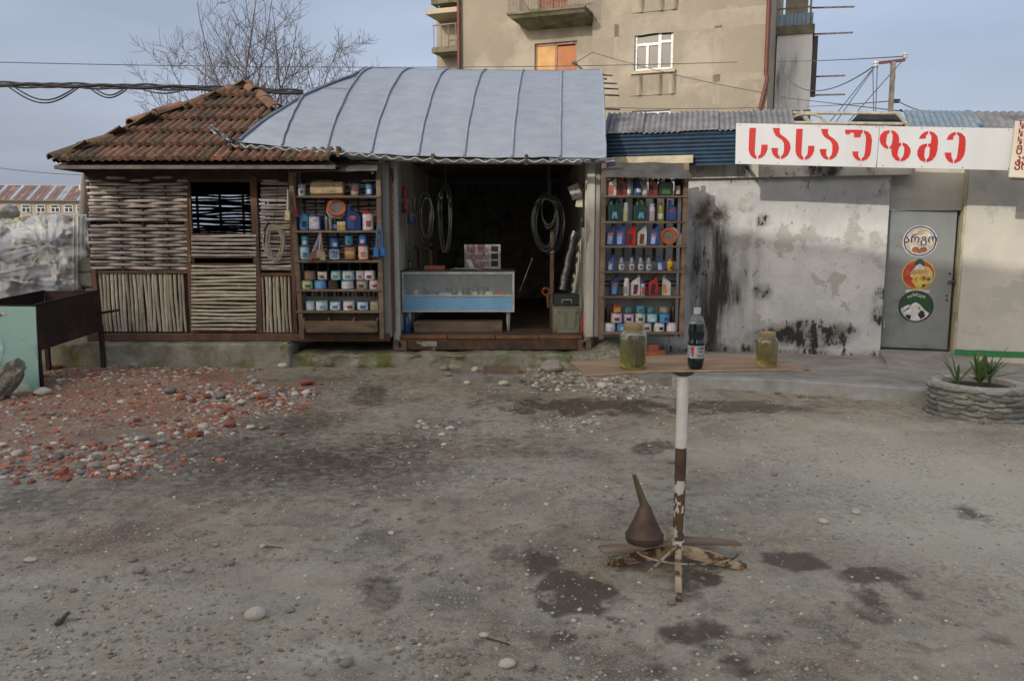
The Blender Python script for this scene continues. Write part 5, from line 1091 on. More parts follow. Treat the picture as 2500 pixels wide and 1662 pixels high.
SPK = [gell(1860,2080,780,860,1.0),gell(1870,1960,790,850,1.3),gell(1680,1740,600,760,.55),gell(1840,1880,690,730,.75),gell(1850,1880,525,550,.75),gell(2130,2160,710,800,.7),gell(1600,2200,835,900,.8),gell(1680,2150,400,440,.5)]
BRN = [gell(1700,1800,495,560,1.0),gell(1800,1840,500,520,.5)]
for v in me.vertices:
    s, z = v.co.x, v.co.z+.13; cc_ += [gval(ST, s, z), gval(SPK, s, z), gval(BRN, s, z), 1]
ca.data.foreach_set('color', cc_); inst('wall', me, caf)
def lbx(s0, s1, y0, y1, z0, z1, nm, m, par=None, **k): q = MB(); q.box(s0, s1, y0, y1, z0-.13, z1-.13); return q.build(nm, m, par or caf, local=True, **k)
band = stucco('stained_band_stucco', (190,188,178), (166,162,150), (150,146,134), (40,38,34), dth=(.5, .6))
zb0, zb1 = FL(1900, 433)[1], zTop+.06
mbb = wall_grid(sA0, FL(2225, 430, -.05)[0], zb0, zb1, 80, 10, .01, -.06, .3); me = mbb.mesh('upper_band', band, smooth=40)
ca = me.color_attributes.new('grime', 'FLOAT_COLOR', 'POINT'); cc_ = []
ST2 = [gell(1740,1870,395,445,1.2),gell(2000,2060,395,440,.7)]; SP2 = [gell(1960,2060,395,430,1.0)]
for v in me.vertices: cc_ += [gval(ST2, v.co.x, v.co.z+.13), gval(SP2, v.co.x, v.co.z+.13), 0, 1]
ca.data.foreach_set('color', cc_); inst('upper_band', me, caf)
# doorway
d0, d1 = FL(2158, 700, .1)[0], FL(2326, 700, .1)[0]; dz0, dz1 = FL(2240, 851, .1)[1], FL(2240, 515, .1)[1]
lbx(d0-.3, d1+.12, .10, .4, dz1+.005, zTop+.06, 'door_lintel', st2)
lbx(d1+.03, d1+.1, -.03, .3, .0, zTop+.06, 'door_jamb', mat('cream_jamb_paint', (186,178,150), (160,152,130), scale=6, rough=.8, bump=.2, c3=(120,100,80), s3=4, t3=(.58, .66)), bevel=.006)
lbx(sA1-.01, d0-.005, .06, .35, .0, dz1+.02, 'door_jamb', whp, bevel=.006)
door_m = mat('grey_steel_door', (120,125,125), (110,115,115), scale=3, rough=.5, bump=.03, c3=(98,102,100), s3=3, t3=(.58, .7))
dq = lbx(d0+.004, d1-.004, .12, .165, dz0, dz1, 'door', door_m, bevel=.004)
dark = plain((34,32,32), .6)
def dloc(px, py): a = FL(px, py, .12); return a
for (px, py) in [(2318,668),(2316,690),(2311,722),(2311,732)]:
    s, z = dloc(px, py); q = MB(); q.lathe([(.012, 0), (.012, .008), (0.001, .01)], 8); q.v = [(x+s, .118-zz, y+z-.13) for (x, y, zz) in q.v]; q.build('bolt', dark, dq, local=True)
s, z = dloc(2322, 686); q = MB(); q.box(s-.03, s+.05, .09, .118, z-.143, z-.12); q.box(s-.03, s-.012, .07, .118, z-.165, z-.144); q.build('hasp', hing, dq, local=True, bevel=.003)
for py in (575, 790): s, z = dloc(2160, py); q = MB(); q.tube([(s-.012, .1, z-.13-.06), (s-.012, .1, z-.13+.06)], .014, 8); q.build('hinge', whp, dq, local=True)
# round stickers: discs, rings and marks, each a thin sheet
def disc(par, s, z, r, c, lvl, nm, sx=1, poly=None, m=None):
    q = MB(); y = .1195 - lvl*.0012
    P_ = poly or [(r*cos(2*pi*k/40)*sx, r*sin(2*pi*k/40)) for k in range(40)]
    q.prism([(s+u, z-.13+v) for u, v in P_], lambda u, v, d: (u, d, v), y-.001, y); return q.build(nm, m or plain(c, .5), par, local=True)
def glyphs(par, txt, s, z, size, c, lvl, rot=0, sx=1, bold=.001):
    me = text_mesh(txt, size, plain(c, .5), .0004, bold, 'CENTER', sx); o = inst('lettering', me, par, (s, .1195-lvl*.0012-.0012, z-.13), (pi/2, 0, 0)); o.rotation_euler = (pi/2, -rot, 0); return o
def sticker(label, px, py, rpx):
    s, z = dloc(px, py); r = rpx*9.55/FPX; t = thing('round_sticker', label, 'sticker', (CAFE.o.x, CAFE.o.y, .13), -CAFE.th, 'round stickers on the grey door'); return t, s, z, r
t, s, z, r = sticker('cream round sticker with blue ring and dark lettering, top of door', 2246, 589, 38)
disc(t, s, z, r, (206,206,206), 1, 'white_rim'); disc(t, s, z, r*.95, (34,44,110), 2, 'blue_ring'); disc(t, s, z, r*.86, (206,200,190), 3, 'cream_field'); disc(t, s, z, r*.80, (150,130,90), 4, 'gold_ring'); disc(t, s, z, r*.75, (196,188,168), 5, 'centre')
glyphs(t, 'არგო', s+.002, z-.018, r*.72, (36,36,80), 6, 0, 1.0, .0016)
for dx in (-.45, .45): disc(t, s+dx*r*.5, z-r*.52, r*.17, (136,76,54), 6, 'brown_oval', 1.3)
disc(t, s, z-r*.64, r*.10, (136,76,54), 7, 'brown_oval', 1.5)
disc(t, s, z+r*.55, r*.16, (170,150,120), 6, 'crest', 1.3); disc(t, s, z-r*.25, r*.6, (70,64,70), 6, 'thin_rule', poly=[(-r*.6, 0), (r*.6, 0), (r*.6, r*.02), (-r*.6, r*.02)])
t, s, z, r = sticker('red and yellow round sticker with fruit shapes, middle of door', 2242, 670, 37)
disc(t, s, z, r, (214,180,60), 1, 'yellow_rim'); disc(t, s, z, r*.93, (196,60,34), 2, 'red_field'); disc(t, s+r*.2, z-r*.1, r*.68, (214,190,120), 3, 'pale_field'); disc(t, s+r*.03, z+r*.72, r*.3, (20,70,50), 3, 'green_dome'); disc(t, s+r*.02, z+r*.5, r*.26, (206,206,206), 4, 'snow_shape', poly=[(-r*.34, -r*.2), (r*.34, -r*.16), (r*.18, r*.1), (0, r*.2), (-r*.2, r*.06)])
glyphs(t, 'ყაზბეგი', s, z+r*.05, r*.36, (214,130,40), 5, .12, 1, .001)
for (dx, dy, k, c) in ((-.1,-.35,.22,(220,190,60)),(.3,-.25,.2,(214,170,50)),(.35,-.22,.1,(190,40,40)),(-.45,-.3,.14,(190,50,30)),(.05,-.68,.22,(220,206,80)),(.45,-.55,.16,(220,190,60)),(.62,-.3,.12,(40,110,60)),(.35,-.72,.1,(30,100,50)),(-.15,-.3,.06,(120,70,30))): disc(t, s+dx*r, z+dy*r, k*r, c, 4 if k > .12 else 5, 'fruit_shape')
t, s, z, r = sticker('green round sticker with white snowy mountain, bottom of door', 2236, 748, 39)
disc(t, s, z, r, (20,24,48), 1, 'dark_rim'); disc(t, s, z, r*.92, (14,74,34), 2, 'green_field')
mpoly = [(-.86,-.18),(-.6,.02),(-.42,.1),(-.3,.08),(-.1,.24),(.02,.26),(.25,.1),(.5,-.2),(.78,-.42),(.66,-.62),(.4,-.82),(.1,-.92),(-.3,-.88),(-.6,-.68),(-.8,-.4)]
disc(t, s, z, r, (206,206,204), 3, 'snow_shape', poly=[(u*r, v*r) for u, v in mpoly])
for pp in ([(.12,-.5),(.3,-.22),(.48,-.3),(.55,-.62),(.3,-.78)], [(-.6,-.66),(-.45,-.5),(-.22,-.58),(-.3,-.86)], [(-.76,-.42),(-.4,-.18),(-.28,-.02),(-.5,-.14)], [(.1,-.14),(.2,-.06),(.26,-.18)]): disc(t, s, z, r, (24,26,48), 4, 'rock_shape', poly=[(u*r, v*r) for u, v in pp])
for k, ch in enumerate('ყაზბეგი'):
    a = pi/2 + .62 - k*.2; glyphs(t, ch, s+cos(a)*r*.70, z+sin(a)*r*.66, r*.25, (206,206,200), 4, pi/2-a if False else a-pi/2, 1, .0008)
s, z = dloc(2240, 711); lb_ = thing('paper_strip', 'torn white paper strip between the two lower door stickers', 'paper', (CAFE.o.x, CAFE.o.y, .13), -CAFE.th)
disc(lb_, s, z, .1, (196,196,186), .4, 'strip', poly=[(-.13, -.02), (.13, -.015), (.13, .018), (-.13, .016)])
# right hand wall with green skirting
e0, e1 = FL(2345, 700, -.06)[0], FL(2760, 700, -.06)[0]; gz0 = FL(2360, 869, -.06)[1]
q = wall_grid(e0, e1, gz0-.2, zTop+.06, 60, 40, .008, -.06, .3); q.build('wall', st2, caf, local=True, smooth=40)
grn = mat('green_skirting_paint', (40,120,64), (34,104,56), scale=6, rough=.7, bump=.1)
q = MB(); n_ = 24
q.slab(n_, 1, lambda u, v: (e0-.012+(e1-e0)*u, -.075, gz0-.12-.0+(.065+.008*noise.noise(Vector((u*20, 0, 0))))*v), (0, .012, 0)); q.build('skirting', grn, caf, local=True)
lbx(e0-.03, e1, -.055, .3, -.1, gz0-.0, 'footing', conc)
# door step
stp = MB(); a = FL(2120, 880, -.1)
stp.slab(8, 4, lambda u, v: (d0-.02+(d1-d0+.25)*u, -.62+.7*v, (dz0-.13)-.02 - .14*(1-v)**1.4*(.4+.6*u)), (0, 0, -.12)); stp.build('door_step', conc, caf, local=True, smooth=40)
# roof slab so that no light leaks in, side and back walls
q = MB(); q.box(sA0, e1, .35, 6.0, zTop-.06-.13, zTop+.0-.13); q.build('roof_slab', conc, caf, local=True)
q = MB(); q.box(sA0, sA0+.2, .31, 6.0, -.1, zTop-.2); q.build('side_wall', st2, caf, local=True); q = MB(); q.box(sA0+.21, e1, 5.8, 6.0, -.1, zTop-.2); q.build('back_wall', st2, caf, local=True)
# blue corrugated fascia
bl = mat('dark_blue_painted_tin', (24,56,80), (16,38,56), scale=6, rough=.55, bump=.15, c3=(34,34,34), s3=4, t3=(.55, .7))
def corr_panel(pxa, pxb, pya, pyb, off, m, nm, rows_, amp=.014, par=caf):
    a, b = FL(pxa, pya, off), FL(pxb, pyb, off); q = MB(); n_ = rows_*4
    q.slab(2, n_, lambda u, v: (a[0]+(b[0]-a[0])*u, off-amp*(.5+.5*cos(2*pi*rows_*v)), b[1]-.13+(a[1]-b[1])*v), (0, .004, 0)); return q.build(nm, m, par, local=True, smooth=60)
corr_panel(1474, 1800, 326, 402, -.30, bl, 'tin_fascia', 9)
q = MB(); a, b = FL(1500, 384, -.36), FL(1692, 398, -.36); q.box(a[0], b[0], -.38, -.34, b[1]-.13, a[1]-.13+.0); q.build('batten', mat('cream_batten', (190,180,152), (160,150,126), scale=6, rough=.8), caf, local=True)
# corrugated asbestos sheets above it: a shallow curved slope
asb = mat('grey_asbestos_sheet', (128,128,128), (104,104,106), scale=5, rough=.9, bump=.25, bscale=30, rand=.08, c3=(90,90,92), s3=3)
asb2 = mat('bluish_asbestos_sheet', (120,138,150), (100,116,126), scale=5, rough=.9, bump=.3, bscale=30, c3=(130,132,130), s3=4)
dkt = mat('black_tarp', (30,30,30), (20,20,20), scale=5, rough=.6, bump=.2)
def roof_sheet(nm, m, px, off0=-.34, off1=.75, waves=10, ztop_add=0, par=caf):
    # px: front left, front right, back right, back left pixel corners
    fl, fr_, br, bl_ = FL(*px[0], off0), FL(*px[1], off0), FL(*px[2], off1), FL(*px[3], off1); q = MB()
    def fn(u, v):
        s0 = fl[0]+(fr_[0]-fl[0])*u; s1 = bl_[0]+(br[0]-bl_[0])*u; z0 = fl[1]+(fr_[1]-fl[1])*u; z1 = bl_[1]+(br[1]-bl_[1])*u; k = sin(v*pi/2)
        return (s0+(s1-s0)*v, off0+(off1-off0)*v, z0-.13+(z1-z0)*k + .012*cos(2*pi*waves*u) + .006*noise.noise(Vector((u*9, v*3, 1))))
    q.slab(waves*4, 6, fn, (0, 0, -.006)); return q.build(nm, m, par, local=True, smooth=60)
n_s = 5; A_, B_, C_, D_ = (1474,326),(1937,308),(1925,270),(1490,280)
for k in range(n_s):
    f0, f1 = k/n_s, (k+1.02)/n_s; L2 = lambda p, q_, f: (p[0]+(q_[0]-p[0])*f, p[1]+(q_[1]-p[1])*f + (2 if k % 2 else -1))
    roof_sheet('roof_sheet', asb, (L2(A_, B_, f0), L2(A_, B_, f1), L2(D_, C_, f1), L2(D_, C_, f0)), waves=7)
roof_sheet('roof_sheet', asb2, ((2216,310),(2400,312),(2362,275),(2195,271)), off0=-.2, waves=12)
roof_sheet('roof_sheet', asb, ((2400,312),(2760,320),(2740,276),(2362,275)), off0=-.2, waves=18)
q = MB(); a, b = FL(2398, 312, -.215), FL(2360, 274, .74); q.bar((a[0], -.215, a[1]-.12), (b[0], .74, b[1]-.115), .03, .02); q.build('blue_edge_strip', plain((60,120,170), .6), caf, local=True)
# bare tube frame between the sheets with tarps
tubm = mat('cream_steel_tube', (172,168,150), (136,128,112), scale=10, rough=.6, bump=.2)
def rod2(p, q_, o0, o1, r=.02, nm='frame_tube'):
    a, b = FL(*p, o0), FL(*q_, o1); m = MB(); m.tube([(a[0], o0, a[1]-.13), (b[0], o1, b[1]-.13)], r, 8); m.build(nm, tubm, caf, local=True, smooth=60)
rod2((1935,276),(2190,277),.4,.4); rod2((1935,300),(2205,303),-.2,-.2); rod2((1957,274),(1978,304),.4,-.2,.028); rod2((2190,277),(2216,306),.4,-.2,.022); rod2((1937,300),(1925,272),-.2,.5)
m = MB(); a = FL(1946, 302, .0); m.tube([(a[0]-.12+.22*(1-cos(u)), .1, a[1]-.13+.12*sin(u)) for u in [pi*k/12 for k in range(13)]], .016, 7); m.build('frame_hoop', tubm, caf, local=True, smooth=60)
def tarp(pxs, off0, off1, nm='black_tarp'):
    c = [FL(*pxs[0], off0), FL(*pxs[1], off0), FL(*pxs[2], off1), FL(*pxs[3], off1)]; q = MB()
    def fn(u, v):
        s0 = c[0][0]+(c[1][0]-c[0][0])*u; s1 = c[3][0]+(c[2][0]-c[3][0])*u; z0 = c[0][1]+(c[1][1]-c[0][1])*u; z1 = c[3][1]+(c[2][1]-c[3][1])*u
        return (s0+(s1-s0)*v, off0+(off1-off0)*v + .03*noise.noise(Vector((u*4, v*3, 9))), z0-.13+(z1-z0)*v+.02*noise.noise(Vector((u*5, v*4, 3))))
    q.slab(10, 6, fn, (0, .0, -.006)); q.build(nm, dkt, caf, local=True, smooth=40)
tarp(((2068,306),(2210,308),(2190,276),(2102,272)), .5, .62); tarp(((1930,302),(1968,303),(1955,276),(1922,274)), .5, .62)
# ---- name board
sg = thing('cafe_sign', 'long white board with large red stencilled Georgian letters', 'sign', (CAFE.o.x, CAFE.o.y, 2.4), -CAFE.th); SO = -.78; zo = 2.4
wsg = mat('white_sign_board', (190,192,194), (180,182,184), scale=1.5, rough=.45, bump=.03, bscale=6, stretch=(1, 1, .3), c3=(180,178,170), s3=3, t3=(.58, .85))
def SL_(px, py): a = FL(px, py, SO); return (a[0], a[1]-zo)
for (tl, tr_, br, bl_) in (((1797,301),(2146.5,308),(2139,409),(1795,400)), ((2148.5,308),(2478,314),(2470,416),(2141,409))):
    q = MB(); q.prism([SL_(*p) for p in (bl_, br, tr_, tl)], lambda u, v, d: (u, d, v), SO, SO+.035); q.build('board', wsg, sg, local=True)
red = mat('red_sign_letter', (178,10,8), (166,8,8), scale=4, rough=.5, bump=.02)
S1 = [[(117,88),(180,88),(176,150),(168,300),(168,335),(178,355),(186,362),(183,388),(150,375),(122,345),(108,300),(110,230)], [(232,250),(292,250),(288,300),(270,340),(240,372),(200,387),(200,360),(218,345),(226,320)]]
A1 = [[(340,90),(410,90),(405,125),(415,150),(470,190),(500,225),(512,270),(505,310),(485,350),(455,375),(420,390),(420,362),(440,340),(448,300),(448,240),(430,205),(370,165),(350,130)], [(326,282),(392,282),(388,330),(395,350),(408,362),(408,388),(370,375),(342,345),(330,310)]]
sh_ = lambda L_, dx, dy: [[(x+dx, y+dy) for x, y in pp] for pp in L_]
LET = [S1, A1, sh_(S1, 449, 10), sh_(A1, 464, 9),
 [[(1035,105),(1205,108),(1205,130),(1190,145),(1180,180),(1120,180),(1122,150),(1110,132),(1090,135),(1070,152),(1048,152),(1035,140)], [(1218,112),(1255,125),(1285,160),(1293,205),(1285,300),(1275,350),(1245,390),(1193,410),(1193,382),(1215,362),(1225,320),(1235,200),(1232,160),(1215,138)], [(1102,315),(1163,315),(1160,350),(1170,375),(1182,382),(1180,408),(1140,392),(1112,358)]],
 [[(1463,110),(1463,132),(1440,150),(1430,200),(1428,240),(1440,262),(1450,268),(1447,292),(1410,278),(1378,245),(1364,200),(1374,155),(1410,120)], [(1478,110),(1515,122),(1545,155),(1555,200),(1550,235),(1570,228),(1572,255),(1552,275),(1540,320),(1538,355),(1560,382),(1558,410),(1515,395),(1485,355),(1478,310),(1480,285),(1460,292),(1462,270),(1480,250),(1490,200),(1490,150),(1478,133)], [(1588,228),(1630,245),(1660,285),(1665,320),(1645,370),(1610,400),(1570,412),(1570,385),(1590,365),(1602,320),(1602,275),(1585,255)]],
 [[(1833,118),(1833,142),(1812,160),(1808,192),(1742,192),(1765,155),(1795,130)], [(1845,118),(1890,135),(1920,170),(1928,215),(1920,300),(1905,355),(1870,400),(1813,420),(1815,392),(1835,375),(1842,345),(1850,280),(1830,262),(1832,240),(1855,240),(1862,200),(1862,160),(1845,145)], [(1822,240),(1820,265),(1800,290),(1795,340),(1795,365),(1805,388),(1803,418),(1755,400),(1728,355),(1728,310),(1750,265),(1785,245)]],
 [[(2097,127),(2097,152),(2075,170),(2070,202),(2008,202),(2030,160),(2060,138)], [(2108,128),(2155,142),(2185,175),(2193,215),(2188,300),(2175,355),(2140,405),(2080,430),(2082,403),(2105,380),(2115,330),(2128,220),(2128,170),(2108,152)], [(1990,326),(2055,326),(2055,365),(2070,400),(2068,430),(2025,410),(1998,370)]]]
for pcs in LET:
    q = MB()
    for pp in pcs: q.prism([SL_(1800+x/3.932, 290+y/3.932) for x, y in pp], lambda u, v, d: (u, d, v), SO-.004, SO-.0005)
    q.build('letter', red, sg, local=True)
scr = plain((120,116,110), .5)
for px in (1806,1900,2000,2100,2140,2155,2250,2350,2462):
    for k in (0, 1):
        f = (px-1797)/681; py = (301+13*f+4) if k == 0 else (400+16*f-4); a = SL_(px, py); q = MB(); q.lathe([(.007, 0), (.006, .004), (0.001, .004)], 8); q.v = [(a[0]+x, SO-.0005-z, a[1]+y) for x, y, z in q.v]; q.build('screw', scr, sg, local=True)
# ---- menu board cut by the picture edge
mn = thing('menu_board', 'cream menu board with red Georgian lettering at the right picture edge', 'sign', (CAFE.o.x, CAFE.o.y, 2.2), -CAFE.th); MO = -.90
def ML(px, py): a = FL(px, py, MO); return (a[0], a[1]-2.2)
q = MB(); q.prism([ML(*p) for p in ((2463,432),(2640,440),(2660,300),(2479,296))], lambda u, v, d: (u, d, v), MO, MO+.03); q.build('board', mat('cream_board', (190,186,168), (178,174,158), scale=2, rough=.6, bump=.03), mn, local=True)
for (tx, px, py) in (('ხა',2487,318),('ხი',2484,337),('ხა',2482,356),('მწ',2479,377),('კვ',2477,397),('პი',2475,415)):
    a = ML(px, py); inst('lettering', text_mesh(tx, .115, redt, .001, .003, 'LEFT', .9), mn, (a[0], MO-.002, a[1]), (pi/2, 0, 0))
q = MB(); a = ML(2500, 436); q.tube([(a[0]-.1, MO+.1, a[1]), (a[0]+.8, MO+.1, a[1]-.01)], .012, 6); q.build('hanging_tube', tubm, mn, local=True)
# brackets that hold the board off the wall
for px in (1820, 2140, 2460): a = FL(px, 400, SO); q = MB(); q.box(a[0]-.015, a[0]+.015, SO+.036, -.0, a[1]-zo-.05+.06, a[1]-zo-.02+.06); q.build('bracket', hing, sg, local=True)
# ================================================================== apartment block behind
AB = Plane(P(1875, 200, 30).x, 30.0, radians(20))
fac = mat('cream_render', (138,131,117), (124,118,106), scale=.5, rough=.92, bump=.25, bscale=12, c3=(150,143,130), s3=.35, t3=(.50, .60), detail=10)
fac2 = mat('grey_side_render', (168,158,138), (150,140,122), scale=.6, rough=.92, bump=.2, bscale=12, c3=(128,122,110), s3=.6, t3=(.55, .7))
apt = thing('apartment_block', 'cream rendered apartment block behind the container roof', 'building', (AB.o.x, AB.o.y, 0), -AB.th)
def AL(px, py, off=0): return AB.loc(px, py, off)
def ab(s0, s1, y0, y1, z0, z1, nm, m, par=apt, **k): q = MB(); q.box(s0, s1, y0, y1, z0, z1); return q.build(nm, m, par, local=True, **k)
sL, sM = AL(1119, 100)[0], AL(1446, 100)[0]; HT = 14.5
# openings are left in the wall: build it from strips round each opening
w1 = (AL(1549, 120)[0], AL(1643, 120)[0], AL(1600, 171)[1], AL(1600, 72)[1])     # white window
w2 = (AL(1543, 280)[0], AL(1637, 280)[0], AL(1600, 360)[1], AL(1600, 269)[1])     # window below
w0 = (w1[0], w1[1], w1[2]+3.05, w1[3]+3.05)                                     # window above
dB = (AL(1305, 150, .25)[0], AL(1408, 150, .25)[0], AL(1350, 260, .25)[1], AL(1350, 104, .25)[1])  # boarded balcony door
dT = (AL(1315, 0, .25)[0], AL(1386, 0, .25)[0], AL(1350, 44, .25)[1], AL(1350, 44, .25)[1]+2.2)
def strips(s0, s1, z0, z1, holes, y0, y1, nm, m):
    zs_ = sorted({z0, z1, *[h[2] for h in holes], *[h[3] for h in holes]}); zs_ = [z for z in zs_ if z0 <= z <= z1]
    q = MB()
    for a, b in zip(zs_[:-1], zs_[1:]):
        hs = sorted([h for h in holes if h[2] < (a+b)/2 < h[3]]); x = s0
        for h in hs: q.box(x, h[0], y0, y1, a, b); x = h[1]
        q.box(x, s1, y0, y1, a, b)
    bm = bmesh.new(); me = q.mesh('tmp'); bm.from_mesh(me); bmesh.ops.remove_doubles(bm, verts=bm.verts, dist=.0005)
    seen = {}
    for f in bm.faces: seen.setdefault(tuple(sorted(v.index for v in f.verts)), []).append(f)
    bmesh.ops.delete(bm, geom=[f for L_ in seen.values() if len(L_) > 1 for f in L_], context='FACES')
    me2 = bpy.data.meshes.new(nm); bm.to_mesh(me2); bm.free(); bpy.data.meshes.remove(me); me2.materials.append(m); return inst(nm, me2, apt)
strips(sM, 0, 0, HT, [w0, w1, w2], 0, .4, 'wall', fac)
strips(sL, sM-.002, 0, HT, [dB, dT], .25, .6, 'wall', fac)
ab(sL, -.002, 12.0, 12.3, 0, HT, 'back_wall', fac2); ab(-.3, -.003, .402, 11.99, 0, HT, 'side_wall', fac2); ab(sL+.002, sL+.3, .602, 11.99, 0, HT, 'side_wall', fac2)
ab(sL+.3, -.31, .61, 11.98, 3.05, 3.2, 'floor_slab', fac2); ab(sL+.3, -.31, .61, 11.98, 6.05, 6.2, 'floor_slab', fac2); ab(sL-.3, .3, -.3, 12.5, HT+.002, HT+.3, 'roof_slab', fac2)
pvc = plain((214,216,218), .4); glass = mat('window_glass', (58,66,74), (40,46,54), scale=1.2, rough=.08, bump=0, spec=.9); cur = mat('net_curtain', (150,150,146), (110,112,112), scale=14, rough=.9, bump=.3, stretch=(4, 1, .2))
def window(h, nm='window', mull=True):
    t = ab(h[0]+.02, h[1]-.02, .16, .2, h[2]+.02, h[3]-.02, nm, glass); f = .09
    ab(h[0], h[1], .10, .215, h[2], h[2]+f, 'frame', pvc, t); ab(h[0], h[1], .10, .215, h[3]-f, h[3], 'frame', pvc, t); ab(h[0], h[0]+f, .102, .214, h[2]+f+.001, h[3]-f-.001, 'frame', pvc, t); ab(h[1]-f, h[1], .102, .214, h[2]+f+.001, h[3]-f-.001, 'frame', pvc, t)
    W_, H_ = h[1]-h[0], h[3]-h[2]
    ab(h[0]+W_*.65-.06, h[0]+W_*.65+.06, .104, .158, h[2]+f+.001, h[3]-f-.001, 'mullion', pvc, t); ab(h[0]+W_*.33-.05, h[0]+W_*.33+.05, .104, .158, h[2]+f+.001, h[2]+H_*.66-.05, 'mullion', pvc, t)
    ab(h[0]+f+.001, h[0]+W_*.65-.061, .106, .157, h[2]+H_*.66-.05, h[2]+H_*.66+.05, 'transom', pvc, t); ab(h[0]+W_*.65+.061, h[1]-f-.001, .106, .157, h[2]+H_*.70-.05, h[2]+H_*.70+.05, 'transom', pvc, t)
    ab(h[0]+.1, h[0]+W_*.6, .24, .26, h[2]+.1, h[3]-.1, 'curtain', cur, t)
    ab(h[0]-.12, h[1]+.12, -.12, -.002, h[2]-.13, h[2]-.01, 'sill', fac2, t, bevel=.01)
    return t
for h in (w0, w1, w2): window(h)
# faceted brackets below the windows
for (h) in (w0, w1):
    for k in range(3):
        f = (.2, .72, 1.06)[k]; s = h[0]-.05 + (h[1]-h[0])*f; q = MB(); za, zb__ = h[2]-.16, h[2]-.92
        q.add([(s-.22, -.002, za), (s, -.22, za-.08), (s+.12, -.002, za), (s-.22, -.002, zb__), (s, -.09, zb__), (s+.12, -.002, zb__)], [(0,1,4,3), (1,2,5,4), (0,2,1), (3,4,5)]); q.build('facet_bracket', fac, apt, local=True)
    ab(h[0]-.15, h[1]+.05, -.03, -.002, h[2]-.92, h[2]-.17, 'apron_panel', fac)
# seams where the render was patched
patchm = mat('render_patch', (146,139,126), (132,126,114), scale=2, rough=.92, bump=.3, bscale=14)
for (xa, xb, ya, yb) in ((1448,1870,52,60),(1745,1756,64,255),(1660,1868,188,193),(1500,1508,60,268)):
    a, b = AL(xa, ya), AL(xb, yb); q = MB(); q.slab(24, 6, lambda u, v: (a[0]+(b[0]-a[0])*u + .05*noise.noise(Vector((v*6, xa, 1))), -.004, b[1]+(a[1]-b[1])*v + .05*noise.noise(Vector((u*9, ya, 3)))), (0, .003, 0)); q.build('render_patch', patchm, apt, local=True)
# boarded doors
wd1 = mat('pale_plywood_board', (190,150,98), (168,126,76), scale=2, rough=.7, bump=.1); wd2 = mat('orange_hardboard', (164,104,62), (150,92,54), scale=2, rough=.7, bump=.05)
m_ = (dB[0]+dB[1])/2
ab(dB[0]+.08, m_-.05, .36, .4, dB[2], dB[3]-.1, 'boarded_panel', wd1); ab(m_+.05, dB[1]-.08, .36, .4, dB[2], dB[3]-.16, 'boarded_panel', wd2)
for (a, b) in ((dB[0], dB[0]+.079), (m_-.049, m_+.049), (dB[1]-.079, dB[1])): ab(a, b, .33, .45, dB[2], dB[3], 'door_frame', mat('old_pink_wood', (150,120,104), (120,92,80), scale=5, rough=.8))
ab(dB[0], dB[1], .33, .45, dB[3]-.098, dB[3]-.001, 'door_frame', MATS['old_pink_wood'])
brd = mat('brown_door_wood', (128,78,54), (104,60,42), scale=3, rough=.7, bump=.1); dm = (dT[0]+dT[1])/2
for (a, b) in ((dT[0], dm-.02), (dm+.02, dT[1])):
    t = ab(a, b, .38, .44, dT[2], dT[3], 'door', brd); w_ = b-a
    for k in range(4): ab(a+w_*.15, b-w_*.15, .36, .379, dT[2]+.12+k*.5, dT[2]+.5+k*.5, 'panel', brd, t, bevel=.012)
# balcony
bal = mat('mossy_balcony_slab', (112,108,92), (84,82,66), scale=2, rough=.95, bump=.4, bscale=12, c3=(74,80,50), s3=2, t3=(.5, .62))
zf = AL(1350, 44, .25)[1]; b0, b1 = AL(1243, 50, -.9)[0], AL(1446, 40, 0)[0]-.03; DEP = -1.05
q = MB(); q.hexa([(b0+.55, .2, zf-.40), (b1-.05, .2, zf-.40), (b1-.05, .249, zf-.40), (b0+.55, .249, zf-.40), (b0, DEP, zf-.02), (b1, DEP, zf-.02), (b1, .249, zf-.02), (b0, .249, zf-.02)]); 
q = MB(); q.hexa([(b0+.1, DEP+.1, zf-.22), (b1-.0, DEP+.1, zf-.22), (b1, .249, zf-.42), (b0+.4, .249, zf-.42), (b0, DEP, zf-.10), (b1, DEP, zf-.10), (b1, .249, zf-.1), (b0, .249, zf-.1)]); q.build('balcony_soffit', bal, apt, local=True)
bs = ab(b0-.05, b1+.04, DEP-.05, .249, zf-.098, zf, 'balcony_slab', bal, bevel=.02)
iron = mat('weathered_iron', (140,130,112), (96,84,70), scale=12, rough=.8)
n_ = 26
for k in range(n_+1): s = b0 + (b1-b0)*k/n_; q = MB(); q.box(s-.011, s+.011, DEP, DEP+.022, zf, zf+1.0); q.build('baluster', iron, bs, local=True)
for k in range(1, 8): y = DEP + (.249-DEP)*k/8; q = MB(); q.box(b0-.011, b0+.011, y-.011, y+.011, zf, zf+1.0); q.build('baluster', iron, bs, local=True)
q = MB(); q.box(b0-.02, b1+.02, DEP-.008, DEP+.03, zf+1.001, zf+1.04); q.build('handrail', iron, bs, local=True); q = MB(); q.box(b0-.02, b0+.02, DEP+.031, .249, zf+1.001, zf+1.04); q.build('handrail', iron, bs, local=True)
# drain pipes
pip = mat('dark_red_pipe', (100,52,46), (78,42,38), scale=6, rough=.6)
def pipe(pts, r=.075): q = MB(); q.tube(pts, r, 10); q.build('drain_pipe', pip, apt, local=True, smooth=60)
a, b, c, d = AL(1876, -60, -.12), AL(1877, 180, -.12), AL(1882, 192, -.12), AL(1866, 268, -.12)
pipe([(-.08, -.14, HT), (-.08, -.14, b[1]), (-.02, -.14, c[1]), (-.30, -.14, d[1]-.3)]); pipe([(sL-.02, .1, HT), (sL-.02, .1, 0)])
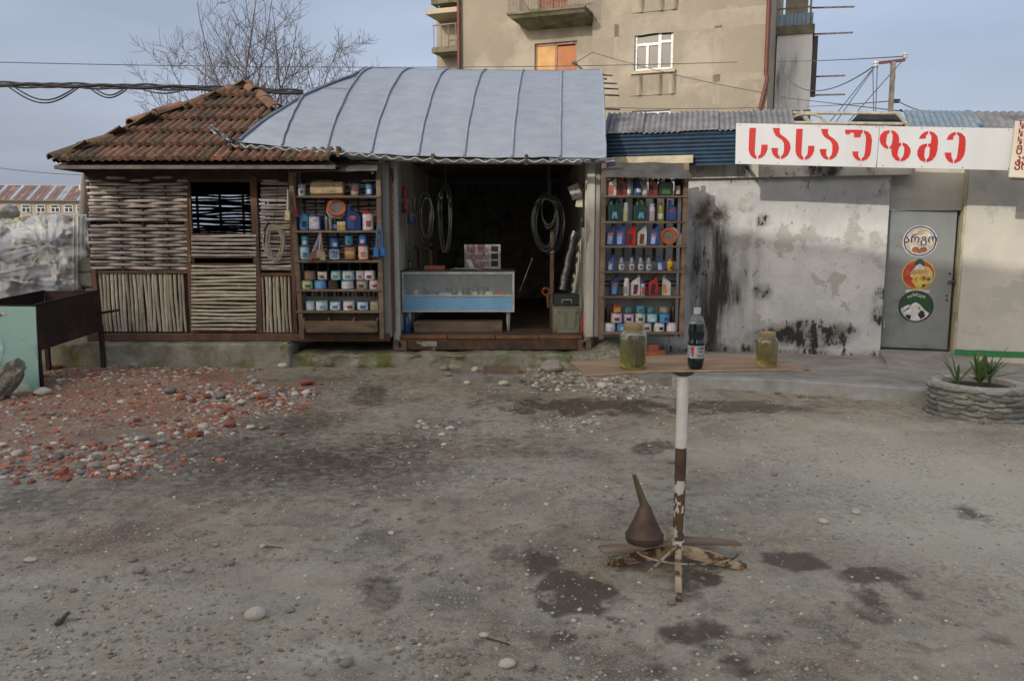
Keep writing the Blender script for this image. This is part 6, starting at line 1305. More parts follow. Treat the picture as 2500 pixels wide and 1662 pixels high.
# left wing set back
s1 = AL(1066, 100, 6)[0]; wing = ab(s1, sL+.28, 6.0, 11.9, 0, 13, 'rear_wing', fac)
for py in (118, 0):
    z = AL(1080, py, 5.2)[1]; s0 = AL(1060, 100, 5)[0]; ab(s0-.1, sL-.3, 4.9, 5.99, z-.25, z, 'balcony_slab', bal)
    for k in range(9): s = s0 + (sL-.4-s0)*k/8; ab(s-.014, s+.014, 4.95, 4.98, z, z+1.0, 'baluster', iron)
    ab(s0-.05, sL-.3, 4.94, 4.99, z+1.001, z+1.05, 'handrail', iron)
z = AL(1080, 38, 5)[1]; ab(AL(1060, 100, 5)[0]-.25, sL-.3, 4.6, 5.99, z, z+.22, 'porch_roof', fac2)
q = MB(); s = AL(1068, 10, 5)[0]; q.tube([(s, 5.2, z+.22), (s, 5.2, HT)], .05, 8); q.build('drain_pipe', pvc, apt, local=True)
# stacked loggias on the right flank
gy = mat('stained_grey_panel', (206,208,210), (186,188,188), scale=1.2, rough=.8, bump=.1, stretch=(1, 1, .2), c3=(110,108,104), s3=1.3, t3=(.56, .72)); blp = mat('faded_blue_sheet', (120,150,166), (100,128,144), scale=2, rough=.7, bump=.1)
def BLc(px, py, off=5.0): return AB.loc(px, py, off)
l0, l1 = .002, BLc(1976, 150)[0]; zA, zB, zC = BLc(1950, 270)[1], BLc(1950, 84)[1], BLc(1950, 72)[1]
lo = thing('side_loggia', 'grey panelled loggia tower with blue balcony on the apartment block flank', 'loggia', (AB.o.x, AB.o.y, 0), -AB.th)
ab(l0+.05, l1, 5.0, 5.1, zA, zB, 'front_panel', gy, lo); ab(l1+.0, l1+.08, 5.0, 7.5, zA, zB, 'side_panel', gy, lo); ab(l0, l1+.15, 4.9, 7.6, zB+.001, zC+.15, 'floor_slab', bal, lo); ab(l0, l1+.15, 4.9, 7.6, zA-.3, zA-.001, 'floor_slab', bal, lo)
zD = BLc(1950, 33)[1]; zE_ = BLc(1950, 20)[1]
for k in range(9): s = l0+.05 + (l1-l0-.1)*k/8; ab(s, s+(l1-l0-.12)/8-.03, 5.0, 5.04, zC+.16, zD, 'blue_board', blp, lo)
for k in range(9): s = l0+.06 + (l1-l0-.1)*k/8; ab(s-.012, s+.012, 5.05, 5.08, zC+.152, zE_, 'baluster', iron, lo)
ab(l0, l1, 5.04, 5.09, zE_, zE_+.06, 'handrail', iron, lo); ab(l1-.08, l1, 5.0, 5.1, zC+.151, zC+3.2, 'corner_post', iron, lo); ab(l0, l1+.2, 4.8, 7.6, zC+3.2, zC+3.4, 'floor_slab', bal, lo); ab(l0+.3, l0+1.2, 5.9, 6.1, zC+.16, zC+3.1, 'inner_panel', fac2, lo); ab(l0+1.25, l1-.1, 6.3, 6.4, zC+1.9, zC+2.9, 'dark_awning', plain((46,46,50), .8), lo); ab(l1+.09, l1+.3, 5.3, 7.4, zB-2.2, zB-.05, 'side_box', plain((60,60,60), .8), lo)
# clothes-line brackets
for (x0, y0, x1, y1) in [(1977,20,2086,17),(1988,84,2082,80),(1982,188,2063,185),(1980,233,2063,231)]:
    a, b = BLc(x0, y0, 5.6), BLc(x1, y1, 5.2); q = MB(); q.bar((a[0], 5.6, a[1]), (b[0], 5.2, b[1]), .06, .06); br = q.build('line_bracket', hing, lo, local=True)
# ================================================================== rust roofed house far left
FH = Plane(P(0, 500, 100).x, 100.0, radians(-12))
fh = thing('long_house', 'long low house with rust striped roof far behind the stone pile', 'house', (FH.o.x, FH.o.y, 0), -FH.th)
def HL(px, py, off=0): return FH.loc(px, py, off)
hs0, hs1 = HL(-120, 500)[0], HL(330, 500)[0]; hzE = HL(100, 488)[1]; hw = mat('beige_far_wall', (156,150,138), (140,134,124), scale=.6, rough=.9, bump=.1)
def hb(s0, s1, y0, y1, z0, z1, nm, m, par=fh, **k): q = MB(); q.box(s0, s1, y0, y1, z0, z1); return q.build(nm, m, par, local=True, **k)
hb(hs0, hs1, 0, 8, 0, hzE, 'wall', hw)
hb(hs0-.5, hs1+.5, -.6, -.5, hzE-.15, hzE+.02, 'fascia', mat('grey_far_fascia', (130,120,112), (110,100,94), scale=2, rough=.9))
zR = HL(60, 452, 4)[1]; rr_ = mat('rusty_roof_sheet', (112,90,84), (96,78,72), scale=.8, rough=.8, bump=.1, rand=.16, c3=(150,120,110), s3=.5, t3=(.5, .7)); rg = mat('pale_roof_sheet', (150,156,164), (130,136,144), scale=.8, rough=.6, rand=.06)
n_ = 46
for k in range(n_):
    a, b = hs0-.5 + (hs1-hs0+1)*k/n_, hs0-.5 + (hs1-hs0+1)*(k+1)/n_; pale = (k % 4 == 3) or k in (26, 27)
    q = MB(); q.hexa([(a, -.62, hzE-.02), (b-.05, -.62, hzE-.02), (b-.05, 4, zR-.06), (a, 4, zR-.06), (a, -.62, hzE+.04), (b-.05, -.62, hzE+.04), (b-.05, 4, zR), (a, 4, zR)]); q.build('roof_sheet', rg if pale else rr_, fh, local=True)
hb(hs0-.5, hs1+.5, 3.9, 4.1, zR-.05, zR+.06, 'ridge', rg); q = MB(); q.hexa([(hs0-.5, 4.11, zR-.1), (hs1+.5, 4.11, zR-.1), (hs1+.5, 8.6, hzE-.1), (hs0-.5, 8.6, hzE-.1), (hs0-.5, 4.11, zR-.02), (hs1+.5, 4.11, zR-.02), (hs1+.5, 8.6, hzE), (hs0-.5, 8.6, hzE)]); q.build('rear_roof', rr_, fh, local=True)
for px in (-40, 28, 64, 100, 135, 168, 198, 240):
    s, z = HL(px, 509); w_, h_ = .52, .95; t = hb(s-w_, s+w_, -.05, -.001, z-.5, z+.45, 'window', glass)
    for (a, b, c, d) in ((-w_, w_, .37, .45), (-w_, w_, -.5, -.42), (-w_, -w_+.09, -.419, .369), (w_-.09, w_, -.419, .369), (-.05, .05, -.419, .05), (-w_+.091, w_-.091, .051, .13)): hb(s+a, s+b, -.09, -.051, z+c, z+d, 'frame', pvc, t)
# yellowish hedge before it
hg = MB(); rnd = random.Random(4); A_, B_ = P(138, 534, 24), P(232, 534, 24)
for k in range(2600):
    x = rnd.uniform(A_.x-3, B_.x+1.5); y = 24+rnd.uniform(-.4, .4); z = rnd.uniform(.2, A_.z + .14 + .1*sin(x*2)); d = Vector((rnd.uniform(-1, 1), rnd.uniform(-1, 1), rnd.uniform(-1, 1))).normalized()*.07; e = d.cross(Vector((0, 0, 1))).normalized()*.035; c = Vector((x, y, z)); o = len(hg.v); hg.v += [tuple(c-d), tuple(c+e), tuple(c+d), tuple(c-e)]; hg.f.append((o, o+1, o+2, o+3))
t = thing('hedge', 'yellow green clipped hedge behind the stone pile', 'hedge', (A_.x, 24, 0)); hg.build('foliage', mat('hedge_leaf', (128,124,50), (92,98,44), scale=3, rough=.8, bump=0), t, fix=False)
q = MB(); 
for k in range(9): x = A_.x-2.5+k*.6; q.tube([(x, 24, 0), (x+.05, 24, A_.z-.2)], .03, 5)
q.build('stems', darkw, t)
# ================================================================== poles and wires
wpm = mat('grey_pole_wood', (110,104,96), (84,78,72), scale=4, rough=.9, bump=.2, stretch=(1, 1, .2)); cer = plain((214,212,204), .3)
t = thing('utility_pole', 'grey utility pole standing left of the bamboo hut', 'pole', (P(204, 520, 30).x, 30, 0)); a, b = P(202, 530, 30), P(209, 424, 30)
q = MB(); q.tube([(a.x-.1, 30, 0), a, b], [.17, .15, .12], 10); q.build('pole', wpm, t, smooth=60)
for (x0, x1, y) in ((197, 219, 465),): q = MB(); c = P(x0, y, 30); d = P(x1, y-1, 30); q.bar(c, d, .06, .06); q.build('crossarm', hing, t); q = MB(); q.tube([c, c+Vector((0,0,.2))], .04, 6); q.build('insulator', cer, t)
t = thing('roof_mast', 'steel T shaped wire mast with white insulators above the cafe roof', 'mast', P(2170, 275, 14)); Y = 14
q = MB(); a, b = P(2171, 330, Y), P(2181, 152, Y); q.bar(a, b, .065, .065); q.build('post', mat('grey_mast_steel', (130,124,114), (104,98,90), scale=6, rough=.7), t)
q = MB(); q.bar(P(2147, 154, Y), P(2209, 147, Y), .045, .045); q.build('crossarm', mat('brown_crossarm', (110,70,60), (84,54,46), scale=6, rough=.8), t)
for (x, y) in ((2138, 158), (2210, 137)):
    p = P(x, y, Y); q = MB(); q.lathe([(.03, -.04), (.045, -.02), (.025, 0), (.045, .02), (.03, .05), (0.001, .06)], 12, p); q.build('insulator', cer, t, smooth=40); q = MB(); q.tube([p+Vector((0,0,-.03)), p+Vector((.04 if x < 2180 else -.01, 0, -.05))], .01, 6); q.build('pin', hing, t)
q = MB(); q.box(*[P(2187, 250, Y).x-.05, P(2187, 250, Y).x+.05, Y-.05, Y+.02, P(0, 252, Y).z, P(0, 243, Y).z]); q.build('clamp', plain((50,50,52), .6), t)
wm = plain((44,44,48), .6, 'wire_black'); wg = plain((90,92,98), .6, 'wire_grey')
def wire(label, pts, Y, r, sag_=0, m=wg, n_=18):
    A, B = P(pts[0], pts[1], Y if not isinstance(Y, tuple) else Y[0]), P(pts[2], pts[3], Y if not isinstance(Y, tuple) else Y[1]); q = MB()
    q.tube([A.lerp(B, k/n_) - Vector((0, 0, 4*sag_*(k/n_)*(1-k/n_))) for k in range(n_+1)], r, 5); return tag(q.build('wire', m), label, 'wire')
wire('thin wire high across the left sky to the apartment block', (-60,151,1800,152), (22,28.5), .012, .16)
wire('thin wire from the far left towards the utility pole', (-40,405,208,428), 30, .014, .05)
wire('wire from the apartment block corner to the mast top insulator', (1880,150,2209,138), (29,14), .01, .03)
wire('sagging wire from the loggia to the left mast insulator', (1905,172,2137,160), (29,14), .012, .55)
wire('wire from mast insulator down to the cafe roof, left', (2136,162,2020,305), (14,13), .008)
wire('wire from mast insulator down to the cafe roof, second', (2137,162,2036,305), (14,13), .008)
wire('wire dropping straight below the mast insulator, left', (2131,164,2133,275), (14,13), .008)
wire('wire dropping straight below the mast insulator, right', (2142,166,2138,275), (14,13), .008)
wire('long diagonal wire crossing the mast post', (2200,152,2060,310), (14,13), .008)
wire('low wire from the loggia to the mast clamp', (1970,260,2186,246), (29,14), .01, .02)
wire('wire from the mast clamp sloping right to the roof', (2188,244,2300,276), (14,13), .01, .06)
wire('wire from the loggia foot sloping down to the cafe roof', (1905,238,2240,276), (29,13), .01)
wire('wire across the facade under the white window', (1460,262,1880,262), 27, .012, .05)
wire('wire from the facade bracket sloping to the right pipe', (1445,128,1870,228), (29,28.5), .012, .1)
wire('upper bracket wire slanting left over the boarded door', (1447,128,1404,154), (29,29), .015)
t = thing('facade_bracket', 'iron wire bracket standing before the boarded balcony door', 'bracket', P(1424, 170, 14)); q = MB(); q.tube([P(1402, 154, 14), P(1424, 172, 14)], .02, 6); q.build('arm', hing, t); q = MB(); q.box(P(1396,154,14).x, P(1409,154,14).x, 13.96, 14.04, P(0,157,14).z, P(0,151,14).z); q.build('head', hing, t)
# thick cable bundle
t = thing('cable_bundle', 'thick bundle of black cables strung across the left sky', 'cable', P(300, 216, 14)); Y = 14
def sp(px, y): return P(px, y, Y)
for k in range(5):
    q = MB(); pts = []
    for i in range(60):
        f = i/59; x = -120 + f*860; y = 205 + 14*f + (8*max(0, f-.66)/.34) + 3.5*sin(f*31+k*1.9) + (k-2)*1.7; pts.append(sp(x, y))
    q.tube(pts, .016 if k != 2 else .026, 6); q.build('cable', wm, t, smooth=60)
for (x0, x1, dip, y) in [(20,195,38,212),(35,185,30,213),(222,310,20,218),(235,300,13,219),(350,450,8,220)]:
    q = MB(); q.tube([sp(x0+(x1-x0)*i/16, y + dip*4*(i/16)*(1-i/16)*(.8+.25*sin(i/16*3))) for i in range(17)], .013, 6); q.build('loose_loop', wm, t, smooth=60)
# ================================================================== bare trees
bark = mat('bare_bark', (110,106,104), (90,86,84), scale=5, rough=.9, bump=.2); twm = mat('bare_twig', (106,102,104), (88,84,86), scale=5, rough=.9, bump=0)
def tree(label, px, Y, stems, seed, r0=.03, z0=2.6):
    """several stems fan out above the roofs; each carries fine upward curving twigs"""
    rnd = random.Random(seed); base = P(px, 600, Y); base.z = 0; t = thing('bare_tree', label, 'tree', base, 0, 'bare trees behind the hut'); tr_, cr = MB(), MB()
    fork = Vector((base.x, Y, z0)); tr_.tube([base, fork*.5 + base*.5 + Vector((.05, 0, 0)), fork], [r0*1.5, r0*1.3, r0*1.1], 8, cap=False)
    def curve(a, d, L_, ra, rb, n_, up, wob):
        pts, p, d = [a.copy()], a.copy(), d.normalized()
        for i in range(n_):
            d = (d + Vector((rnd.uniform(-wob, wob), rnd.uniform(-wob, wob), up + rnd.uniform(-wob, wob)*.4))).normalized(); p = p + d*(L_/n_); pts.append(p.copy())
        return pts, [ra + (rb-ra)*i/n_ for i in range(n_+1)]
    def twigs(pts, rs, L_, lvl):
        n_ = (16, 10, 0)[lvl]
        for k in range(n_):
            f = rnd.uniform(.22 if lvl == 0 else .12, .97); q_ = f*(len(pts)-1); i = min(int(q_), len(pts)-2); p = pts[i].lerp(pts[i+1], q_-i); dd = (pts[i+1]-pts[i]).normalized()
            side = Matrix.Rotation(rnd.uniform(0, 6.28), 3, dd) @ dd.orthogonal().normalized(); nd = (dd*.55 + side*rnd.uniform(.6, 1.0)).normalized(); l2 = L_*rnd.uniform(.28, .5)*(1.15-.6*f); r2 = max(.0036, rs[i]*.5)
            a, b = curve(p, nd, l2, r2, .0026, 6, .10, .14); cr.tube(a, b, 4, cap=False)
            if lvl < 2: twigs(a, b, l2, lvl+1)
    for (dx, L_, rr) in stems:
        a, b = curve(fork, Vector((dx, rnd.uniform(-.25, .25), 1)), L_, rr, .006, 12, .05, .09); (tr_ if abs(dx) < .1 else cr).tube(a, b, 6, cap=False); twigs(a, b, L_, 0)
    tr_.build('trunk', bark, t, smooth=60); cr.build('crown', twm, t, smooth=60, fix=False); return t
tree('bare tree with straight trunk and wide fan of twigs behind the hut roof peak', 610, 17, [(.0, 4.6, .034), (-.30, 3.6, .024), (.28, 3.7, .024), (-.75, 3.0, .018), (.12, 4.2, .022)], 3)
tree('bare many stemmed tree between the hut peak and the metal roof', 708, 17.5, [(.05, 3.8, .03), (-.35, 3.2, .022), (.5, 3.4, .022), (.9, 2.8, .018), (-.1, 3.5, .02)], 8, .03, 2.4)
tree('low bare tree leaning left behind the hut roof', 540, 18, [(-.1, 2.9, .024), (-.6, 2.9, .02), (-1.1, 2.4, .016), (.35, 2.4, .018)], 12, .026, 2.5)
tree('bare tree behind the left slope of the metal roof', 790, 18.5, [(.1, 2.9, .022), (.5, 2.9, .018), (-.4, 2.7, .018)], 21, .026, 2.7)
# ================================================================== table on a pipe stand
PR0 = .028; TY = 3.80; tx = P(1655, 1345, TY).x
tb = thing('pipe_table', 'rough plywood board on a white and rusty pipe stand in the yard', 'table', (tx, TY, 0))
ply = mat('worn_plywood', (170,138,100), (134,106,76), scale=5, rough=.75, bump=.15, stretch=(.5, 2.5, 1), c3=(96,74,54), s3=3, t3=(.55, .68)); plyb = mat('plywood_edge', (186,166,134), (140,118,92), scale=12, rough=.9, bump=.3, stretch=(1, 1, 6))
out_ = [(1392,878),(1429,910),(1480,908),(1543,904),(1597,902),(1650,903),(1705,904),(1765,907),(1825,909),(1900,908),(1975,906),(1935,895),(1895,885),(1828,871),(1720,868),(1611,867),(1510,870),(1450,874)]
BZ = .985
def bz(x, y): return BZ + .012*sin((x-tx)*3.4) - .02*((x-tx)/.6)**2*0 + .006*noise.noise(Vector((x*4, y*4, 0)))
pts = [G(px, py, BZ) for px, py in out_]; q = MB(); m_ = len(pts); cen = sum(pts, Vector())/m_
top = [Vector((p.x, p.y, bz(p.x, p.y))) for p in pts]; mid = [Vector((lambda w: (w.x, w.y, bz(w.x, w.y)))(cen.lerp(p, .55))) for p in pts]
q.v = [tuple(cen.xy) + (bz(cen.x, cen.y),)] + [tuple(p) for p in mid] + [tuple(p) for p in top] + [tuple(p - Vector((0, 0, .010))) for p in top]
for i in range(m_):
    j = (i+1) % m_; q.f += [(0, 1+i, 1+j), (1+i, 1+m_+i, 1+m_+j, 1+j), (1+m_+i, 1+2*m_+i, 1+2*m_+j, 1+m_+j)]
q.f.append(tuple(1+2*m_+i for i in range(m_))); q.build('table_board', ply, tb, smooth=25)
q = MB(); fe = [top[i] for i in range(1, 11)]; ep = []
for a, b in zip(fe[:-1], fe[1:]):
    for k in range(5): ep.append(a.lerp(b, k/5) + Vector((0, -.003+random.uniform(-.003, .003), -.004+random.uniform(-.002, .002))))
q.tube(ep, [random.uniform(.0025, .0055) for _ in ep], 5); q.build('torn_edge', plyb, tb)
q = MB(); a, b = G(1690, 908, BZ-.03), G(1830, 913, BZ-.03); q.slab(4, 1, lambda u, v: a.lerp(b, u) + Vector((0, .05+.16*v, .012)), (0, 0, -.008)); q.build('underside_plank', ply, tb)
q = MB(); q.lathe([(PR0, BZ-.03), (.05, BZ-.02), (.05, BZ-.014)], 16, (tx, TY, 0)); q.build('flange', rust, tb)
# pipe: white above, scaling rust below
def pipe_mat():
    m = bpy.data.materials.new('flaking_pipe_paint'); m.use_nodes = True; t = m.node_tree; n = t.nodes; l = t.links.new; b = n['Principled BSDF']; tc_ = n.new('ShaderNodeTexCoord')
    mp = n.new('ShaderNodeMapping'); mp.inputs['Scale'].default_value = (1, 1, .55); l(tc_.outputs['Object'], mp.inputs['Vector']); nz_ = n.new('ShaderNodeTexNoise'); nz_.inputs['Scale'].default_value = 22; nz_.inputs['Detail'].default_value = 5; l(mp.outputs['Vector'], nz_.inputs['Vector'])
    r = n.new('ShaderNodeMapRange'); r.inputs['From Min'].default_value = .525; r.inputs['From Max'].default_value = .54; l(nz_.outputs['Fac'], r.inputs['Value'])
    n2 = n.new('ShaderNodeTexNoise'); n2.inputs['Scale'].default_value = 30; n2.inputs['Detail'].default_value = 8; l(tc_.outputs['Object'], n2.inputs['Vector']); m1 = n.new('ShaderNodeMix'); m1.data_type = 'RGBA'; m1.inputs['A'].default_value = lin((112,84,58)); m1.inputs['B'].default_value = lin((78,60,46)); l(n2.outputs['Fac'], m1.inputs['Factor'])
    m2 = n.new('ShaderNodeMix'); m2.data_type = 'RGBA'; m2.inputs['B'].default_value = lin((206,200,186)); l(m1.outputs['Result'], m2.inputs['A']); l(r.outputs['Result'], m2.inputs['Factor']); l(m2.outputs['Result'], b.inputs['Base Color']); b.inputs['Roughness'].default_value = .7
    bp_ = n.new('ShaderNodeBump'); bp_.inputs['Strength'].default_value = .6; bp_.inputs['Distance'].default_value = .003; l(r.outputs['Result'], bp_.inputs['Height']); l(bp_.outputs['Normal'], b.inputs['Normal']); return m
pm = pipe_mat(); zw = P(1660, 1092, TY).z; PR = .0275
wpipe = mat('white_pipe_paint', (228,224,212), (212,206,192), scale=6, rough=.5, bump=.08, c3=(160,140,112), s3=9, t3=(.66, .72)); brn = mat('bare_brown_pipe', (98,74,54), (74,58,46), scale=14, rough=.75, bump=.2)
q = MB(); n_ = 20
for k in range(n_): a = 2*pi*k/n_; q.v += [(tx+PR*1.012*cos(a), TY+PR*1.012*sin(a), zw + .008*noise.noise(Vector((cos(a)*3, sin(a)*3, 1)))), (tx+PR*1.012*cos(a), TY+PR*1.012*sin(a), BZ-.016)]
for k in range(n_): j = (k+1) % n_; q.f.append((2*k, 2*j, 2*j+1, 2*k+1))
q.build('white_pipe', wpipe, tb, smooth=60)
zc_ = P(1660, 1170, TY).z
q = MB(); q.tube([(tx, TY, zc_-.001), (tx, TY, BZ-.05)], PR, 20); q.build('pipe_core', brn, tb, smooth=60); q = MB(); q.tube([(tx, TY, .10), (tx, TY, zc_)], PR, 20); q.build('lower_pipe', pm, tb, smooth=60)
q = MB(); q.lathe([(PR*1.12, 0), (PR*1.12, .05)], 16, (tx, TY, .075)); q.build('collar', wpipe, tb, smooth=60); q = MB(); q.lathe([(PR*.8, 0), (PR*.9, .08), (0.001, .08)], 14, (tx, TY, .02)); q.build('hub', brn, tb, smooth=60)
legm = mat('flaking_leg_paint', (190,176,144), (150,124,90), scale=14, rough=.85, bump=.4, bscale=50, c3=(92,66,46), s3=11, t3=(.50, .58))
ends = [G(1477, 1385), G(1823, 1394), G(1657, 1474), Vector((tx+.05, TY+.42, 0))]
for e in ends:
    d = (Vector((e.x, e.y, 0)) - Vector((tx, TY, 0))); L_ = d.length; d.normalize(); q = MB()
    a = Vector((tx, TY, 0)) + d*.02; b = Vector((e.x, e.y, 0)); s_ = Vector((-d.y, d.x, 0))*.018; U = lambda z: Vector((0, 0, z)); q.hexa([a-s_+U(.04), a+s_+U(.04), b+s_*.8, b-s_*.8, a-s_+U(.105), a+s_+U(.105), b+s_*.8+U(.034), b-s_*.8+U(.034)]); q.build('leg', legm, tb, bevel=.004)
q = MB(); ring = []
for k in range(28): a = pi*1.02 + k/27*pi*1.05; ring.append((tx+.03+.25*cos(a), TY-.06+.17*sin(a), .095))
q.tube(ring, .0045, 6); q.build('wire_ring', legm, tb, smooth=60)
for (px, py) in ((1582,1398),(1775,1358)):
    e = G(px, py, .05); q = MB(); q.tube([(tx, TY-.02, .11), e], .007, 6); q.build('brace_rod', legm, tb)
# worn planks lying on the foot
for (pa, lb) in (([(1460,1331),(1475,1347),(1640,1327),(1635,1318)], 'left'), ([(1665,1325),(1812,1327),(1795,1316),(1665,1307)], 'right')):
    c = [G(x, y, .118) for x, y in pa]; q = MB(); q.slab(8, 2, lambda u, v: c[0].lerp(c[3], v).lerp(c[1].lerp(c[2], v), u) if lb == 'x' else (c[0].lerp(c[1], v) if u == 0 else c[0].lerp(c[3] if True else c[2], 0).lerp(c[0], 1)) if False else (c[0].lerp(c[1], v)).lerp(c[3].lerp(c[2], v), u) + Vector((0, 0, .004*sin(u*3))) if lb == 'left' else (c[3].lerp(c[0], v)).lerp(c[2].lerp(c[1], v), u), (0, 0, -.012))
    tag(q.build('worn_plank', mat('grey_worn_plank', (146,126,102), (108,92,74), scale=6, rough=.9, bump=.3, stretch=(.4, 2, 1), c3=(84,70,56), s3=4, t3=(.52, .66)), smooth=30), 'worn plank on the '+lb+' side of the table foot', 'plank', 'planks on the table foot')
# ---- jars
def liquid(name, c, dens, rough=.0, ior=1.36):
    m = bpy.data.materials.new(name); m.use_nodes = True; b = m.node_tree.nodes['Principled BSDF']; b.inputs['Base Color'].default_value = lin(c); b.inputs['Transmission Weight'].default_value = dens; b.inputs['Roughness'].default_value = rough; b.inputs['IOR'].default_value = ior; return m
jg = liquid('jar_glass', (236,244,232), .96, .02, 1.2)
jg.node_tree.nodes['Principled BSDF'].inputs['Coat Weight'].default_value = .8; jg.node_tree.nodes['Principled BSDF'].inputs['Coat Roughness'].default_value = .06
def jar(label, px, pyb, r, h, lid_h, liqc, fill, lean=0):
    p = G(px, pyb, BZ); p.z = bz(p.x, p.y)+.001; t = thing('glass_jar', label, 'jar', p, 0, 'jars of yellow fuel')
    q = MB(); q.lathe([(r*.88, 0), (r*.97, .006), (r, .02), (r, h*.68), (r*.96, h*.76), (r*.80, h*.84), (r*.68, h*.87), (r*.68, h-.004)], 32); q.build('glass', jg, t, local=True, smooth=50)
    lm = liquid('fuel_%d' % liqc[0], liqc, .92, .02); q = MB(); q.lathe([(r*.85, .004), (r*.94, .009), (r*.965, .022), (r*.965, h*min(fill, .68)), (r*.93 if fill > .7 else r*.964, h*fill), (0.001, h*fill)], 32); q.build('fuel', lm, t, local=True, smooth=50)
    q = MB(); q.lathe([(r*.72, h-lid_h), (r*.74, h-lid_h+.004), (r*.74, h-.006), (r*.70, h), (0.001, h)], 28); q.build('lid', mat('amber_plastic_lid', (158,138,92), (136,116,74), scale=10, rough=.35, bump=.03), t, local=True, smooth=40)
    q = MB(); q.tube([(r*.725*cos(a), r*.725*sin(a), h-lid_h-.004) for a in [2*pi*k/26 for k in range(26)]], .004, 6, closed=True); q.build('rubber_ring', plain((196,130,70), .5), t, local=True, smooth=60)
jar('large jar of yellow green fuel on the left of the board', 1545, 893, .0665, .222, .030, (176,168,74), .66)
jar('smaller jar of yellow fuel on the right of the board', 1871, 897, .0515, .165, .022, (184,162,62), .72)
# ---- bottle
p = G(1698, 899, BZ); p.z = bz(p.x, p.y)+.001; t = thing('soda_bottle', 'dark plastic bottle with white cap and red white label on the board', 'bottle', p)
bt = liquid('dark_bottle', (20,34,40), .25, .06, 1.3); bt.node_tree.nodes['Principled BSDF'].inputs['Coat Weight'].default_value = 1
q = MB(); n_ = 30; prof = [(.030,.0),(.036,.012),(.040,.04),(.0405,.052),(.0395,.055),(.0395,.118),(.041,.122),(.041,.130),(.0375,.140),(.036,.150),(.040,.165),(.040,.19),(.037,.222)]
o_ = len(q.v)
for (r, z) in prof:
    for k in range(n_):
        a = 2*pi*k/n_; rr2 = r*(1 - (.16*max(0, cos(5*a+pi/2))**2 if z < .035 else 0)); q.v.append((rr2*cos(a), rr2*sin(a), z))
for i in range(len(prof)-1):
    for k in range(n_): q.f.append((i*n_+k, i*n_+(k+1) % n_, (i+1)*n_+(k+1) % n_, (i+1)*n_+k))
q.f.append(tuple(range(n_))[::-1]); q.f.append(tuple((len(prof)-1)*n_+k for k in range(n_))); q.build('body', bt, t, local=True, smooth=50)
clr = liquid('clear_bottle_plastic', (196,210,214), .9, .08, 1.12); q = MB(); q.lathe([(.0368,.2222),(.032,.245),(.022,.258),(.0145,.264),(.0145,.272)], 26); q.build('empty_shoulder', clr, t, local=True, smooth=50)
q = MB(); q.lathe([(.017,.268),(.0175,.271),(.0175,.293),(.0165,.296),(0.001,.296)], 22); q.build('cap', plain((214,212,204), .4), t, local=True, smooth=40)
patch_cyl(.0402, .056, .116, -2.4, 2.4, 30).build('paper_label', plain((212,206,208), .6), t, local=True, smooth=60, fix=False)
q = MB(); q.grid(6, 6, lambda u, v: (.0405*sin(-.95+.5*u*(.35+.65*v)+.25*(1-v)), -.0405*cos(-.95+.5*u*(.35+.65*v)+.25*(1-v)), .061+.05*v)); q.build('red_wedge', plain((206,50,56), .6), t, local=True, fix=False)
q = MB(); q.grid(4, 4, lambda u, v: (.0404*sin(-1.4+.40*u), -.0404*cos(-1.4+.40*u), .058+.055*v)); q.build('blue_panel', plain((150,196,206), .6), t, local=True, fix=False)
for (tx_, z, sz, c) in (('BORJOMI', .100, .0125, (30,30,40)), ('ბორჯომი', .066, .0105, (40,40,50))):
    me = text_mesh(tx_, sz, plain(c, .6), .0001, .0002, 'CENTER', .85)
    for v in me.vertices: a = .42 + v.co.x/.041; v.co = Vector((.0407*sin(a), -.0407*cos(a), v.co.y + z))
    inst('lettering', me, t)
for (a, z) in ((.1, .086), (.25, .09), (.42, .084), (.62, .088)): q = MB(); q.grid(2, 2, lambda u, v: (.0407*sin(a+.12*u), -.0407*cos(a+.12*u), z-.004+.009*v)); q.build('green_leaf_mark', plain((70,120,80), .6), t, local=True, fix=False)
# ---- funnel, upside down on the plank
p = G(1573, 1318, .122); t = thing('metal_funnel', 'rusty brown metal funnel upside down on the left plank', 'funnel', p)
fm = mat('rusty_brown_tin', (98,76,62), (72,56,47), scale=7, rough=.5, metal=.3, bump=.12, c3=(112,66,46), s3=5, t3=(.58, .7)); fb = mat('dull_brass_spout', (118,104,80), (92,80,62), scale=9, rough=.5, metal=.4, bump=.1)
R0 = px_size(46, p); HC = px_size(87, p)
q = MB(); q.lathe([(R0*.96, 0), (R0, .004), (R0*1.0, .028), (R0*.97, .034), (R0*.62, HC*.58), (R0*.29, HC), (R0*.24, HC+.004)], 30); q.build('cone', fm, t, local=True, smooth=50)
q = MB(); q.tube([(R0*1.0*cos(a), R0*1.0*sin(a), .03) for a in [2*pi*k/30 for k in range(30)]], .003, 6, closed=True); q.build('rim', fm, t, local=True, smooth=60)
q = MB(); q.tube([(0, 0, HC-.008), (-.012, 0, HC+.025), (-R0*.62, 0, HC+px_size(78, p))], [R0*.27, R0*.21, R0*.11], 14); q.build('spout', fb, t, local=True, smooth=60)
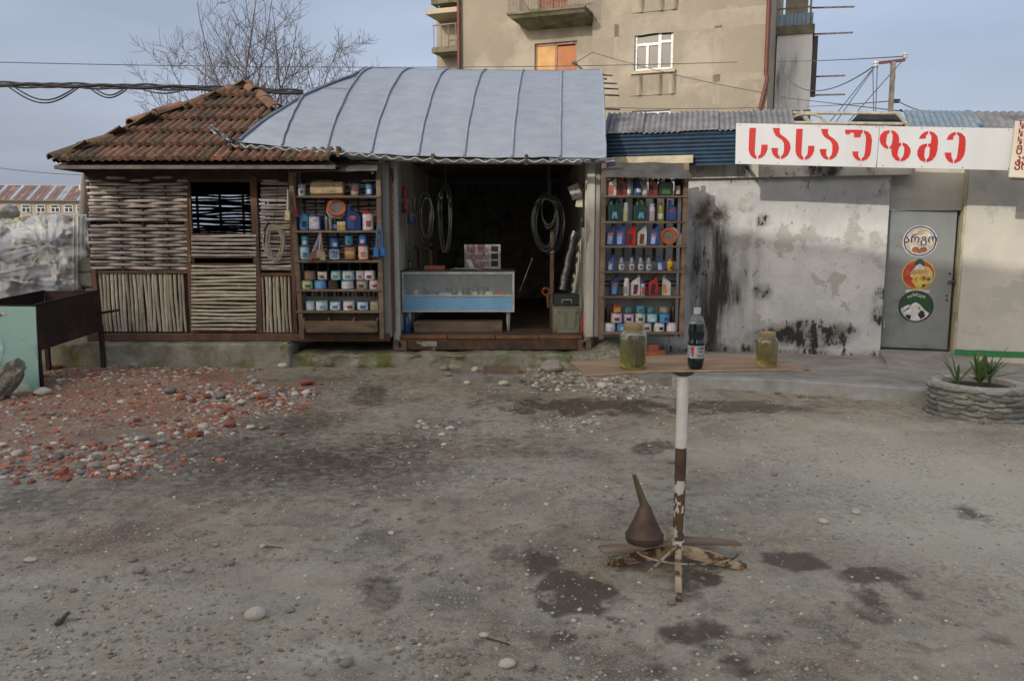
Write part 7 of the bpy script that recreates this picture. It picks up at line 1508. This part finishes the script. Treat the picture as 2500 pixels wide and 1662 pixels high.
# ================================================================== stone planter
pc = Vector((P(2388, 1000, 7.0).x, 7.03, 0)); PRr, PH = .405, .31
pl = thing('stone_planter', 'round low planter built of flat grey river stones', 'planter', pc)
mort = mat('planter_mortar', (176,172,160), (140,136,124), scale=8, rough=.95, bump=.4)
q = MB(); q.lathe([(PRr-.02, -.03), (PRr-.02, PH-.03), (PRr-.03, PH-.001), (PRr-.09, PH+.004), (PRr-.115, PH-.01), (PRr-.12, PH-.08), (0.001, PH-.08)], 40); q.build('mortar_ring', mort, pl, local=True, smooth=40)
slm = mat('slate_river_stone', (136,138,128), (104,108,102), scale=7, rough=.8, bump=.3, rand=.34, c3=(164,152,128), s3=3)
SR = [rock_mesh('planter_stone', slm, 70+k, 2, .45, .3) for k in range(6)]
for r_ in range(6):
    a = random.uniform(0, 1)
    while a < 6.28+.0:
        w = random.uniform(.07, .21); da = w/PRr; am = a+da/2; z = .03 + r_*.049 + random.uniform(-.005, .005)
        inst('planter_stone', random.choice(SR), pl, (cos(am)*(PRr-.022), sin(am)*(PRr-.022), z), (random.uniform(-.1, .1), random.uniform(-.1, .1), am+pi/2), (w*.56, random.uniform(.035, .055), random.uniform(.042, .06))); a += da+.01
soil = mat('dark_soil', (66,56,44), (46,40,32), scale=14, rough=1, bump=.6); q = MB(); q.grid(24, 24, lambda u, v: ((PRr-.125)*sqrt(u)*cos(6.2832*v), (PRr-.125)*sqrt(u)*sin(6.2832*v), PH-.05+.015*noise.noise(Vector((u*3, v*9, 2))))); q.build('soil', soil, pl, local=True, fix=False)
# palm-like seedling
pp = thing('young_palm', 'small young palm growing in the stone planter', 'plant', pc + Vector((0, 0, PH-.05))); lf = mat('palm_leaf', (84,104,50), (58,80,38), scale=6, rough=.5, bump=.1, rand=.2)
rnd = random.Random(5)
def leaf(par, base, az, el, L_, w):
    q = MB(); d = Vector((cos(az)*cos(el), sin(az)*cos(el), sin(el))); s = Vector((-sin(az), cos(az), 0)); n_ = 7; p = Vector(base); up = d.copy()
    for i in range(n_+1):
        f = i/n_; wd = w*(sin(pi*min(1, f*.85+.12)))**.8; c = p + Vector((0, 0, .01*f)); q.v += [tuple(c - s*wd + Vector((0,0,wd*.4))), tuple(c), tuple(c + s*wd + Vector((0,0,wd*.4)))]; up = (up + Vector((0, 0, -.07*f))).normalized(); p = p + up*(L_/n_)
    for i in range(n_): a = 3*i; q.f += [(a, a+1, a+4, a+3), (a+1, a+2, a+5, a+4)]
    q.build('leaf', lf, par, local=True, fix=False, smooth=60)
for (bx, by, n_, hh) in ((0, 0, 18, .06), (.16, .1, 15, .07), (-.14, .08, 8, .02)):
    q = MB(); q.tube([(bx, by, 0), (bx, by, hh)], .014, 7); q.build('stem', lf, pp, local=True)
    for k in range(n_): leaf(pp, (bx, by, hh*.8), rnd.uniform(0, 6.28), rnd.uniform(.25, 1.3), rnd.uniform(.16, .34), rnd.uniform(.007, .014))
leaf(pp, (0, -.02, .03), -1.5, 1.4, .26, .045)
# tufts of grass and weed at kerb, planter and plinth
gb = MB(); rnd = random.Random(9)
def tuft(x, y, z, n_, h):
    for k in range(n_):
        a = rnd.uniform(0, 6.28); b = Vector((x+rnd.gauss(0, .03), y+rnd.gauss(0, .02), z)); hh = h*rnd.uniform(.4, 1); t_ = b + Vector((cos(a)*hh*.5, sin(a)*hh*.5, hh)); s = Vector((-sin(a), cos(a), 0))*.0025; o = len(gb.v); gb.v += [tuple(b-s), tuple(b+s), tuple(t_)]; gb.f.append((o, o+1, o+2))
for (px, py, n_, h) in [(2268,1002,40,.08),(1955,970,50,.03),(1900,962,40,.03),(1990,975,40,.03),(2100,982,30,.03),(1830,958,30,.025),(1500,935,60,.06),(1520,925,40,.05),(2400,1042,20,.05),(292,1128,40,.03),(455,1125,40,.02),(880,898,30,.05),(1470,905,60,.05),(1330,915,20,.04),(360,896,30,.04),(2340,1030,20,.05),(640,905,24,.04),(770,905,24,.05)]:
    p = G(px, py); tuft(p.x, p.y, gz(p.x, p.y), n_, h)
tag(gb.build('grass_tufts', mat('weed_green', (96,104,54), (74,82,44), scale=9, rough=.8, bump=0), fix=False), 'sparse green weeds at the kerb and plinth foot', None, None, 'stuff')
# ================================================================== rusty trough on legs, left
rt = mat('dark_rusty_sheet', (54,40,34), (38,30,27), scale=5, rough=.75, metal=.15, bump=.2, c3=(80,52,38), s3=2.5, t3=(.54, .66))
tr = thing('steel_trough', 'dark rusty steel trough on legs left of the bamboo hut', 'trough', (-5.1, 8.75, 0))
FAt, FAb, NAt, NAb = P(243, 709, 9.38), P(248, 806, 9.38), P(86, 744, 8.15), P(94, 856, 8.15); WX = Vector((-.62, -.06, 0))
def plate(c4, nm, t_=(0, .006, 0)): q = MB(); q.slab(6, 4, lambda u, v: c4[0].lerp(c4[1], u).lerp(c4[3].lerp(c4[2], u), v) + Vector((.006*noise.noise(Vector((u*3, v*3, 1))), 0, 0)), t_); q.build(nm, rt, tr, smooth=30)
plate([NAb, FAb, FAt, NAt], 'side_plate', (-.006, 0, 0)); plate([NAb+WX, FAb+WX, FAt+WX, NAt+WX], 'side_plate', (-.006, 0, 0)); plate([NAb+WX, NAb, NAt, NAt+WX], 'end_plate'); plate([FAb+WX, FAb, FAt, FAt+WX], 'end_plate'); plate([NAb, FAb, FAb+WX, NAb+WX], 'bottom_plate', (0, 0, -.006))
q = MB(); q.tube([NAt, FAt], .012, 6); q.build('rim_rod', rt, tr); q = MB(); q.tube([NAt+WX, FAt+WX], .012, 6); q.build('rim_rod', rt, tr)
for c in (NAb, FAb, NAb+WX, FAb+WX):
    q = MB(); q.bar(Vector((c.x-.015, c.y+.015, c.z+.05)), Vector((c.x-.015, c.y+.015, -.02)), .045, .045); q.build('leg', rt, tr)
q = MB(); a, b = P(240, 765, 9.3), P(292, 757, 9.2); q.bar(a, b, .025, .03); q.tube([a.lerp(b, .8), b], .016, 6); q.build('side_handle', rt, tr, bevel=.003)
# ---- mint green sheet leaning on it
def glass_sheet_mat(): return mat('mint_painted_sheet', (158,190,178), (146,180,168), scale=1.4, rough=.25, bump=.02, c3=(128,158,150), s3=2.5, t3=(.50, .66))
ms_ = thing('mint_sheet', 'mint green painted sheet leaning on the trough end', 'sheet', G(40, 958)); c = [P(-130, 968, 7.98), P(96, 962, 7.98), P(86, 749, 8.10), P(-150, 746, 8.10)]
q = MB(); q.slab(6, 6, lambda u, v: c[0].lerp(c[1], u).lerp(c[3].lerp(c[2], u), v), (0, .012, 0)); q.build('sheet', glass_sheet_mat(), ms_)
def on_sheet(px, py, d=-.003): f = (960-py)/(960-748); return P(px, py, 7.98+.12*f + d)
for nm, col_, pts_ in (('pale_blot', (176,214,204), [(-60,905),(0,890),(10,850),(6,830),(-2,822),(-60,815)]), ('pale_blot', (184,204,186), [(40,955),(80,955),(72,942),(60,930),(50,940)]), ('dark_wing', (40,44,60), [(-30,778),(2,772),(6,768),(0,764),(-30,760)]), ('white_wing', (214,206,200), [(-20,764),(14,762),(22,766),(12,769),(-20,770)])):
    q = MB(); n0 = len(pts_); q.v = [tuple(on_sheet(x, y, -.004 if 'blot' in nm else -.006)) for x, y in pts_] + [tuple(on_sheet(x, y, -.0005)) for x, y in pts_]; q.f = [tuple(range(n0)), tuple(range(n0, 2*n0))[::-1]] + [(i, n0+i, n0+(i+1) % n0, (i+1) % n0) for i in range(n0)]; q.build(nm, plain(col_, .4), ms_)
q = rock_mesh('rock', roughm, 61, 4, .7, .34, 2.4, .6); pk_ = G(38, 968); o = inst('rock', q, None, (pk_.x, pk_.y-.10, .19), (.15, -.95, .1), (.20, .15, .13)); tag(o, 'rough mossy concrete lump propped against the mint green sheet', 'rock')
# ================================================================== stone pile under plastic
rng_ = random.Random(11); pile_m = mat('pale_rubble_stone', (176,172,160), (140,137,126), scale=5, rough=.95, bump=.5, bscale=20, rand=.2)
RK = [rock_mesh('rubble_block', pile_m, 80+k, 3, .7, .5, 1.5, .5) for k in range(6)]
pile = thing('stone_pile', 'heap of pale rubble stones beside the bamboo hut', 'stone pile', (-6.6, 11.2, 0))
for lv in range(7):
    for k in range(11 - lv//3):
        x = -8.7 + k*.34 + rng_.uniform(-.1, .1); inst('rubble_block', rng_.choice(RK), pile, Vector((x+lv*.03, 10.75+.10*lv+rng_.uniform(-.08, .08), .14+lv*.235)) - WL[pile.name], (rng_.uniform(-.4, .4), rng_.uniform(-.4, .4), rng_.uniform(0, 6)), (rng_.uniform(.12, .2), .18, rng_.uniform(.12, .17)))
blkm = mat('grey_cut_block', (128,124,114), (100,98,88), scale=6, rough=.95, bump=.5, bscale=24)
for k, (x0, x1, y0, y1) in enumerate([(184,236,632,666),(192,236,664,702),(100,150,704,740),(150,200,702,726),(205,238,702,716),(30,95,712,745),(0,36,708,740)]):
    a, b = P(x0, y1, 10.5), P(x1, y0, 10.5); q = MB(); q.box(a.x, b.x, 10.48, 10.85, a.z, b.z); q.build('cut_block', blkm, pile, bevel=.03, jit=.012, smooth=30)
pls = bpy.data.materials.new('clear_plastic_sheet'); pls.use_nodes = True; nn = pls.node_tree.nodes; b_ = nn['Principled BSDF']; b_.inputs['Base Color'].default_value = lin((196,202,208)); b_.inputs['Roughness'].default_value = .28; trn = nn.new('ShaderNodeBsdfTransparent'); mx_ = nn.new('ShaderNodeMixShader'); mx_.inputs['Fac'].default_value = .42
pls.node_tree.links.new(trn.outputs[0], mx_.inputs[1]); pls.node_tree.links.new(b_.outputs[0], mx_.inputs[2]); pls.node_tree.links.new(mx_.outputs[0], nn['Material Output'].inputs['Surface'])
KN = (118, 600); CREASE = [(radians(x), a_, w_, r_) for x, a_, w_, r_ in [(188,.05,4,180),(177,.06,3.5,200),(168,.05,3,190),(158,.05,4,170),(147,.04,4,120),(203,.04,4,150),(216,.04,5,120),(238,.03,4,90),(262,.03,4,80),(288,.035,5,90),(315,.02,5,80),(40,.04,4,110),(52,.05,3.5,130),(66,.03,4,110),(85,.03,4,90),(110,.03,5,110),(128,.035,4,130)]]
def pfn(u, v):
    px = -160 + u*372; topy = 533 + 10*sin(u*5) - 6*sin(u*11); boty = 722 - 20*max(0, u-.75)*4 + 8*sin(u*17)
    if v > .72: f = (v-.72)/.28; p = P(px, topy, 10.58+.25*max(0, (px-150)/60)**2); return p + Vector((0, .9*f, .02*noise.noise(Vector((px*.03, f*3, 0)))))
    f = v/.72; py = boty + (topy-boty)*f; a = atan2(py-KN[1], px-KN[0]); d = sqrt((py-KN[1])**2+(px-KN[0])**2)
    fold = .13*noise.noise(Vector((px*.026, py*.03, 7))) + .03*noise.noise(Vector((px*.07, py*.08, 2))) - .07*math.exp(-(d/16)**2)
    for (ang, amp, wd, rch) in CREASE:
        da = (a-ang+pi) % (2*pi) - pi
        if abs(da) < .5: k = da*max(d, 12)/wd + .5*sin(d*.05+ang*7); fold -= .55*amp*(math.exp(-k*k) - .6*math.exp(-(k-1.7)**2))*min(1, d/25)*max(0, 1-d/rch)**.5 if d < rch else 0
    for (y0, sl, amp) in ((560, .10, .03), (655, -.22, .035), (672, -.05, .03), (690, .12, .03), (640, .3, .02)):
        k = (py - (y0 + sl*(px-60)))/3.2; fold -= amp*math.exp(-k*k)*max(0, 1-abs(px-40)/170)
    if px > 178: fold = .03*sin(px*.62)*min(1, (px-170)/20) + fold*.2
    return P(px, py, 10.36 + .45*max(0, f-.55)**2*2.5 + .25*max(0, (px-150)/60)**2 + fold + .05*noise.noise(Vector((px*.02, py*.02, 3))))
q = MB(); q.grid(220, 130, pfn); t = thing('plastic_sheet', 'wrinkled translucent plastic sheet draped over the stone pile', 'plastic sheet', (-6.5, 10.4, .6)); q.build('sheet', pls, t, smooth=60, fix=False)
for (px, py, w, m_, d_) in [(70,540,34,roughm,'yellowish lump of stone lying on the plastic sheet'),(135,536,32,pebm,'flat dark stone on the plastic sheet'),(166,539,26,pebm,'round dark stone at the right on the plastic sheet'),(14,520,60,pile_m,'big rough rock on the sheet at the left picture edge')]:
    p = P(px, py, 10.65); s = w*10.7/FPX/2; o = inst('weight_stone', rock_mesh('weight_stone', m_, px, 3, .62, .35), None, p + Vector((0, 0, s*.1)), (0, 0, 1), s); tag(o, d_, 'stone')
p = P(140, 532, 10.9); q = MB(); q.tube([P(105, 530, 10.9), P(200, 533, 10.9)], .03, 6)
# ================================================================== unseen block of flats added behind the viewer, shaped to shade the yard
ob = thing('shade_block', 'plain unseen four storey block added behind the viewer to shade the yard', 'building', (-12, -14, 0), 0)
OBX0, OBX1, OBY = -30.0, -6.0, -14.0; OBH = 1.9 + tan(SUN_EL)*(9.8-OBY)/cos(SUN_AZ)
OBK = 2.3 + tan(SUN_AZ)*(9.9-OBY)              # roof edge slopes down to the right from here
q = MB(); q.prism([(OBX0, 0), (OBX1, 0), (OBX1, OBH-.27*(OBX1-OBK)), (OBK, OBH), (OBX0, OBH)], lambda u, v, d: (u, d, v), OBY-9, OBY); q.build('wall', fac, ob)
for r_ in range(4):
    for k in range(7):
        x = OBX0+1.6+k*3.2; z = 1.2+r_*2.95; q = MB(); q.box(x, x+1.4, OBY+.002, OBY+.05, z, z+1.5); w_ = q.build('window', glass, ob)
